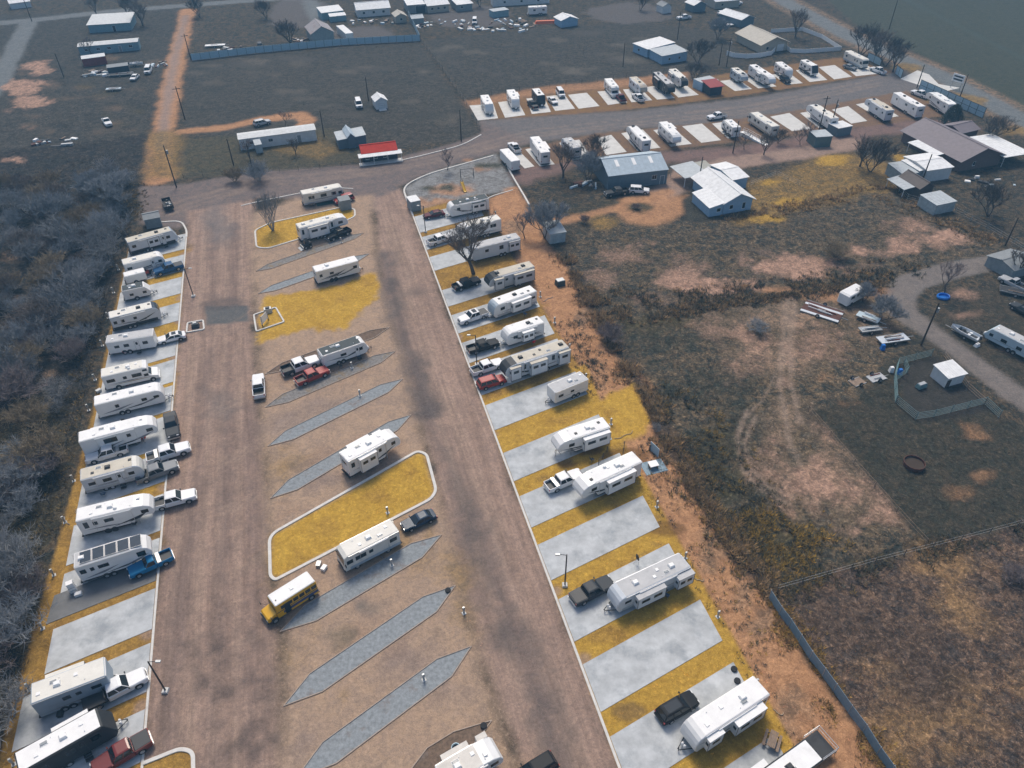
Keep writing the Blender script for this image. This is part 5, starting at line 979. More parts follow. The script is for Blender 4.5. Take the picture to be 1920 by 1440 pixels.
bld('warehouse', 'pale-roofed open-front building behind the fence corner', (766, 26), (802, 23), 10, 3.2, .8, 'grey', 'white', 'shed', .4, doors=[(.15, 4, 2.6, 'navy')], cat='workshop')
bld('house', 'tan house with white roof beside the open-front building', (803, 25), (842, 21), 9, 2.8, 1.2, 'tan', 'white', 'gable', .4, wins=W3)
bld('house', 'low white house with wide carport roof overlooking scattered scrap', (858, 22), (886, 19), 9, 2.6, .7, 'grey', 'white', 'shed', .4, wins=[(-.2, 1, .9, 1.5)])
bld('mobile_home', 'white mobile home at the edge of the scrap yard', (925, 13), (1030, 6), 5, 2.8, .6, 'white', 'white', 'gable', .2, wins=W3)
bld('metal_shed', 'low blue-green container shed among scrap', (925, 34), (954, 30), 4, 2.3, .2, 'teal', 'galv', 'flat', .1, cat='shed')
bld('yard_shed', 'light blue gabled shed beside the orange tarpaulin', (1052, 52), (1083, 48), 6, 2.5, 1.1, 'blue', 'white', 'gableend', .35, cat='shed')
bld('metal_shed', 'narrow white shed beside the tall yard pole', (1242, 26), (1258, 24), 5, 2.6, 1.0, 'white', 'grey', 'gableend', .2, cat='shed')
bld('barn', 'dark shed with white gable roof behind parked white cars', (1300, 24), (1322, 21), 6, 2.8, 1.2, 'slate', 'white', 'gableend', .4, cat='barn')
bld('house', 'cream house with white roof behind the parked white cars', (1340, 17), (1385, 13), 9, 2.8, 1.4, 'tan', 'white', 'gable', .4, wins=[(-.2, 1, .9, 1.4)])
bld('carport', 'white gable carport over dark walls near the tan house', (1388, 52), (1412, 47), 12, 2.8, 1.1, 'slate', 'white', 'gableend', .4, cat='carport')
bld('mobile_home', 'pale blue mobile home with white roof beside the bare bushes', (1213, 108), (1262, 98), 8, 2.7, .5, 'blue', 'white', 'shedx', .3, endwins=[(.1, 1, .8, 1.4)])
bld('house_addition', 'grey-roofed blue addition at the front of the pale blue mobile home', (1240, 121), (1287, 114), 8, 2.7, .4, 'blue', 'galv', 'shedx', .3, cat='house', wins=[(-.2, .8, .8, 1.4), (.2, .8, .8, 1.4)])
bld('house', 'tan-roofed stucco house inside the curved white fence', (1425, 100), (1474, 94), 15.5, 2.9, 2.0, 'tan', 'tan', 'gableend', .7, wins=[(-.25, 1, 1, 1.4)], doors=[(.25, 2.6, 2.2, 'white')])
bld('workshop', 'slate blue steel workshop with skylights beside the dirt lane', (1139, 357), (1249, 344), 11, 3.6, 1.9, 'slate', 'blue', 'gable', .15, wins=[(.28, 1.2, 1.1, 2.0)], doors=[(.42, 1.0, 2.1, 'slate')], skyl=3, cat='workshop', ribs=14)
e = bld('blue_house', 'light blue house with white metal roof and lean-to by the sandy loop', (1354, 402), (1407, 393), 14, 2.9, 1.7, 'blue', 'white', 'gableend', .6, wins=[(-.22, .9, 1.0, 1.5), (.22, .8, 1.5, 1.4)], ribs=8)
bld('lean_to', 'white ribbed lean-to wing against the light blue house gable', (1328, 407), (1353, 403), 8, 2.2, .7, 'blue', 'white', 'shedx', .2, wins=[(.2, 1.0, .9, 1.4)], ribs=7, cat='house')
bld('side_wing', 'white roofed rear wing of the light blue house', (1370, 358), (1398, 352), 9, 2.8, .6, 'blue', 'white', 'gable', .3, cat='house')
bld('carport', 'grey sheet carport on posts behind the light blue house', (1282, 352), (1322, 345), 7, 2.4, .4, 'galv', 'galv', 'shedx', .2, post=True, cat='carport')
bld('brick_house', 'long brick ranch house with mauve metal roof below the evergreen', (1795, 322), (1871, 309), 20.5, 2.9, 2.4, 'brick', 'purple', 'gableend', .7, wins=[(-.15, .8, 1.0, 1.5)])
bld('house_wing', 'front wing of the brick ranch house with pale mauve gable', (1795, 268), (1828, 260), 6, 2.7, 1.0, 'brick', 'purple', 'gable', .4, cat='house')
bld('carport', 'white flat carport roof at the end of the brick ranch house', (1876, 314), (1925, 306), 13, 2.6, .2, 'white', 'white', 'flat', .2, post=True, ribs=9, cat='carport')
bld('patio_cover', 'white patio cover on posts beside the brick ranch house', (1748, 310), (1780, 303), 9, 2.5, .3, 'white', 'white', 'shedx', .2, post=True, ribs=5, cat='carport')
bld('storage_building', 'tall white box building with bright metal roof below the brick ranch house', (1731, 342), (1778, 335), 8.5, 3.0, .5, 'white', 'white', 'gable', .25, cat='shed')
bld('metal_shed', 'grey corrugated shed joined to the white box building', (1688, 345), (1716, 341), 6, 2.3, .4, 'galv', 'galv', 'shed', .1, ribs=7, cat='shed')
bld('metal_shed', 'narrow white-roofed link shed between grey shed and white box building', (1717, 340), (1731, 337), 6, 2.6, .3, 'galv', 'white', 'shed', .1, cat='shed')
bld('brown_shed', 'dark brown gabled shed below the white box building', (1719, 373), (1744, 369), 7, 2.6, 1.2, 'brown', 'brown', 'gableend', .3, cat='shed')
bld('lean_to', 'open lean-to with pale sheet roof against the dark brown shed', (1690, 371), (1716, 367), 6, 2.0, .5, 'brown', 'galv', 'shedx', .15, post=True, ribs=6, cat='shed')
bld('metal_shed', 'pale green-white sheet metal shed on the back fence corner', (1749, 404), (1786, 396), 5, 2.4, .3, 'galv', 'galv', 'shed', .12, ribs=6, cat='shed')
bld('pump_house', 'grey-green box shed with pale flat roof near the utility poles', (1526, 277), (1556, 275), 4.4, 2.8, .2, 'green', 'galv', 'flat', .1, cat='shed')
bld('pump_house', 'small blue box shed with white roof beside the lane poles', (1568, 257), (1594, 252), 4, 2.3, .2, 'slate', 'white', 'flat', .1, cat='shed')
bld('kiosk', 'dark kiosk with faded red roof on the cross lane', (1330, 180), (1352, 177), 4.5, 2.6, .5, 'navy', 'faded', 'shed', .5, cat='kiosk')
bld('storage_container', 'pale blue storage box behind the red-roofed kiosk', (1315, 172), (1345, 166), 4.5, 2.5, .1, 'blue', 'galv', 'flat', .05, cat='container')
bld('animal_shelter', 'small white livestock shelter with bright sheet roof inside the pipe corral', (1770, 727), (1803, 718), 3.2, 2.0, .3, 'white', 'white', 'shed', .2, ribs=9, cat='shed', doors=[(-.36, .9, 1.5, 'brown')])
bld('metal_shed', 'pale sheet-roofed shed tucked behind the grey bushy tree', (1031, 458), (1060, 453), 4.5, 2.3, .5, 'galv', 'galv', 'shed', .15, cat='shed')
bld('utility_box', 'tall grey utility cabinet with white lid on the playground corner', (772, 398), (790, 394), 3.0, 2.4, .1, 'grey', 'white', 'flat', .03, cat='cabinet')
bld('utility_box', 'grey utility shed with flat roof at the tip of the grass island', (640, 396), (660, 392), 2.6, 2.3, .1, 'grey', 'grey', 'flat', .05, cat='shed')
bld('garden_shed', 'small grey-roofed shed beside the wedge-nosed grey caravan', (276, 430), (305, 424), 3.4, 2.2, .6, 'grey', 'grey', 'gable', .15, cat='shed')
bld('shack', 'shabby shack with patched white metal roof by the back road', (169, 62), (247, 57), 12, 2.8, .8, 'teal', 'patch', 'shed', .4, doors=[(.1, 1, 2, 'navy')])
bld('mobile_home', 'pale teal mobile home with rusty white roof in the junk lot', (151, 104), (263, 94), 5, 2.8, .4, 'teal', 'patch', 'gable', .15, wins=[(-.18, 1.2, .8, 1.6), (.0, 1.2, .8, 1.6), (.36, 1.2, .8, 1.6), (-.38, 1, .8, 1.6)], doors=[(.18, .9, 2, 'grey')], cap=False)
bld('storage_container', 'rusty red container with pale lid in the junk lot', (158, 126), (202, 120), 4, 2.5, .1, 'red', 'patch', 'flat', .05, cat='container')
bld('animal_pen', 'open black-sided pen roof beside the red container', (205, 141), (244, 136), 3.5, 2.2, .1, 'navy', 'grey', 'flat', .1, cat='shed')
bld('metal_shed', 'grey sheet-roofed shed where the gravel drive leaves the junk yard', (1893, 525), (1935, 512), 6, 2.2, .7, 'grey', 'grey', 'gable', .3, cat='shed')
bld('metal_shed', 'white gabled hut beyond the asphalt road fork', (22, 18), (60, 13), 6, 2.2, .8, 'white', 'white', 'gable', .2, cat='shed')
# ---------------------------------------------------------------- school bus
def school_bus():
    A, B = W(582, 1080, 2.9).xy, W(509, 1126, 2.9).xy; d = (B - A).normalized(); m = (A + B) / 2
    e = empty('school_bus', (m.x, m.y, .01), math.atan2(d.y, d.x), 'short yellow school bus with white roof parked on the gravel', 'bus')
    Y = mat('bus_yellow', (.66, .36, .008), .35, coat=.3, var=.06); x0, x1, y = -2.75, 2.75, 1.08
    MB().prism([(x0, .45), (x0, 2.55), (x0 + .12, 2.75), (x1 - .12, 2.75), (x1, 2.55), (x1 + .05, 1.45), (x1 + .05, .45)], -y, y, .06).build('body', Y, e)
    MB().prism([(x1 + .05, .5), (x1 + .05, 1.42), (x1 + .35, 1.36), (x1 + 1.15, 1.2), (x1 + 1.3, 1.0), (x1 + 1.3, .5)], -y + .1, y - .1, .1).build('hood', Y, e)
    MB().prism([(x0 + .05, 2.752), (x0 + .15, 2.86), (x1 - .15, 2.86), (x1 - .05, 2.752)], -y + .06, y - .06, .08).build('roof', ROOF['white'], e)
    put('roof_hatch', VENT['w'], e, (0, 0, 2.86)); MB().cyl((x1 - .5, .3, 2.86), (x1 - .5, .3, 2.94), .08, n=8).build('roof_light', DPLAST, e)
    for s in (-1, 1):
        for k in range(6): window(e, x0 + .45 + k * .82, s * y, 2.05, .68, .62)
        MB().box(x0, x1, s * (y + .004) - .008, s * (y + .004) + .008, 1.45, 1.56).build('rub_rail', DPLAST, e)
        MB().box(x0, x1 - .8, s * (y + .004) - .006, s * (y + .004) + .006, .85, 1.3).build('side_mural', mat('mural_blue', (.03, .06, .16), .5, dirt=((.35, .03, .03), .8, .5, .95)), e)
        for x in (-1.7, x1 + .45): put('wheel', _wh, e, (x, s * (y - .12), .37), 0, 1.1); MB().cyl((x, s * (y - .08), .5), (x, s * (y + .002), .5), .48, n=12).build('wheel_arch', CHAS, e)
        MB().box(-.04, .04, -.12, .12, -.2, .2).build('mirror', DPLAST, e, (x1 + .9, s * (y + .35), 1.75)); MB().box(x1 + 1.28, x1 + 1.32, s * .75 - .14, s * .75 + .14, .75, .95).build('headlight', LAMP, e)
        MB().cyl((x1 + .3, s * y * .9, 1.3), (x1 + .9, s * (y + .35), 1.7), .02, n=4).build('mirror_arm', DPLAST, e)
    f = MB().face([(x1 + .035, -y + .14, 2.42), (x1 + .075, -y + .14, 1.5), (x1 + .075, y - .14, 1.5), (x1 + .035, y - .14, 2.42)]); f.v = [(p[0] + .012, p[1], p[2]) for p in f.v]; f.build('windshield', GLASS, e)
    MB().box(x1 + 1.26, x1 + 1.45, -y + .1, y - .1, .42, .66).build('front_bumper', DPLAST, e); MB().box(x0 - .12, x0 + .02, -y + .08, y - .08, .42, .62).build('rear_bumper', DPLAST, e)
    MB().box(x1 + 1.29, x1 + 1.315, -.5, .5, .68, 1.02).build('grille', DPLAST, e); MB().box(x0 - .018, x0 + .02, -.45, .45, .8, 2.4).build('rear_door', Y, e)
    MB().box(1.0, 1.75, min(y, y + .02), y + .02, .5, 2.4).build('entry_door', GLASS, e)
school_bus()
# skid steer loader next to the black pickup
p = W(576, 464); e = empty('skid_steer_loader', (p.x, p.y, 0), R(215), 'black skid steer loader with bucket beside the black pickup', 'loader')
MB().prism([(-1.0, .5), (-1.0, 1.2), (-.5, 1.35), (.5, 1.2), (.75, .5)], -.55, .55, .06).build('body', DPLAST, e); MB().prism([(-.5, 1.25), (-.35, 2.0), (.35, 2.0), (.5, 1.2)], -.45, .45, .04).build('cab', GLASS, e)
for s in (-1, 1):
    for x in (-.55, .55): put('wheel', _wh, e, (x, s * .72, .37))
    MB().cyl((-.9, s * .62, 1.3), (1.1, s * .62, .5), .08, n=5).build('lift_arm', DPLAST, e)
MB().prism([(1.0, .1), (1.0, .75), (1.15, .75), (1.2, .25), (1.75, .12), (1.75, .06)], -.85, .85, .02).build('bucket', STEEL, e)
# ---------------------------------------------------------------- poles and lamps
POLEW = mat('creosote_pole', (.045, .034, .028), .9, var=.2); LPM = mat('lamp_post_steel', (.035, .032, .032), .5)
def upole(label, px, h=9.5, arm=True, xf=False, rz=.3):
    p = W(*px); e = empty('utility_pole', (p.x, p.y, 0), rz, label, 'pole', 'wooden utility poles')
    MB().cyl((0, 0, -.2), (0, 0, h), .17, .11, 8).build('pole', POLEW, e)
    if arm:
        MB().box(-1.1, 1.1, -.06, .06, h - .75, h - .62).build('crossarm', POLEW, e)
        for x in (-1.0, -.4, .4, 1.0): MB().cyl((x, 0, h - .62), (x, 0, h - .42), .05, .03, 6).build('insulator', STEEL, e)
    if xf: MB().cyl((.38, 0, h - 2.1), (.38, 0, h - 1.2), .24, n=10).build('transformer', STEEL, e)
    return e
for lb, px, h, arm, xf in (('wooden pole with crossarm beside the sandy track', (347, 224), 9.4, True, False), ('wooden pole where the thicket meets the lane', (331, 351), 10.5, False, True), ('bare pole behind the blue metal barn', (608, 256), 7.1, False, False), ('thin pole beside the tiny white field shed', (691, 189), 7.0, False, False),
        ('thin pole at the bend of the lane kerb', (865, 265), 8.5, False, False), ('pole standing alone in the second dark field', (1168, 125), 7.5, False, False), ('tall pole beside the white pickup in the open yard', (1270, 74), 9.5, False, False), ('pole standing among the dirt lanes by the light blue house', (1310, 342), 6.5, False, False), ('pole behind the white access ramp', (1374, 287), 8.5, False, False),
        ('tall double-armed pole beside the grey-green box shed', (1534, 250), 10.2, True, False), ('shorter pole beside the blue box shed', (1556, 245), 8.5, False, True), ('tall pole across the highway in the green field', (1667, 55), 10.2, False, False), ('pole at the lane end of the entrance panel fence', (1719, 165), 7.0, False, False), ('roadside pole beside the park sign', (1799, 184), 7.0, False, False),
        ('tall leaning-looking pole beside the gravel drive and corral', (1727, 647), 9.0, False, True), ('pole in the weedy lot beside the rusty red container', (120, 145), 7.5, False, False), ('pole at the track end of the blue panel fence', (358, 112), 8.5, True, False), ('pole inside the yard with the grey barn', (545, 84), 9.0, False, False), ('short pole beside the narrow lean-to porch', (438, 310), 7.0, False, False),
        ('thick pole in front of the long white mobile home', (478, 335), 9.0, True, False), ('pole beside the kiosk on the cross lane', (1362, 125), 9.0, True, True), ('second pole beside the kiosk on the cross lane', (1348, 122), 7.0, False, False), ('pole behind the white box building', (1727, 345), 7.5, False, False), ('pole at the asphalt road fork', (60, 40), 8.0, False, False), ('pole on the lawn beyond the sheet metal shed', (1885, 460), 6.5, False, False)):
    upole(lb, px, h, arm, xf, .3)
def lamp(label, px, h=6.3, rz=0.0):
    p = W(*px); e = empty('street_lamp', (p.x, p.y, 0), rz, label, 'lamp', 'lot lamps')
    MB().tbox(-.35, .35, -.35, .35, -.05, .3, .04).build('footing', CONC2, e); MB().cyl((0, 0, .25), (0, 0, h), .1, .08, 8).build('pole', LPM, e)
    MB().cyl((0, 0, h - .1), (-.9, 0, h + .05), .04, n=5).build('arm', LPM, e); MB().tbox(-1.4, -.8, -.16, .16, h - .02, h + .12, .03).build('lamp_head', STEEL, e)
lamp('lamp post beside the lane at the blue-shaded caravan', (311, 1296), 6.3, R(180)); lamp('lamp post beside the lane near the little dark-roofed caravan', (363, 556), 6.3, R(180)); lamp('lamp post on grass before the silver caravan', (1059, 1098), 6.3); lamp('lamp post on grass beside the black pickup', (894, 684), 6.3); lamp('lamp post on grass beside the maroon sedan', (798, 435), 6.3)
# ---------------------------------------------------------------- fences
def fence(name, label, pts, h, post_gap, mk, pm, group=None, px=True, post_h=None, pr=.05):
    P = [W(*p).xy for p in pts] if px else [Vector(p) for p in pts]; e = empty(name, (P[0].x, P[0].y, 0), 0, label, 'fence', group); o = P[0]
    for k in range(len(P) - 1):
        a, b = P[k] - o, P[k + 1] - o; n = max(1, round((b - a).length / post_gap)); d = (b - a).normalized(); rz = math.atan2(d.y, d.x)
        for j in range(n + (1 if k == len(P) - 2 else 0)):
            q = a.lerp(b, j / n); MB().cyl((0, 0, -.1), (0, 0, (post_h or h + .1)), pr, n=5).build('post', pm, e, (q.x, q.y, 0))
        for j in range(n): mk(e, a.lerp(b, j / n), (b - a).length / n, rz, h)
    return e
PBL = mat('fence_panel_blue', (.36, .50, .58), .5, var=.14, scale=2); PBS = mat('fence_panel_slate', (.16, .25, .32), .5, var=.2, scale=2)
def panel(m, frame=None, rows=1):
    def f(e, q, L, rz, h):
        o = MB().box(.05, L - .05, -.02, .02, .08, h).build('panel', m, e, (q.x, q.y, 0), rz)
        if frame:
            for r in range(rows + 1): MB().box(.03, L - .03, -.05, .05, .08 + (h - .08) * r / rows - .05, .08 + (h - .08) * r / rows + .05).build('rail', frame, o)
    return f
def wires(n, r=.012, m=STEEL):
    def f(e, q, L, rz, h):
        for k in range(n): z = h * (k + 1) / n; MB().cyl((0, 0, z), (L, 0, z), r, n=4).build('wire', m, e, (q.x, q.y, 0), rz)
    return f
def rails(n, m, r=.035):
    def f(e, q, L, rz, h):
        for k in range(n): z = h * (k + .6) / n; MB().cyl((0, 0, z), (L, 0, z), r, n=5).build('rail', m, e, (q.x, q.y, 0), rz)
    return f
fence('panel_fence', 'light blue sheet panel fence along the back of the dark field', [(360, 114), (480, 100), (640, 85), (788, 77)], 2.3, 2.9, panel(PBL), FRAME); fence('panel_fence', 'light blue sheet panel fence running back from the field corner', [(788, 77), (778, 55), (766, 30)], 2.2, 4, panel(PBL), FRAME)
fence('panel_fence', 'tall framed blue panel fence at the park entrance', [(1722, 168), (1842, 222)], 3.0, 3.0, panel(PBL, FRAME, 2), FRAME, pr=.09); fence('panel_fence', 'short framed blue panel fence below the roadside trees', [(1678, 138), (1689, 147)], 2.6, 3.0, panel(PBL, FRAME, 1), FRAME, pr=.09); fence('panel_fence', 'framed blue panel fence behind the roadside coach', [(1625, 112), (1650, 124)], 2.4, 3.0, panel(PBL, FRAME, 1), FRAME, pr=.09)
fence('sheet_metal_fence', 'slate blue sheet metal fence bending between bare soil and stubble field', [(1441, 1122), (1460, 1152), (1478, 1176), (1497, 1205), (1517, 1236), (1541, 1268), (1562, 1297), (1590, 1337), (1617, 1373), (1643, 1415), (1668, 1450), (1710, 1520)], 1.7, 3.2, panel(PBS), STEEL)
fence('wire_fence', 'thin wire fence between the stubble field and the paddock', [(1456, 1108), (1640, 1056), (1800, 1015), (1960, 973), (2100, 935)], 1.2, 4.0, wires(2, .012), FRAME)
fence('wire_fence', 'wire fence along the thicket behind the caravans', [(237, 440), (226, 490), (180, 645), (140, 790), (104, 905), (62, 1090), (40, 1200), (18, 1345), (0, 1440)], 1.5, 4.0, wires(2, .01, FRAME), FRAME)
fence('wire_fence', 'wire fence between the two dark fields', [(790, 78), (830, 132), (870, 190), (900, 245)], 1.4, 5, wires(3, .03, FRAME), FRAME); fence('wire_fence', 'wire fence between dark field and caravan bays', [(868, 188), (1000, 168), (1150, 150), (1290, 130)], 1.5, 5, wires(3, .03, FRAME), FRAME)
fence('wire_fence', 'overgrown wire fence between the bare soil and the weedy field', [(1062, 480), (1110, 570), (1180, 690), (1235, 790), (1310, 920), (1400, 1050), (1440, 1110)], 1.2, 4, wires(2, .012, FRAME), FRAME); fence('wire_fence', 'wire fence behind the brick house lawn', [(1670, 345), (1700, 375), (1790, 400), (1850, 430), (1925, 475)], 1.4, 4, wires(3, .02), STEEL)
fence('wire_fence', 'field fence beside the steel pen and paddock', [(1515, 770), (1600, 870), (1680, 960), (1735, 1020)], 1.1, 5, wires(2, .02, WOODM), WOODM); fence('wire_fence', 'wire fence beside the light blue house yard', [(1500, 350), (1455, 330), (1405, 350)], 1.3, 4, wires(3, .02), WOODM); fence('wire_fence', 'wire fence at the back of the white mobile home yard', [(345, 335), (560, 320), (680, 308)], 1.2, 5, wires(3, .03, FRAME), FRAME)
def vinyl(e, q, L, rz, h): MB().box(0, L, -.03, .03, .08, h).build('panel', PLAST, e, (q.x, q.y, 0), rz)
fence('vinyl_fence', 'curved white vinyl fence in front of the tan-roofed house', [(1362, 104), (1375, 108), (1400, 110), (1425, 108), (1446, 104), (1452, 97)], 1.6, 3, vinyl, PLAST, pr=.08); fence('vinyl_fence', 'white vinyl fence round the lawn beside the tan-roofed house', [(1474, 93), (1482, 99), (1510, 100), (1576, 95), (1540, 72), (1503, 58), (1445, 62)], 1.4, 3, vinyl, PLAST, pr=.08)
PIPE = mat('painted_pipe_rail', (.13, .22, .23), .5, var=.15); fence('pipe_corral', 'pale green pipe rail corral around the livestock shelter', [(1745, 668), (1682, 684), (1676, 712), (1678, 755), (1716, 787), (1750, 782), (1845, 758), (1872, 784)], 1.6, 3.4, rails(5, PIPE), PIPE); fence('pipe_corral', 'small inner pipe rail pen inside the corral', [(1694, 684), (1700, 700), (1680, 714)], 1.5, 3, rails(4, PIPE), PIPE); fence('rail_fence', 'brown rail fence on the lane side of the corral', [(1768, 668), (1812, 728), (1845, 758)], 1.3, 3, rails(3, WOODM), WOODM)
fence('pet_fence', 'black wire pet fence beside the stepped-roof fifth-wheel', [(1122, 872), (1138, 848), (1170, 838), (1168, 850)], 1.1, 2, rails(4, FRAME, .014), FRAME)
# ---------------------------------------------------------------- park sign, playground, hook-ups, clutter
p = W(1790, 167); e = empty('park_sign', (p.x, p.y, 0), R(-58), 'white roadside sign board on two posts at the entrance', 'sign')
for x in (-1.5, 1.5): MB().cyl((x, 0, 0), (x, 0, 4.2), .1, n=6).build('post', STEEL, e)
MB().box(-1.9, 1.9, -.1, .1, 2.2, 4.4).build('sign_board', PLAST, e)
for z0, z1 in ((3.5, 3.95), (2.6, 3.1)): MB().box(-1.5, 1.5, -.112, .112, z0, z1).build('sign_band', SWB, e)
p = W(866, 352); e = empty('playground_slide', (p.x, p.y, 0), R(-70), 'yellow playground slide with dark ladder on the grey gravel', 'slide'); YEL = mat('yellow_plastic', (.62, .38, .02), .4)
MB().prism([(0, 1.5), (.3, 1.5), (2.4, .25), (2.9, .2), (2.9, .12), (2.4, .16), (.3, 1.4), (0, 1.4)], -.3, .3, .02).build('chute', YEL, e)
for s in (-1, 1): MB().prism([(0, 1.5), (0, 1.75), (.35, 1.72), (2.5, .42), (2.9, .35), (2.9, .2), (2.4, .25), (.3, 1.5)], s * .3 - .03, s * .3 + .03).build('side_rail', YEL, e); MB().cyl((-.6, s * .3, 0), (.05, s * .3, 2.2), .05, n=5).build('ladder_rail', WOODM, e)
for k in range(5): MB().cyl((-.5 + k * .12, -.3, .3 + k * .35), (-.5 + k * .12, .3, .3 + k * .35), .03, n=4).build('rung', WOODM, e)
p = W(876, 334); e = empty('swing_frame', (p.x, p.y, 0), R(10), 'dark metal swing frame beside the yellow slide', 'swing')
for x in (-1.6, 1.6):
    for s in (-1, 1): MB().cyl((x, s * .8, 0), (x, 0, 2.4), .05, n=5).build('leg', FRAME, e)
MB().cyl((-1.7, 0, 2.4), (1.7, 0, 2.4), .05, n=5).build('top_bar', FRAME, e)
for x in (-.6, .6):
    o = MB().box(x - .22, x + .22, -.1, .1, .5, .54).build('swing_seat', DPLAST, e)
    for s in (-.2, .2): MB().cyl((x + s, 0, .54), (x + s, 0, 2.4), .012, n=4).build('chain', STEEL, o)
def box_thing(name, label, cat, px, parts, rz=0.0, gz=0.0, group=None):
    """parts = (name, (x0,x1,y0,y1,z0,z1), material, inset)"""
    p = W(*px); e = empty(name, (p.x, p.y, gz), rz, label, cat, group)
    for nm, b, m, ins in parts: MB().tbox(*b, ins).build(nm, m, e)
    return e
# hook-up pedestals behind the bays
_ped = [('pedestal_post', (-.11, .11, -.08, .08, 0, 1.1), STEEL, .01), ('breaker_box', (-.16, .16, -.12, .12, .75, 1.25), STEEL, .03), ('base', (-.25, .25, -.25, .25, 0, .06), CONC2, .02)]
GP = 'hook-up pedestals'
def pedestal(q, where, gz=0.0):
    e = empty('hookup_pedestal', (q[0], q[1], gz), R(30), 'grey hook-up pedestal ' + where, 'pedestal', GP)
    for nm, b, m, ins in _ped: MB().tbox(*b, ins).build(nm, m, e)
for t, wh in ((-113, 'behind the cream-roofed fifth-wheel by the big tree'), (-100, 'behind the half-hidden grey-white caravan'), (-87, 'behind the black-nosed toy-hauler'), (-78.5, 'behind the slate-nosed caravan'), (-69.5, 'behind the single-slide white caravan'), (-61, 'behind the three-slide fifth-wheel'), (-52.5, 'behind the old low white caravan'), (-41, 'behind the clean white fifth-wheel on the lawn'), (-32, 'behind the stepped-roof fifth-wheel'), (-23.5, 'behind the empty pad next to the stepped-roof fifth-wheel'), (-14.5, 'behind the silver two-slide caravan'), (-5.5, 'behind the empty pad next to the antenna caravan'), (3.5, 'behind the antenna caravan')): pedestal(rp(t, 18.6), wh)
for t, wh in ((6.5, 'behind the blue-shaded caravan'), (15, 'behind the rust-spotted empty pad'), (23, 'behind the refrigerator pad'), (31, 'behind the solar-roofed fifth-wheel'), (40, 'behind the curved-stripe fifth-wheel'), (48, 'behind the grey tan-roofed caravan'), (56.5, 'behind the long fifth-wheel with bicycles'), (64, 'behind the grey-swoosh twin-axle caravan'), (72, 'behind the long-nosed motorhome'), (82, 'behind the old boxy caravan'), (91, 'behind the glass-nosed long caravan'), (100, 'behind the short dark-roofed caravan'), (109, 'behind the wedge-nosed grey caravan')): pedestal(lp(t, 13.2), wh)
for px, wh in (((735, 1060), 'on the gravel strip beside the cream coach'), ((727, 962), 'on the large curbed lawn by the cream coach'), ((675, 742), 'on the plain gravel strip below the red pickup'), ((660, 690), 'on the weedy strip beside the red pickup'), ((640, 455), 'on the strip beside the black pickup on the island'), ((870, 1150), 'between two long empty gravel strips'), ((795, 1275), 'on the longest empty gravel strip')): pedestal(W(*px).xy, wh, .03)
# more lived-in bits on the pads
def chair(px, rz, m, lb, gz=.06):
    p = W(*px); e = empty('camp_chair', (p.x, p.y, gz), rz, lb, 'chair')
    MB().box(-.26, .26, -.25, .25, .4, .44).build('seat', m, e); MB().prism([(-.27, .42), (-.38, .95), (-.34, .95), (-.22, .44)], -.25, .25).build('backrest', m, e)
    for x in (-.24, .24):
        for y in (-.23, .23): MB().cyl((x, y, 0), (x * .8, y, .42), .018, n=4).build('leg', STEEL, e)
for px, rz, m, lb in (((262, 603), 1.2, SWBL, 'blue camp chair below the glass-nosed long caravan'), ((236, 664), .4, RED, 'red camp chair below the old boxy caravan'), ((232, 792), 2.0, DPLAST, 'black camp chair below the grey-swoosh caravan'), ((222, 836), .8, SWBL, 'blue camp chair beside the squeezed white pickup'), ((255, 985), 1.5, DPLAST, 'black camp chair below the curved-stripe fifth-wheel'), ((985, 592), 1.0, SWBL, 'blue camp chair below the slate-nosed caravan'), ((1000, 645), 2.2, RED, 'red camp chair below the single-slide caravan'), ((1110, 865), .5, DPLAST, 'black camp chair below the clean white fifth-wheel'), ((1250, 1120), .9, SWBL, 'blue camp chair below the silver two-slide caravan'), ((700, 868), 1.1, DPLAST, 'black camp chair below the bright white both-sides slide-out fifth-wheel'), ((640, 690), .3, DPLAST, 'black camp chair below the dark-roofed caravan'), ((196, 930), 1.7, SWBL, 'blue camp chair below the grey tan-roofed caravan')): chair(px, rz, m, lb)
def hose(pts, m, lb, r=.05):
    P = [W(*q) for q in pts]; o = P[0]; e = empty('hose', (o.x, o.y, .02), 0, lb, 'hose'); mb = MB(); Q = []
    for k in range(len(P) - 1):
        for j in range(5):
            t = j / 5; q = P[k].lerp(P[k + 1], t) - o; Q.append(Vector((q.x + .12 * math.sin(k * 5 + j * 1.3), q.y + .12 * math.cos(j * 1.7 + k), r)))
    for a_, b_ in zip(Q[:-1], Q[1:]): mb.cyl(a_, b_, r, n=5)
    mb.build('tube', m, e)
for pts, m, lb in ((([(1300, 1085), (1316, 1090), (1320, 1086)]), SWT, 'brown sewer hose behind the silver two-slide caravan'), ([(1018, 566), (1030, 560), (1040, 556)], SWG, 'grey sewer hose behind the slate-nosed caravan'), ([(1152, 824), (1180, 815), (1188, 806)], SWT, 'brown sewer hose behind the clean white fifth-wheel'), ([(130, 985), (122, 975), (118, 968)], SWG, 'grey hose behind the curved-stripe fifth-wheel'), ([(1450, 1332), (1462, 1340), (1472, 1338)], SWT, 'brown hose behind the antenna caravan'), ([(700, 1035), (720, 1048), (734, 1058)], SWG, 'grey hose from the cream coach to its pedestal')): hose(pts, m, lb)
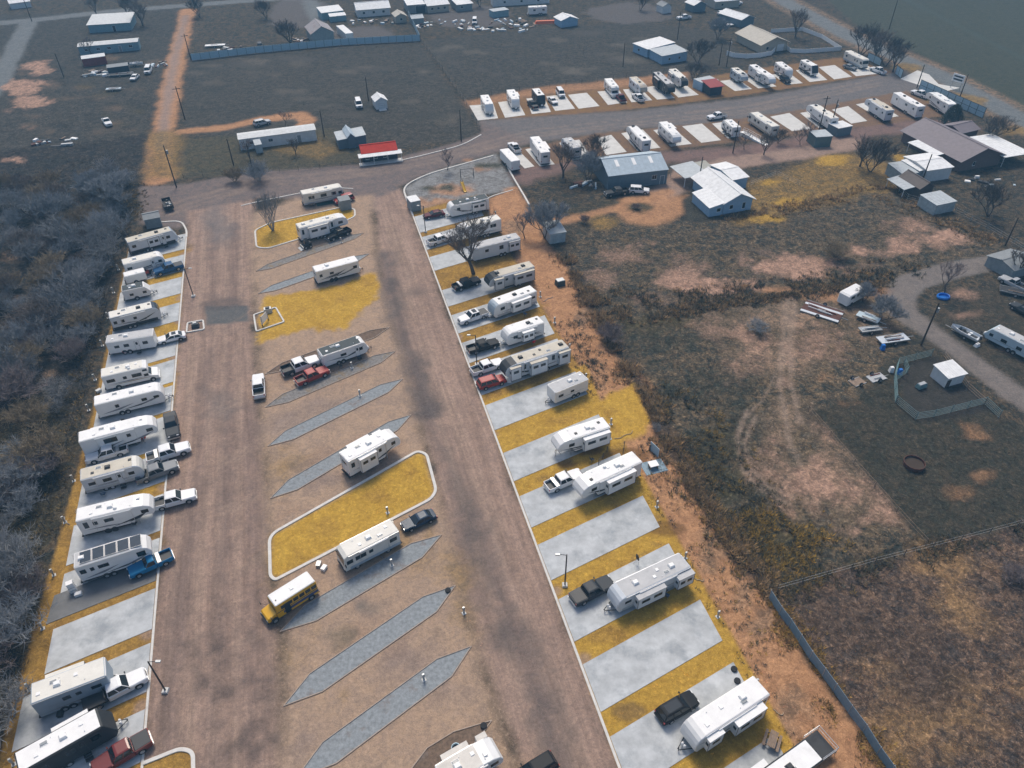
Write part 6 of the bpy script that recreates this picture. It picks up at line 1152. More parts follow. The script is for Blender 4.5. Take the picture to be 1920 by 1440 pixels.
# kerbed equipment beds by the left lane
for lb, pts in (('kerb-edged bed with sign board beside the gold lawn', [(476, 591), (517, 577), (533, 604), (481, 622)]), ('kerb-edged bed with black tank beside the asphalt patch', [(352, 606), (381, 601), (383, 618), (350, 624)])):
    kerb(rounded(pts, .3, True, n=2), .3, .2, name='planter_kerb')
box_thing('notice_board', 'slanted notice board standing in the kerb-edged bed', 'sign', (498, 606), [('board', (-1.2, 1.2, -.05, .05, .5, 2.0), PLAST, .02), ('post', (-1.1, -1.0, -.08, .08, 0, 2.1), FRAME, .01), ('post', (1.0, 1.1, -.08, .08, 0, 2.1), FRAME, .01)], R(75))
box_thing('water_tank', 'dark ribbed tank in the kerb-edged bed by the gold lawn', 'tank', (503, 585), [('tank', (-.8, .8, -.6, .6, 0, .9), STEEL, .15), ('lid', (-.4, .4, -.3, .3, .9, 1.1), FRAME, .05)], .3)
box_thing('fire_pit', 'black tank in the kerb-edged bed beside the asphalt patch', 'tank', (367, 613), [('tank', (-.7, .7, -.55, .55, 0, .8), DPLAST, .12), ('lid', (-.35, .35, -.25, .25, .8, 1.0), STEEL, .05)], .3)
box_thing('refrigerator', 'white refrigerator with shelves on the stained pad', 'appliance', (139, 1108), [('cabinet', (-.4, .4, -.35, .35, 0, 1.7), PLAST, .02), ('shelf', (-.36, .36, -.37, -.3, .4, .45), STEEL, .0), ('shelf', (-.36, .36, -.37, -.3, .9, .95), STEEL, .0)], R(30), .06)
box_thing('storage_box', 'small white box beside the refrigerator on the stained pad', 'box', (148, 1116), [('box', (-.4, .4, -.25, .25, 0, .35), PLAST, .02), ('lid', (-.42, .42, -.27, .27, .35, .4), PLAST, .02)], R(25), .06)
box_thing('folding_table', 'white folding table below the solar fifth-wheel', 'table', (193, 1078), [('table_top', (-.6, .6, -.4, .4, .68, .74), PLAST, .01), ('leg', (-.55, -.5, -.35, .35, 0, .68), STEEL, .0), ('leg', (.5, .55, -.35, .35, 0, .68), STEEL, .0)], R(20), .06)
box_thing('folding_table', 'smaller white folding table below the solar fifth-wheel steps', 'table', (210, 1074), [('table_top', (-.4, .4, -.35, .35, .68, .73), PLAST, .01), ('leg', (-.36, -.32, -.3, .3, 0, .68), STEEL, .0), ('leg', (.32, .36, -.3, .3, 0, .68), STEEL, .0)], R(20), .06)
box_thing('propane_cylinder', 'tall white propane cylinder beside the red car', 'tank', (955, 716), [('cylinder', (-.35, .35, -.35, .35, 0, 1.3), PLAST, .08), ('valve', (-.12, .12, -.12, .12, 1.3, 1.5), STEEL, .03)], 0, .06)
box_thing('outdoor_mat', 'dark green outdoor rug beside the cream motor coach at the island', 'mat', (612, 381), [('rug', (-2.2, 2.2, -.8, .8, 0, .03), mat('rug_green', (.02, .06, .05), .9), .01), ('border', (-2.3, 2.3, -.9, .9, 0, .02), DPLAST, .01)], R(22), .01)
box_thing('wood_crate_table', 'brown wooden table with clutter beside the cream motor coach', 'table', (585, 387), [('table_top', (-.7, .7, -.4, .4, .65, .72), WOODM, .01), ('leg', (-.65, -.58, -.35, .35, 0, .65), WOODM, 0), ('leg', (.58, .65, -.35, .35, 0, .65), WOODM, 0)], R(20))
p = W(1446, 1392); e = empty('picnic_table', (p.x, p.y, .06), R(60), 'weathered wooden picnic table on the pad beside the railed deck', 'table')
for k in range(5): MB().box(-.95, .95, -.42 + k * .17, -.27 + k * .17, .72, .77).build('table_plank', WOODM, e)
for s in (-1, 1):
    for k in (0, 1): MB().box(-.95, .95, s * .72 - .14 + k * .15, s * .72 + k * .15, .43, .48).build('bench_plank', WOODM, e)
for x in (-.7, .7):
    MB().box(x - .04, x + .04, -.85, .85, .36, .43).build('cross_beam', WOODM, e)
    for s in (-1, 1): MB().cyl((x, s * .65, 0), (x, s * .25, .72), .05, n=4).build('leg', WOODM, e)
# railed deck on the toy hauler, dish, tyres, barrels
A = W(1551, 1422); p = W(1535, 1432); e = empty('patio_deck', (W(1536, 1398, 1).x, W(1536, 1398, 1).y, 0), R(29), 'black railed patio deck folded out behind the white-roofed toy-hauler', 'deck')
MB().box(-1.1, 1.1, -1.3, 1.3, .8, .9).build('deck_floor', TRIM, e)
for a_, b_ in (((-1.1, 1.3), (1.1, 1.3)), ((1.1, 1.3), (1.1, -1.3)), ((1.1, -1.3), (-1.1, -1.3))): MB().cyl((*a_, 1.9), (*b_, 1.9), .04, n=5).cyl((*a_, 1.4), (*b_, 1.4), .025, n=4).build('railing', ALU, e)
for x, y in ((-1.1, 1.3), (1.1, 1.3), (1.1, -1.3), (-1.1, -1.3)): MB().cyl((x, y, .0), (x, y, 1.9), .035, n=5).build('post', ALU, e)
p = W(1193, 1056); e = empty('satellite_dish', (p.x, p.y, .06), R(200), 'black satellite dish on tripod beside the silver caravan', 'dish')
for k in range(3): MB().cyl((math.cos(k * 2.1) * .4, math.sin(k * 2.1) * .4, 0), (0, 0, 1.0), .025, n=4).build('leg', STEEL, e)
MB().loft([[(x, r * math.cos(a), 1.15 + r * math.sin(a) + x * .3) for a in np.arange(0, 6.28, .5236)] for r, x in ((.05, .12), (.3, .05), (.45, -.06), (.47, -.06), (.3, .0), (.05, .06))]).build('dish', DPLAST, e)
TY = MB().wheel((0, 0, 0), .37, .24, 0, 0, 14).mesh('tyre', [TYRE, TYRE])
for lb, px, gz in (('loose tyre lying in the tip of the brown gravel strip', (907, 1362), .16), ('loose tyre lying in the gravel strip tip by the lane', (840, 1108), .16), ('black tyre on the pad end behind the antenna caravan', (1382, 1278), .19), ('stacked tyre at the pad corner behind the antenna caravan', (1376, 1256), .19)):
    p = W(*px); e = empty('tyre', (p.x, p.y, gz), 0, lb, 'tyre'); o = put('tread', TY, e); o.rotation_euler = (R(90), 0, 0)
p = W(855, 1404); e = empty('fire_ring', (p.x, p.y, .03), 0, 'pale blue metal fire ring on the brown gravel strip', 'fire pit')
MB().loft([[(r * math.cos(k * .5236), r * math.sin(k * .5236), z) for k in range(12)] for r, z in ((.5, 0), (.5, .35), (.42, .35), (.42, .02))], caps=False).build('ring', PBL, e); MB().loft([[(.4 * math.cos(k * .5236), .4 * math.sin(k * .5236), z) for k in range(12)] for z in (.01, .08)]).build('ash', DPLAST, e)
# tripod king-pin stand, ramp, dump trailer
p = W(1044, 852); e = empty('pin_tripod', (p.x, p.y, .06), 0, 'wooden tripod stand under the nose of the clean white fifth-wheel', 'stand')
for k in range(3): MB().cyl((math.cos(k * 2.1) * .55, math.sin(k * 2.1) * .55, 0), (0, 0, 1.45), .045, n=4).build('leg', WOODM if k else FRAME, e)
p = W(1413, 262); e = empty('access_ramp', (p.x, p.y, 0), R(-55), 'white railed access ramp between a small caravan and a striped coach', 'ramp')
MB().prism([(-4.5, .0), (-4.5, .9), (-3, .9), (4.5, .05), (4.5, 0)], -.7, .7).build('ramp_floor', PLAST, e)
for s in (-1, 1):
    for z in (.5, .95): MB().cyl((-4.4, s * .68, .9 + z), (-3, s * .68, .9 + z), .03, n=4).cyl((-3, s * .68, .9 + z), (4.4, s * .68, .08 + z), .03, n=4).build('handrail', PLAST, e)
    for k in range(7): x = -4.4 + k * 1.46; MB().cyl((x, s * .68, 0), (x, s * .68, 1.85 - max(0, (x + 3) * .113)), .035, n=4).build('baluster', PLAST, e)
p = W(316, 388); e = empty('dump_trailer', (p.x, p.y, 0), R(118), 'black dump trailer loaded with scrap on the bare dirt beside the thicket', 'trailer')
MB().box(-2.6, 2.4, -1.0, 1.0, .6, .72).build('bed_floor', CHAS, e)
for b in ((-2.6, 2.4, -1.0, -.94), (-2.6, 2.4, .94, 1.0), (-2.6, -2.54, -.94, .94), (2.34, 2.4, -.94, .94)): MB().box(*b, .72, 1.35).build('side_panel', DPLAST, e)
for s in (-1, 1):
    for x in (-.6, .3): put('wheel', _wh, e, (x, s * 1.0, .37))
for k in range(7): MB().tbox(-.3, .3, -.25, .25, 0, .3, .06).build('scrap', random.choice([STEEL, WOODM, DPLAST, PLAST]), e, (random.uniform(-2, 2), random.uniform(-.6, .6), .73), random.uniform(0, 3))
MB().cyl((2.4, 0, .55), (3.6, 0, .5), .06, n=5).build('drawbar', CHAS, e)
# right-hand junk yard: boat, flat trailers, van body, scrap
def boat(label, px, rz, L=5.2, hull=None):
    p = W(*px); e = empty('motor_boat', (p.x, p.y, 0), rz, label, 'boat'); hm = hull or BODY['silver']; n = 9
    sec = lambda t: (L * (t - .5), .95 * (1 - max(0, (t - .45) / .55) ** 2.2), .55 + .1 * t)
    rings = []
    for k in range(n):
        x, hw, zk = sec(k / (n - 1) * .985); hw = max(hw, .04); rings.append([(x, 0, .45 + .25 * max(0, k / (n - 1) - .6)), (x, hw * .8, .65), (x, hw, 1.15 + .12 * k / (n - 1)), (x, hw * .88, 1.16 + .12 * k / (n - 1)), (x, hw * .7, .8), (x, -hw * .7, .8), (x, -hw * .88, 1.16 + .12 * k / (n - 1)), (x, -hw, 1.15 + .12 * k / (n - 1)), (x, -hw * .8, .65)])
    MB().loft(rings).build('hull', hm, e); MB().box(-L * .42, L * .22, -.55, .55, .805, .83).build('deck', TRIM, e)
    for x in (-.9, .3):
        for s in (-1, 1): MB().box(x - .22, x + .22, s * .35 - .2, s * .35 + .2, .83, 1.1).build('seat', TRIM if x > 0 else PLAST, e)
    MB().tbox(-.2, .2, -.18, .18, .9, 1.5, .04).build('outboard_motor', DPLAST, e, (-L / 2 - .2, 0, 0)); MB().box(.9, 1.1, -.5, .5, .83, 1.3).build('console', GLASS, e)
    for s in (-1, 1): put('wheel', _wh, e, (-.6, s * .95, .33), 0, .85)
    MB().box(-L / 2, L / 2 - .4, -.5, -.42, .38, .46).box(-L / 2, L / 2 - .4, .42, .5, .38, .46).box(L / 2 - .5, L / 2 + .9, -.05, .05, .38, .46).box(-.65, -.55, -.9, .9, .3, .38).build('trailer_frame', STEEL, e)
boat('open fishing boat on its trailer beside the gravel drive', (1806, 630), R(125))
boat('small white boat hull in the junk lot by the camper van', (257, 124), R(15), 4.4, WHITE)
def flat_trailer(name, label, px, rz, L, wd, m, load=0, cat='trailer', z=.65):
    p = W(*px); e = empty(name, (p.x, p.y, 0), rz, label, cat)
    for k in range(6): y0 = -wd / 2 + wd * k / 6; MB().box(-L / 2, L / 2, y0 + .01, y0 + wd / 6 - .01, z, z + .06).build('deck_plank', BODY['silver'] if name == 'lumber_pile' and k in (0, 4) else m, e)
    MB().box(-L / 2, L / 2, -wd / 2 - .07, -wd / 2, z - .12, z + .1).box(-L / 2, L / 2, wd / 2, wd / 2 + .07, z - .12, z + .1).box(-L / 2, -L / 2 + .08, -wd / 2, wd / 2, z - .12, z - .005).box(L / 2 - .08, L / 2, -wd / 2, wd / 2, z - .12, z - .005).build('frame', STEEL, e)
    for s in (-1, 1): put('wheel', _wh, e, (-.2, s * (wd / 2 + .2), .37))
    MB().cyl((L / 2, 0, z - .1), (L / 2 + 1.3, 0, z - .15), .06, n=5).build('drawbar', STEEL, e)
    for k in range(load): MB().box(-random.uniform(.5, L / 2.2), random.uniform(.5, L / 2.2), -.07, .07, 0, .1).build('load', random.choice([WOODM, STEEL, mat('rust_steel', (.16, .05, .03), .8), BODY['silver']]), e, (0, random.uniform(-wd / 2.3, wd / 2.3), z + .07 + .105 * (k % 3)), random.uniform(-.12, .12))
    return e
RUST = mat('rusty_planks', (.10, .042, .03), .85, var=.35, scale=4); flat_trailer('lumber_pile', 'pile of red-brown boards framed by pale timbers in the weedy field', (1541, 585), R(-35), 7.0, 4.2, RUST, 5, 'lumber pile', .2)
flat_trailer('flat_trailer', 'grey flat trailer loaded with pipes beside the gravel drive', (1672, 640), R(12), 5.5, 2.0, BODY['silver'], 7); flat_trailer('flat_trailer', 'pale flat trailer wreck with loose wheels in the weedy field', (1626, 600), R(-40), 4.0, 1.8, BODY['blue'], 4); flat_trailer('flat_trailer', 'small frame trailer beside the loose wheels in the weedy field', (1630, 622), R(10), 4.0, 1.4, STEEL, 3)
flat_trailer('flat_trailer', 'dark flat trailer behind the pale blue old pickup', (1905, 552), R(-28), 6.0, 2.2, DPLAST, 3); flat_trailer('flat_trailer', 'black flat trailer in the junk lot below the red container', (228, 142), R(12), 7.5, 2.4, DPLAST, 2); flat_trailer('flat_trailer', 'pale scrap trailer alone in the weedy lot', (214, 170), R(10), 4.5, 1.6, BODY['blue'], 3); flat_trailer('flat_trailer', 'white flat trailer behind the blue panel fence', (404, 88), R(10), 7, 2, PLAST, 2); flat_trailer('flat_trailer', 'white flat trailer near the white gable carport', (1356, 50), R(12), 8, 2.2, PLAST, 2)
flat_trailer('pallet', 'grey pallet lying on weeds outside the corral', (1607, 717), R(25), 2.4, 1.6, WOODM, 0, 'pallet', .1); flat_trailer('pallet', 'larger grey pallet lying beside the corral corner', (1643, 709), R(20), 3.0, 1.6, BODY['grey'], 2, 'pallet', .1)
p = W(1594, 564); e = empty('abandoned_van', (p.x, p.y, 0), R(35), 'white camper shell van body abandoned in the weedy field', 'van'); e.scale = (1.25, 1.25, 1.25); MB().prism([(-2.2, .3), (-2.2, 1.9), (-1.9, 2.1), (1.6, 2.1), (2.3, 1.4), (2.4, .4)], -.95, .95, .12).build('body', WHITE, e); window(e, .2, -.95, 1.6, 1.0, .5); window(e, -1.3, -.95, 1.6, .9, .5); MB().cyl((-1.2, -.96, .35), (-1.2, .96, .35), .36, n=12).build('wheel', TYRE, e)
p = W(1768, 558); e = empty('inflatable_pool', (p.x, p.y, 0), .3, 'bright blue paddling pool beside the bare sapling', 'pool')
BLU = mat('pool_blue', (.01, .16, .55), .4); MB().loft([[(r * math.cos(k * .5236) * 1.2, r * math.sin(k * .5236), z) for k in range(12)] for r, z in ((1.0, 0), (1.1, .25), (1.0, .5), (.85, .45), (.85, .05))], caps=False).build('ring', BLU, e); MB().loft([[(.85 * math.cos(k * .5236) * 1.2, .85 * math.sin(k * .5236), z) for k in range(12)] for z in (.02, .08)]).build('pool_floor', BLU, e)
p = W(1712, 873); e = empty('stock_tank', (p.x, p.y, 0), 0, 'rusty round stock tank in the dark paddock', 'tank')
MB().loft([[(r * math.cos(k * .3927), r * math.sin(k * .3927), z) for k in range(16)] for r, z in ((1.45, 0), (1.5, .75), (1.42, .75), (1.38, .1))], caps=False).build('rim', RUST, e); MB().loft([[(1.38 * math.cos(k * .3927), 1.38 * math.sin(k * .3927), z) for k in range(16)] for z in (.05, .4)]).build('contents', mat('tank_soil', (.05, .035, .025), .95), e)
box_thing('feed_bin', 'small green hay feeder in the middle of the corral', 'feeder', (1726, 727), [('frame', (-.9, .9, -.5, .5, .2, .9), PIPE, .15), ('tray', (-.7, .7, -.35, .35, .9, 1.0), STEEL, .05)], .4)
box_thing('barrel', 'white barrel at the outer corner of the pipe corral', 'barrel', (1670, 697), [('drum', (-.35, .35, -.35, .35, 0, 1.0), PLAST, .08), ('lid', (-.25, .25, -.25, .25, 1.0, 1.06), PLAST, .03)])
box_thing('barrel', 'blue barrel inside the small corral pen', 'barrel', (1686, 701), [('drum', (-.35, .35, -.35, .35, 0, 1.0), BLU, .08), ('lid', (-.25, .25, -.25, .25, 1.0, 1.06), BLU, .03)]); box_thing('barrel', 'blue barrel at the end of the pipe-loaded trailer', 'barrel', (1654, 655), [('drum', (-.35, .35, -.35, .35, 0, 1.0), BLU, .08), ('lid', (-.25, .25, -.25, .25, 1.0, 1.06), BLU, .03)])
box_thing('water_tank', 'white plastic tank lying beside the fishing boat', 'tank', (1831, 649), [('tank', (-.5, .5, -.35, .35, 0, .6), PLAST, .14), ('cap', (-.12, .12, -.12, .12, .6, .68), STEEL, .02)], .5)
box_thing('trash_bin', 'dark open bin on bare soil behind the slate-nosed caravan', 'bin', (1050, 534), [('bin', (-.9, .9, -.7, .7, 0, 1.1), mat('bin_green', (.04, .06, .06), .6), .08), ('lid', (-.8, .8, -.6, .6, 1.1, 1.25), STEEL, .05)], .4)
box_thing('corrugated_panel', 'upright corrugated sheet panel on bare soil behind the open lawn', 'panel', (1226, 850), [('sheet', (-1.0, 1.0, -.04, .04, 0, 1.7), PBL, .01), ('brace', (-.9, -.8, -.3, .3, 0, 1.2), WOODM, .01)], R(-60)); box_thing('tarp_table', 'white table on a blue tarpaulin behind the stepped-roof fifth-wheel', 'table', (1224, 876), [('table_top', (-.7, .7, -.6, .6, .7, .78), PLAST, .02), ('leg', (-.6, -.5, -.5, .5, 0, .7), WOODM, 0), ('leg', (.5, .6, -.5, .5, 0, .7), WOODM, 0), ('tarpaulin', (-1.6, 1.9, -1.3, 1.3, .0, .05), PBS, .05)], .3)
box_thing('orange_tarp', 'bright orange tarpaulin over a pile in the scrap yard', 'tarpaulin', (1024, 44), [('tarp', (-4.5, 4.5, -1.2, 1.2, 0, 1.1), mat('tarp_orange', (.62, .12, .03), .6), .5), ('edge', (-5, 5, -1.6, 1.6, 0, .15), WOODM, .1)], .1)
box_thing('riding_mower', 'small orange mower between the cargo trailer and blue pickup', 'mower', (278, 514), [('body', (-.7, .3, -.4, .4, .3, .8), mat('mower_orange', (.45, .06, .02), .5), .08), ('seat', (-.5, -.1, -.22, .22, .8, 1.1), DPLAST, .05), ('deck', (-.3, .6, -.55, .55, .12, .3), DPLAST, .05)], .4, .06)
box_thing('grill', 'black barbecue grill on the pad under the long white fifth-wheel nose', 'grill', (262, 815), [('lid', (-.4, .4, -.28, .28, .7, 1.1), DPLAST, .12), ('stand', (-.35, .35, -.25, .25, 0, .7), FRAME, .0)], .4, .06)
for k, (lb, px, c) in enumerate((('red fuel can under the long white fifth-wheel nose', (268, 822), RED), ('blue storage tote beside the white motorhome', (218, 728), SWBL), ('maroon storage tote beside the white motorhome', (240, 722), PAINT['maroon']), ('grey storage tote behind the white motorhome', (186, 735), STEEL), ('white cooler beside the cream coach front', (608, 1067), PLAST), ('silver crate on the strip beside the cream coach', (598, 1060), STEEL), ('dark step box beside the blue-shaded caravan', (115, 1340), DPLAST))):
    box_thing('storage_tote', lb, 'box', px, [('tub', (-.4, .4, -.28, .28, 0, .4), c, .03), ('lid', (-.43, .43, -.31, .31, .4, .46), c, .03)], .3 * k, .06 if k not in (4, 5) else .02)
# scrap in the far yards
def scrap(label, px, n, sx, sy, seed):
    r = random.Random(seed); p = W(*px); e = empty('scrap_pile', (p.x, p.y, 0), 0, label, 'scrap')
    for k in range(n):
        m = r.choice([STEEL, WOODM, DPLAST, PLAST, RUST, BODY['blue']]); a, b, c = r.uniform(.3, 1.6), r.uniform(.2, .6), r.uniform(.15, .7)
        MB().tbox(-a, a, -b, b, 0, c, .05).build('scrap_piece', m, e, (r.uniform(-sx, sx), r.uniform(-sy, sy), 0), r.uniform(0, 3))
for k, (lb, px, n, sx, sy) in enumerate((('scattered scrap in front of the low white carport house', (830, 45), 24, 12, 5), ('scattered scrap along the edge of the dark field', (930, 55), 26, 14, 4), ('scrap and lumber beside the blue-green container shed', (945, 42), 18, 8, 4), ('clutter around the grey gable-fronted barn', (570, 78), 14, 5, 3), ('clutter in the yard of the white bungalow', (700, 42), 14, 9, 3), ('scrap between the rusty container and black trailer', (185, 138), 22, 6, 3), ('scrap beside the white and green camper van', (300, 120), 10, 3, 3), ('clutter on the patio of the brick ranch house', (1735, 300), 10, 3, 2), ('steel pipes and posts beside the steel workshop thicket', (1105, 345), 10, 4, 2), ('junk beside the grey gravel-drive shed', (1905, 500), 12, 4, 3), ('debris heap in the weedy lot near the sandy track', (110, 268), 16, 7, 3), ('small debris on the lawn beside the brick ranch house', (1860, 340), 8, 7, 3), ('junk behind the blue panel fence corner', (430, 92), 10, 4, 2))): scrap(lb, px, n, sx, sy, 50 + k)
# ---------------------------------------------------------------- bare winter trees and scrub
BARK = mat('bark_grey_brown', (.085, .072, .064), .95, var=.3, scale=3); BARKL = mat('bark_pale', (.29, .285, .28), .95, var=.3, scale=3)
TWIG = {'brown': mat('twigs_brown', (.15, .125, .108), .95, var=.3), 'grey': mat('twigs_grey', (.215, .22, .225), .95, var=.3), 'blue': mat('twigs_silver', (.25, .265, .28), .95, var=.3), 'dark': mat('twigs_dark', (.085, .076, .07), .95, var=.3), 'mauve': mat('twigs_mauve', (.19, .155, .15), .95, var=.3), 'tan': mat('twigs_tan', (.26, .205, .13), .95, var=.3), 'rust': mat('twigs_rust', (.12, .07, .04), .95, var=.3)}
def seg_mesh(name, segs, m):
    """many tapered 3- or 5-sided sticks as one mesh"""
    V = []; F = []
    for p0, p1, r0, r1, n in segs:
        d = (p1 - p0)
        if d.length < 1e-4: continue
        d.normalize(); a = d.orthogonal().normalized(); b = d.cross(a); i = len(V)
        for p, r in ((p0, r0), (p1, r1)):
            for k in range(n):
                t = 6.2832 * k / n; V.append(p + a * (r * math.cos(t)) + b * (r * math.sin(t)))
        for k in range(n): F.append((i + k, i + (k + 1) % n, i + n + (k + 1) % n, i + n + k))
    me = bpy.data.meshes.new(name); me.from_pydata([tuple(v) for v in V], [], F); me.materials.append(m); me.update(); return me
def grow(seed, h, stems=1, splits=(4, 4, 4), lens=(.42, .30, .2), up=.5, r0=.2, twigs=7, twl=.7, spread=1.0, twr=.014, droop=0.0):
    r = random.Random(seed); limbs = []; tw = []
    def rnd(): return Vector((r.uniform(-1, 1), r.uniform(-1, 1), r.uniform(-.6, 1)))
    def branch(p, d, L, rad, lev):
        n = 3; q = p
        for k in range(n):
            d = (d + rnd() * .22 + Vector((0, 0, up * .12 - droop * lev * .05))).normalized(); e = q + d * (L / n); ra = rad * (1 - .45 * k / n); rb = rad * (1 - .45 * (k + 1) / n)
            (limbs if lev < 2 else tw).append((q, e, ra, rb, 5 if lev < 2 else 3)); q0 = q; q = e
            if lev >= len(splits) - 1 or (lev > 0 and k > 0):
                for j in range(twigs if lev >= len(splits) - 1 else 2):
                    a = q0.lerp(e, r.random()); dd = (d * .7 + rnd() * 1.0 * spread + Vector((0, 0, up * .4))).normalized(); l = twl * r.uniform(.4, 1.2); m_ = a + dd * l * .55; b = m_ + (dd + rnd() * .5).normalized() * l * .45
                    tw.append((a, m_, twr * 1.2, twr, 3)); tw.append((m_, b, twr, twr * .4, 3))
        if lev < len(splits):
            c = splits[lev]
            for j in range(c):
                ang = 6.283 * (j + r.random() * .6) / c; out = Vector((math.cos(ang), math.sin(ang), 0)); t = r.uniform(.55, 1.0)
                dd = (d * .75 + out * r.uniform(.45, 1.0) * spread + Vector((0, 0, up * .35))).normalized()
                branch(q if j == 0 else p.lerp(q, t), dd, h * lens[min(lev, len(lens) - 1)] * r.uniform(.75, 1.2), rad * .5, lev + 1)
    for s in range(stems):
        a = 6.283 * s / stems + r.random(); o = Vector((math.cos(a), math.sin(a), 0)) * (.25 if stems > 1 else 0)
        branch(o * .6, (Vector((0, 0, 1)) + o * 2.2 * spread + rnd() * .1).normalized(), h * (.30 if stems == 1 else .34) * r.uniform(.85, 1.1), r0 / (1 if stems == 1 else stems ** .5), 0)
    return limbs, tw
TREES = {}
def tree_kind(k, bark, twig, *a, **kw):
    l, t = grow(*a, **kw); zs = max(s[1].z for s in t); TREES[k] = (seg_mesh('trunk', l, bark), seg_mesh('crown', t, TWIG[twig]), zs)
tree_kind('big', BARK, 'brown', 3, 13.0, splits=(5, 4, 4), lens=(.31, .24, .17), r0=.42, twigs=9, twl=1.15, twr=.017, spread=1.1)
tree_kind('fan', BARKL, 'grey', 8, 9.0, stems=6, splits=(3, 3, 2), lens=(.34, .26, .2), r0=.35, twigs=4, twl=.8, up=.9, spread=.7, twr=.016)
tree_kind('oak', BARK, 'brown', 12, 9.0, splits=(5, 4, 3), lens=(.33, .25, .18), r0=.3, twigs=7, twl=.9, twr=.016)
tree_kind('oak2', BARK, 'dark', 21, 9.0, stems=3, splits=(4, 3, 3), lens=(.33, .24, .18), r0=.3, twigs=7, twl=.9, twr=.016)
tree_kind('fuzzy', BARK, 'blue', 33, 8.0, stems=3, splits=(4, 4, 3), lens=(.28, .2, .15), r0=.22, twigs=10, twl=.9, twr=.016)
tree_kind('small', BARK, 'mauve', 44, 6.0, splits=(4, 3, 3), lens=(.3, .22, .16), r0=.12, twigs=6, twl=.6, twr=.012)
SCR = ('scr_a', 'scr_b', 'scr_c', 'scr_d', 'scr_e', 'scr_f')
for k, (nm, c) in enumerate(zip(SCR, ('grey', 'blue', 'tan', 'grey', 'brown', 'mauve'))):
    tree_kind(nm, BARKL if c in ('blue', 'grey') else BARK, c, 60 + k, 4.2, stems=6 + k % 3, splits=(3, 3), lens=(.36, .26), r0=.15, twigs=5 + k % 3, twl=.95, spread=1.2, up=.45, twr=.013)
def tree(label, kind, px, h, name='bare_tree', cat='tree', group='leafless trees', sx=1.0, loc=None, rz=None):
    p = W(*px) if loc is None else Vector(loc); tr, cr, zs = TREES[kind]; s = h / zs
    e = empty(name, (p.x, p.y, -.05), random.uniform(0, 6.28) if rz is None else rz, label, cat, group); e.scale = (s * sx, s * sx, s)
    put('trunk', tr, e); put('crown', cr, e); return e
T = tree
T('big spreading bare tree on the grass between two caravan bays', 'big', (888, 513), 13.5, sx=1.0); T('pale many-stemmed bare tree on the kerbed grass island', 'fan', (512, 432), 9.5); T('bushy silver-grey tree beside the pale sheet shed', 'fuzzy', (1022, 446), 8.5); T('thin bare sapling on bare soil near the silver-grey tree', 'small', (984, 447), 6.5); T('thin bare tree on the playground gravel by the kerb', 'small', (839, 319), 6.0)
T('bare tree behind the white wide-slide caravan', 'oak', (1056, 333), 9.5); T('bare tree in front of the grey-roofed caravan on the lane', 'oak2', (1108, 300), 8); T('grey bushy tree touching the steel workshop', 'fuzzy', (1102, 340), 7.5); T('brown bare tree behind the grey bushy one at the workshop', 'oak', (1118, 325), 6.5)
T('dark bare tree in the ochre yard below the lane', 'oak2', (1632, 322), 10); T('smaller bare tree beside the dark one in the ochre yard', 'oak', (1612, 312), 8); T('bare tree beside the brick house front wing', 'oak2', (1850, 265), 8, sx=1.2); T('dark bare tree on the lawn behind the back wire fence', 'oak2', (1853, 406), 9); T('bare tree on the vinyl-fenced lawn by the highway', 'oak', (1491, 70), 10.5)
for k, (px, h) in enumerate((((1612, 104), 11), ((1640, 112), 10), ((1660, 124), 11), ((1674, 135), 9))): T(('tall bare tree behind the cream roadside coach', 'bare tree between coach and highway', 'bare tree over the short panel fence', 'bare tree at the end of the short panel fence')[k], ('oak2', 'oak', 'oak2', 'oak')[k], px, h, sx=1.15)
T('dense dark bare tree beside the pale blue mobile home', 'oak2', (1308, 118), 9, sx=1.1); T('grey bare tree in the yard near the white flat trailer', 'fuzzy', (1345, 74), 8); T('bare bush tree beside the kiosk', 'oak2', (1300, 150), 6, sx=1.2)
T('bare tree behind the shabby shack', 'oak', (182, 30), 8); T('second bare tree behind the shabby shack', 'oak2', (238, 30), 9); T('wide bare tree between shabby shack and sandy track', 'oak', (268, 48), 9, sx=1.3); T('bare tree by the back road near the sandy track', 'oak2', (375, 32), 8); T('bare tree in the yard of the grey barn', 'oak2', (545, 80), 9, sx=1.2); T('dark bare tree beside the concrete driveway', 'oak2', (500, 34), 8)
T('small bare tree on the sandy loop', 'small', (535, 237), 5); T('bare tree in front of the white mobile home end', 'oak', (555, 290), 4.5); T('thin bare tree by the thick lane pole', 'small', (470, 300), 6); T('bare tree beside the pale teal mobile home', 'small', (172, 102), 6); T('bare tree behind the scrap yard van', 'oak2', (900, 12), 8); T('dense dark tree in the open yard behind the gabled blue shed', 'oak2', (1200, 20), 7)
T('bare sapling behind the blue paddling pool', 'small', (1771, 552), 7.5); T('bare tree by the grey shed on the gravel drive', 'oak', (1905, 520), 7); T('grey shrub beside the abandoned camper van', 'fuzzy', (1618, 566), 4); T('grey shrub behind the pale trailer wreck', 'fuzzy', (1652, 600), 5.0, sx=1.2)
for k, (px, h) in enumerate((((1432, 290), 6), ((1500, 272), 5), ((1512, 264), 5.5), ((1458, 268), 4.5), ((1395, 280), 5))): T(('bare tree beside the dirt lane below the access ramp', 'thin bare tree beside the grey-green box shed', 'bare tree behind the grey-green box shed', 'bare bush below the striped motor coach', 'bare bush below the access ramp end')[k], ('oak', 'small', 'small', 'oak2', 'small')[k], px, h)
B_ = dict(name='bare_shrub', cat='shrub', group='leafless shrubs')
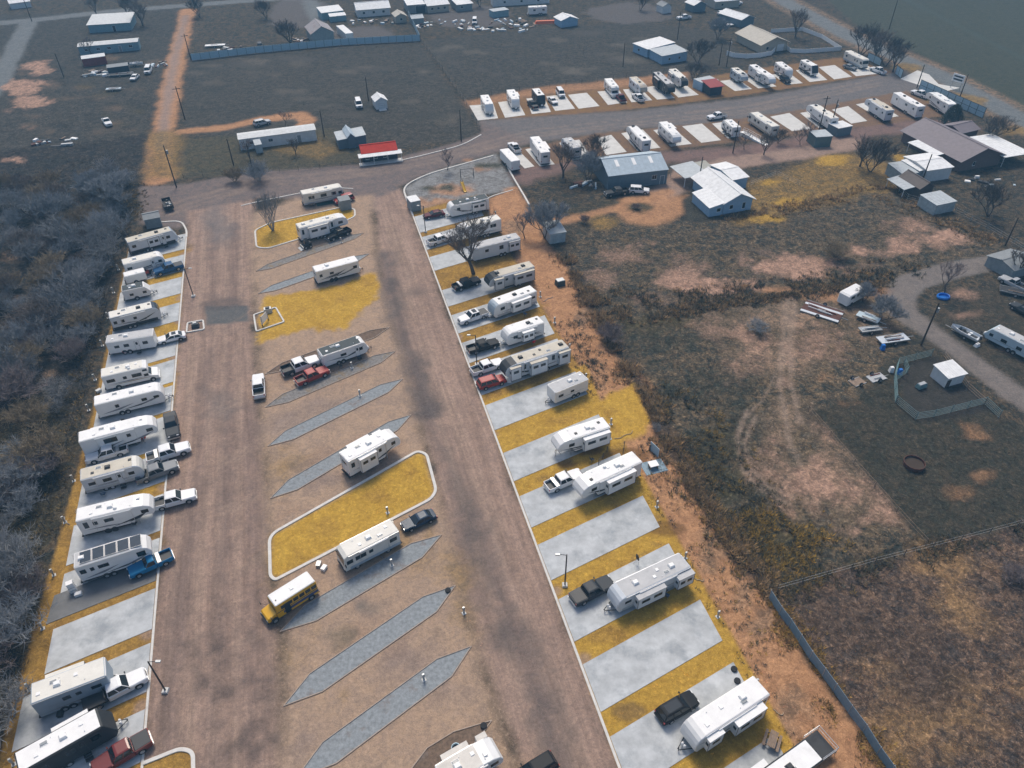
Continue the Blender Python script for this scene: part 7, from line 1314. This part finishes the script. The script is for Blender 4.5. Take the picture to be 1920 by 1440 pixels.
T('fallen silver-grey dead bush in the weedy field', 'scr_b', (1420, 622), 2.6, sx=1.5, **B_); T('round brown bush beside the pale bare patch', 'scr_c', (1565, 482), 4.0, sx=1.5, **B_); T('mauve-grey bush on the overgrown fence behind the bays', 'scr_f', (1142, 640), 4.2, sx=1.2, **B_); T('small dark bush by the dirt fork near the silver-grey tree', 'scr_f', (1096, 418), 2.4, **B_); T('dim grey bush in the stubble field', 'scr_f', (1895, 1085), 2.6, sx=1.3, **B_); T('dark green-grey bush in the sandy loop', 'scr_f', (1192, 392), 1.6, sx=1.5, **B_); T('grey bush beside the lone bay pad', 'scr_d', (1230, 810), 1.8, **B_)
T('large pale fuzzy tree at the top of the thicket by the lane', 'fuzzy', (222, 385), 8.5, sx=1.4); T('pale fuzzy tree beside the largest one at the thicket top', 'fuzzy', (180, 372), 7, sx=1.3)
# the thicket beyond the wire fence: individuals, thinning towards the open lots
rs = random.Random(5); pts = []
fl = [W(*p).xy for p in ((262, 345), (237, 440), (180, 645), (104, 905), (40, 1200), (0, 1440), (-30, 1600))]
def fence_x(y):
    for k in range(len(fl) - 1):
        a, b = fl[k], fl[k + 1]
        if b.y <= y <= a.y: t = (a.y - y) / (a.y - b.y); return a.x + (b.x - a.x) * t
    return fl[-1].x
tries = 0
while len(pts) < 290 and tries < 20000:
    tries += 1; y = rs.uniform(26, 176); fx = fence_x(y); x = fx - 1.8 - rs.random() ** 1.2 * (16 + .33 * (y - 26))
    if any((x - a) ** 2 + (y - b) ** 2 < 2.1 ** 2 for a, b in pts): continue
    v = math.sin(x * .21 + 1.3) + math.sin(y * .17 + x * .05) + rs.uniform(-1, 1)
    if v < -1.2: continue
    pts.append((x, y))
for x, y in pts:
    k = rs.choice(SCR if y < 110 else SCR[:5]); hh = rs.uniform(2.8, 5.6) * (1.45 if rs.random() < .25 else 1)
    T(('tall ' if hh > 5.4 else 'low ' if hh < 3.4 else '') + {'scr_a': 'pale grey', 'scr_b': 'silver-grey', 'scr_c': 'tan', 'scr_d': 'light grey many-stemmed', 'scr_e': 'brown', 'scr_f': 'mauve-grey'}[k] + ' leafless bush in the thicket beyond the wire fence', k, None, hh, loc=(x, y, 0), sx=rs.uniform(.95, 1.35), rz=rs.uniform(0, 6.28), name='bare_shrub', cat='shrub', group='leafless bushes of the thicket')
for lb, kd, px, h in (('tall pale bush over the fence by the refrigerator pad', 'scr_b', (38, 1190), 6.0), ('grey bush against the fence beside the blue-shaded caravan', 'scr_a', (22, 1345), 5.0), ('tan bush leaning over the fence by the tan-roofed caravan', 'scr_c', (92, 868), 6.5), ('second tan bush by the long fifth-wheel', 'scr_c', (60, 800), 5.5), ('mauve bush above the refrigerator pad fence', 'scr_f', (60, 1110), 4.5)): T(lb, kd, px, h, sx=1.2, **B_)
# evergreen
p = W(1780, 240); e = empty('evergreen_tree', (p.x, p.y, 0), 0, 'dark round evergreen behind the brick ranch house', 'tree'); MB().cyl((0, 0, 0), (0, 0, 3.5), .25, .1, 7).build('trunk', BARK, e)
rr = random.Random(9); V = []; Fc = []
for k in range(5200):
    a = rr.uniform(0, 6.283); t = rr.random(); z = .5 + 6.0 * t; R_ = 3.3 * (1 - t ** 1.7) ** .6 * (.82 + .18 * math.sin(a * 5 + t * 9)) * rr.uniform(.72, 1.05); c = Vector((R_ * math.cos(a), R_ * math.sin(a), z)); d1 = Vector((rr.uniform(-1, 1), rr.uniform(-1, 1), rr.uniform(-.3, 1))).normalized() * .3; d2 = d1.orthogonal().normalized() * .1; i = len(V)
    V += [c - d2, c + d2, c + d1]; Fc.append((i, i + 1, i + 2))
me = bpy.data.meshes.new('crown'); me.from_pydata([tuple(v) for v in V], [], Fc); me.materials.append(mat('evergreen_needles', (.022, .035, .028), .9, var=.4)); put('crown', me, e)
# ---------------------------------------------------------------- weeds and dry grass: real tufts coloured like the ground they grow on
rng = np.random.default_rng(4)
def tuft_field(name, X, Y, Zb, hgt, wid, C, nb=5, lean=.55, parent=None):
    n = len(X); ang = rng.uniform(0, 6.283, (n, nb)); out = np.stack([np.cos(ang), np.sin(ang)], -1); per = np.stack([-np.sin(ang), np.cos(ang)], -1)
    H = hgt[:, None] * rng.uniform(.55, 1.15, (n, nb)); Rb = wid[:, None] * rng.uniform(.1, .5, (n, nb)); Rt = Rb + H * lean * rng.uniform(.3, 1.3, (n, nb)); bw = (wid[:, None] * .045 + .01) * np.ones((n, nb))
    base = np.stack([X, Y], -1)[:, None, :] + out * Rb[..., None]; tip = np.stack([X, Y], -1)[:, None, :] + out * Rt[..., None]
    v = np.empty((n, nb, 3, 3)); v[:, :, 0, :2] = base - per * bw[..., None]; v[:, :, 1, :2] = base + per * bw[..., None]; v[:, :, 2, :2] = tip; v[:, :, :2, 2] = Zb[:, None, None] - .02; v[:, :, 2, 2] = Zb[:, None] + H
    nv = n * nb * 3; me = bpy.data.meshes.new(name); me.vertices.add(nv); me.vertices.foreach_set('co', v.ravel()); me.loops.add(nv); me.loops.foreach_set('vertex_index', np.arange(nv)); me.polygons.add(n * nb); me.polygons.foreach_set('loop_start', np.arange(0, nv, 3)); me.polygons.foreach_set('loop_total', np.full(n * nb, 3)); me.update(); me.validate()
    cc = np.repeat((C[:, None, :] * rng.uniform(.7, 1.35, (n, nb, 1))).reshape(-1, 3), 3, 0); at = me.attributes.new('col', 'FLOAT_COLOR', 'POINT'); at.data.foreach_set('color', np.concatenate([cc, np.ones((nv, 1))], 1).ravel().astype(np.float32))
    me.materials.append(TUFTM); o = bpy.data.objects.new(name, me); COL.objects.link(o); return tag(o, kind='stuff')
TUFTM = bpy.data.materials.new('dry_grass_blades'); TUFTM.use_nodes = True; _n = TUFTM.node_tree; _b = _n.nodes['Principled BSDF']; _b.inputs['Roughness'].default_value = .95; _b.inputs['Specular IOR Level'].default_value = .1
_a = _n.nodes.new('ShaderNodeAttribute'); _a.attribute_name = 'col'; _n.links.new(_a.outputs['Color'], _b.inputs['Base Color'])
def sample(n, y0, y1):
    iy = rng.integers(0, NV - 1, n); k = rng.integers(0, NP - 1, n * 3); k = k[(GY[k] > y0) & (GY[k] < y1)][:n]
    return k
# candidates spread over the sheet, kept by plant cover
k = rng.integers(0, NP, 330000); k = k[(GY[k] > 24) & (GY[k] < 330) & (np.abs(GX[k]) < 60 + .78 * GY[k])]; k = k[rng.random(len(k)) < VEG[k] ** 1.4 * .62]
k = k[(GY[k] < 190) | (rng.random(len(k)) < .35)]; jit = np.clip(GY[k] / 300, .12, 1.0) * .9; X = GX[k] + rng.normal(0, 1, len(k)) * jit; Y = GY[k] + rng.normal(0, 1, len(k)) * jit
mixv = np.clip(rng.random(len(k)) * 1.2 - .1 + N1[k] * .8, 0, 1)[:, None]; C = CA[k] * (1 - mixv) + CB[k] * mixv; C = C * rng.uniform(1.0, 2.3, (len(k), 1)); C[:, 0] *= rng.uniform(.9, 1.25, len(k))
sz = (.22 + .0009 * GY[k]) * rng.uniform(.5, 1.5, len(k)); ok = ~on_pad(X, Y); tuft_field('weeds', X[ok], Y[ok], Z[k][ok], (sz * .45)[ok], sz[ok], C[ok], nb=7, lean=1.1)
# taller bleached bunch grass along fences and in drifts
def drift(px, width, n, cols, h0, h1, name):
    P = [W(*q).xy for q in px]; L = np.array([(P[i + 1] - P[i]).length for i in range(len(P) - 1)]); cum = np.concatenate([[0], np.cumsum(L)]); t = rng.random(n) * cum[-1]; j = np.clip(np.searchsorted(cum, t) - 1, 0, len(P) - 2); f = (t - cum[j]) / L[j]
    ax = np.array([p.x for p in P]); ay = np.array([p.y for p in P]); X = ax[j] + (ax[j + 1] - ax[j]) * f + rng.normal(0, width, n); Y = ay[j] + (ay[j + 1] - ay[j]) * f + rng.normal(0, width * .6, n); c = np.array(cols)[rng.integers(0, len(cols), n)] * rng.uniform(.7, 1.3, (n, 1)); h = rng.uniform(h0, h1, n)
    cl = (vnoise(X / 3.0, Y / 3.0, 77) > .35) & ~on_pad(X, Y, True); tuft_field(name, X[cl], Y[cl], np.zeros(cl.sum()), h[cl] * .6, h[cl] * .9, c[cl] * 1.5, nb=16, lean=1.0)
BLD = [(.22, .14, .065), (.18, .115, .06), (.25, .165, .085), (.09, .075, .045), (.13, .09, .05)]; DGR = [(.05, .056, .044), (.075, .066, .042), (.045, .048, .042)]
drift([(1062, 480), (1110, 570), (1175, 690), (1235, 790), (1310, 920), (1400, 1050), (1450, 1115)], 1.1, 2200, BLD, .5, 1.2, 'bunch_grass'); drift([(1090, 560), (1200, 602), (1330, 575), (1480, 550), (1650, 535)], 1.6, 1500, BLD + DGR, .4, 1.0, 'bunch_grass'); drift([(1110, 545), (1220, 570), (1400, 548), (1560, 530), (1700, 500)], 3.0, 1800, DGR + BLD[:1], .4, 1.0, 'bunch_grass')
drift([(1240, 740), (1300, 840), (1380, 960), (1460, 1080)], 3.5, 1800, DGR + [(.17, .11, .03)], .4, .9, 'bunch_grass'); drift([(1465, 1080), (1500, 1020), (1420, 980), (1380, 1000)], 3.0, 700, [(.26, .16, .035), (.2, .13, .03), (.05, .05, .035)], .4, .9, 'bunch_grass'); drift([(1450, 1130), (1520, 1250), (1600, 1360), (1680, 1470)], 1.2, 900, [(.26, .16, .045), (.2, .13, .04), (.12, .08, .04)], .3, .8, 'bunch_grass')
drift([(1455, 1120), (1640, 1065), (1800, 1022), (1940, 985)], 1.5, 900, DGR + BLD[3:], .3, .8, 'bunch_grass'); drift([(1390, 410), (1480, 390), (1590, 368), (1660, 352), (1700, 385), (1800, 425), (1860, 455)], 2.2, 1200, BLD, .4, 1.0, 'bunch_grass'); drift([(1100, 690), (1150, 760), (1210, 850), (1290, 980), (1380, 1130), (1470, 1290), (1540, 1400)], 3.0, 900, DGR + [(.2, .13, .03)], .2, .5, 'bunch_grass'); drift([(1070, 600), (1100, 680), (1130, 720)], 1.6, 300, DGR, .3, .7, 'bunch_grass')
drift([(262, 345), (237, 440), (180, 645), (104, 905), (40, 1200), (0, 1440)], 1.6, 1600, [(.10, .075, .04), (.06, .055, .04), (.16, .11, .04)], .3, .8, 'bunch_grass')
# ---------------------------------------------------------------- haze
hz = MB().box(-680, 680, -48, 720, -1.2, 84).build('haze', []); tag(hz, kind='stuff')
hm = bpy.data.materials.new('haze_air'); hm.use_nodes = True; _n = hm.node_tree; _n.nodes.clear(); _o = _n.nodes.new('ShaderNodeOutputMaterial'); _v = _n.nodes.new('ShaderNodeVolumePrincipled')
_v.inputs['Color'].default_value = (.26, .60, .92, 1); _v.inputs['Density'].default_value = .00052; _v.inputs['Anisotropy'].default_value = 0.0; _n.links.new(_v.outputs[0], _o.inputs['Volume']); hz.data.materials.append(hm)
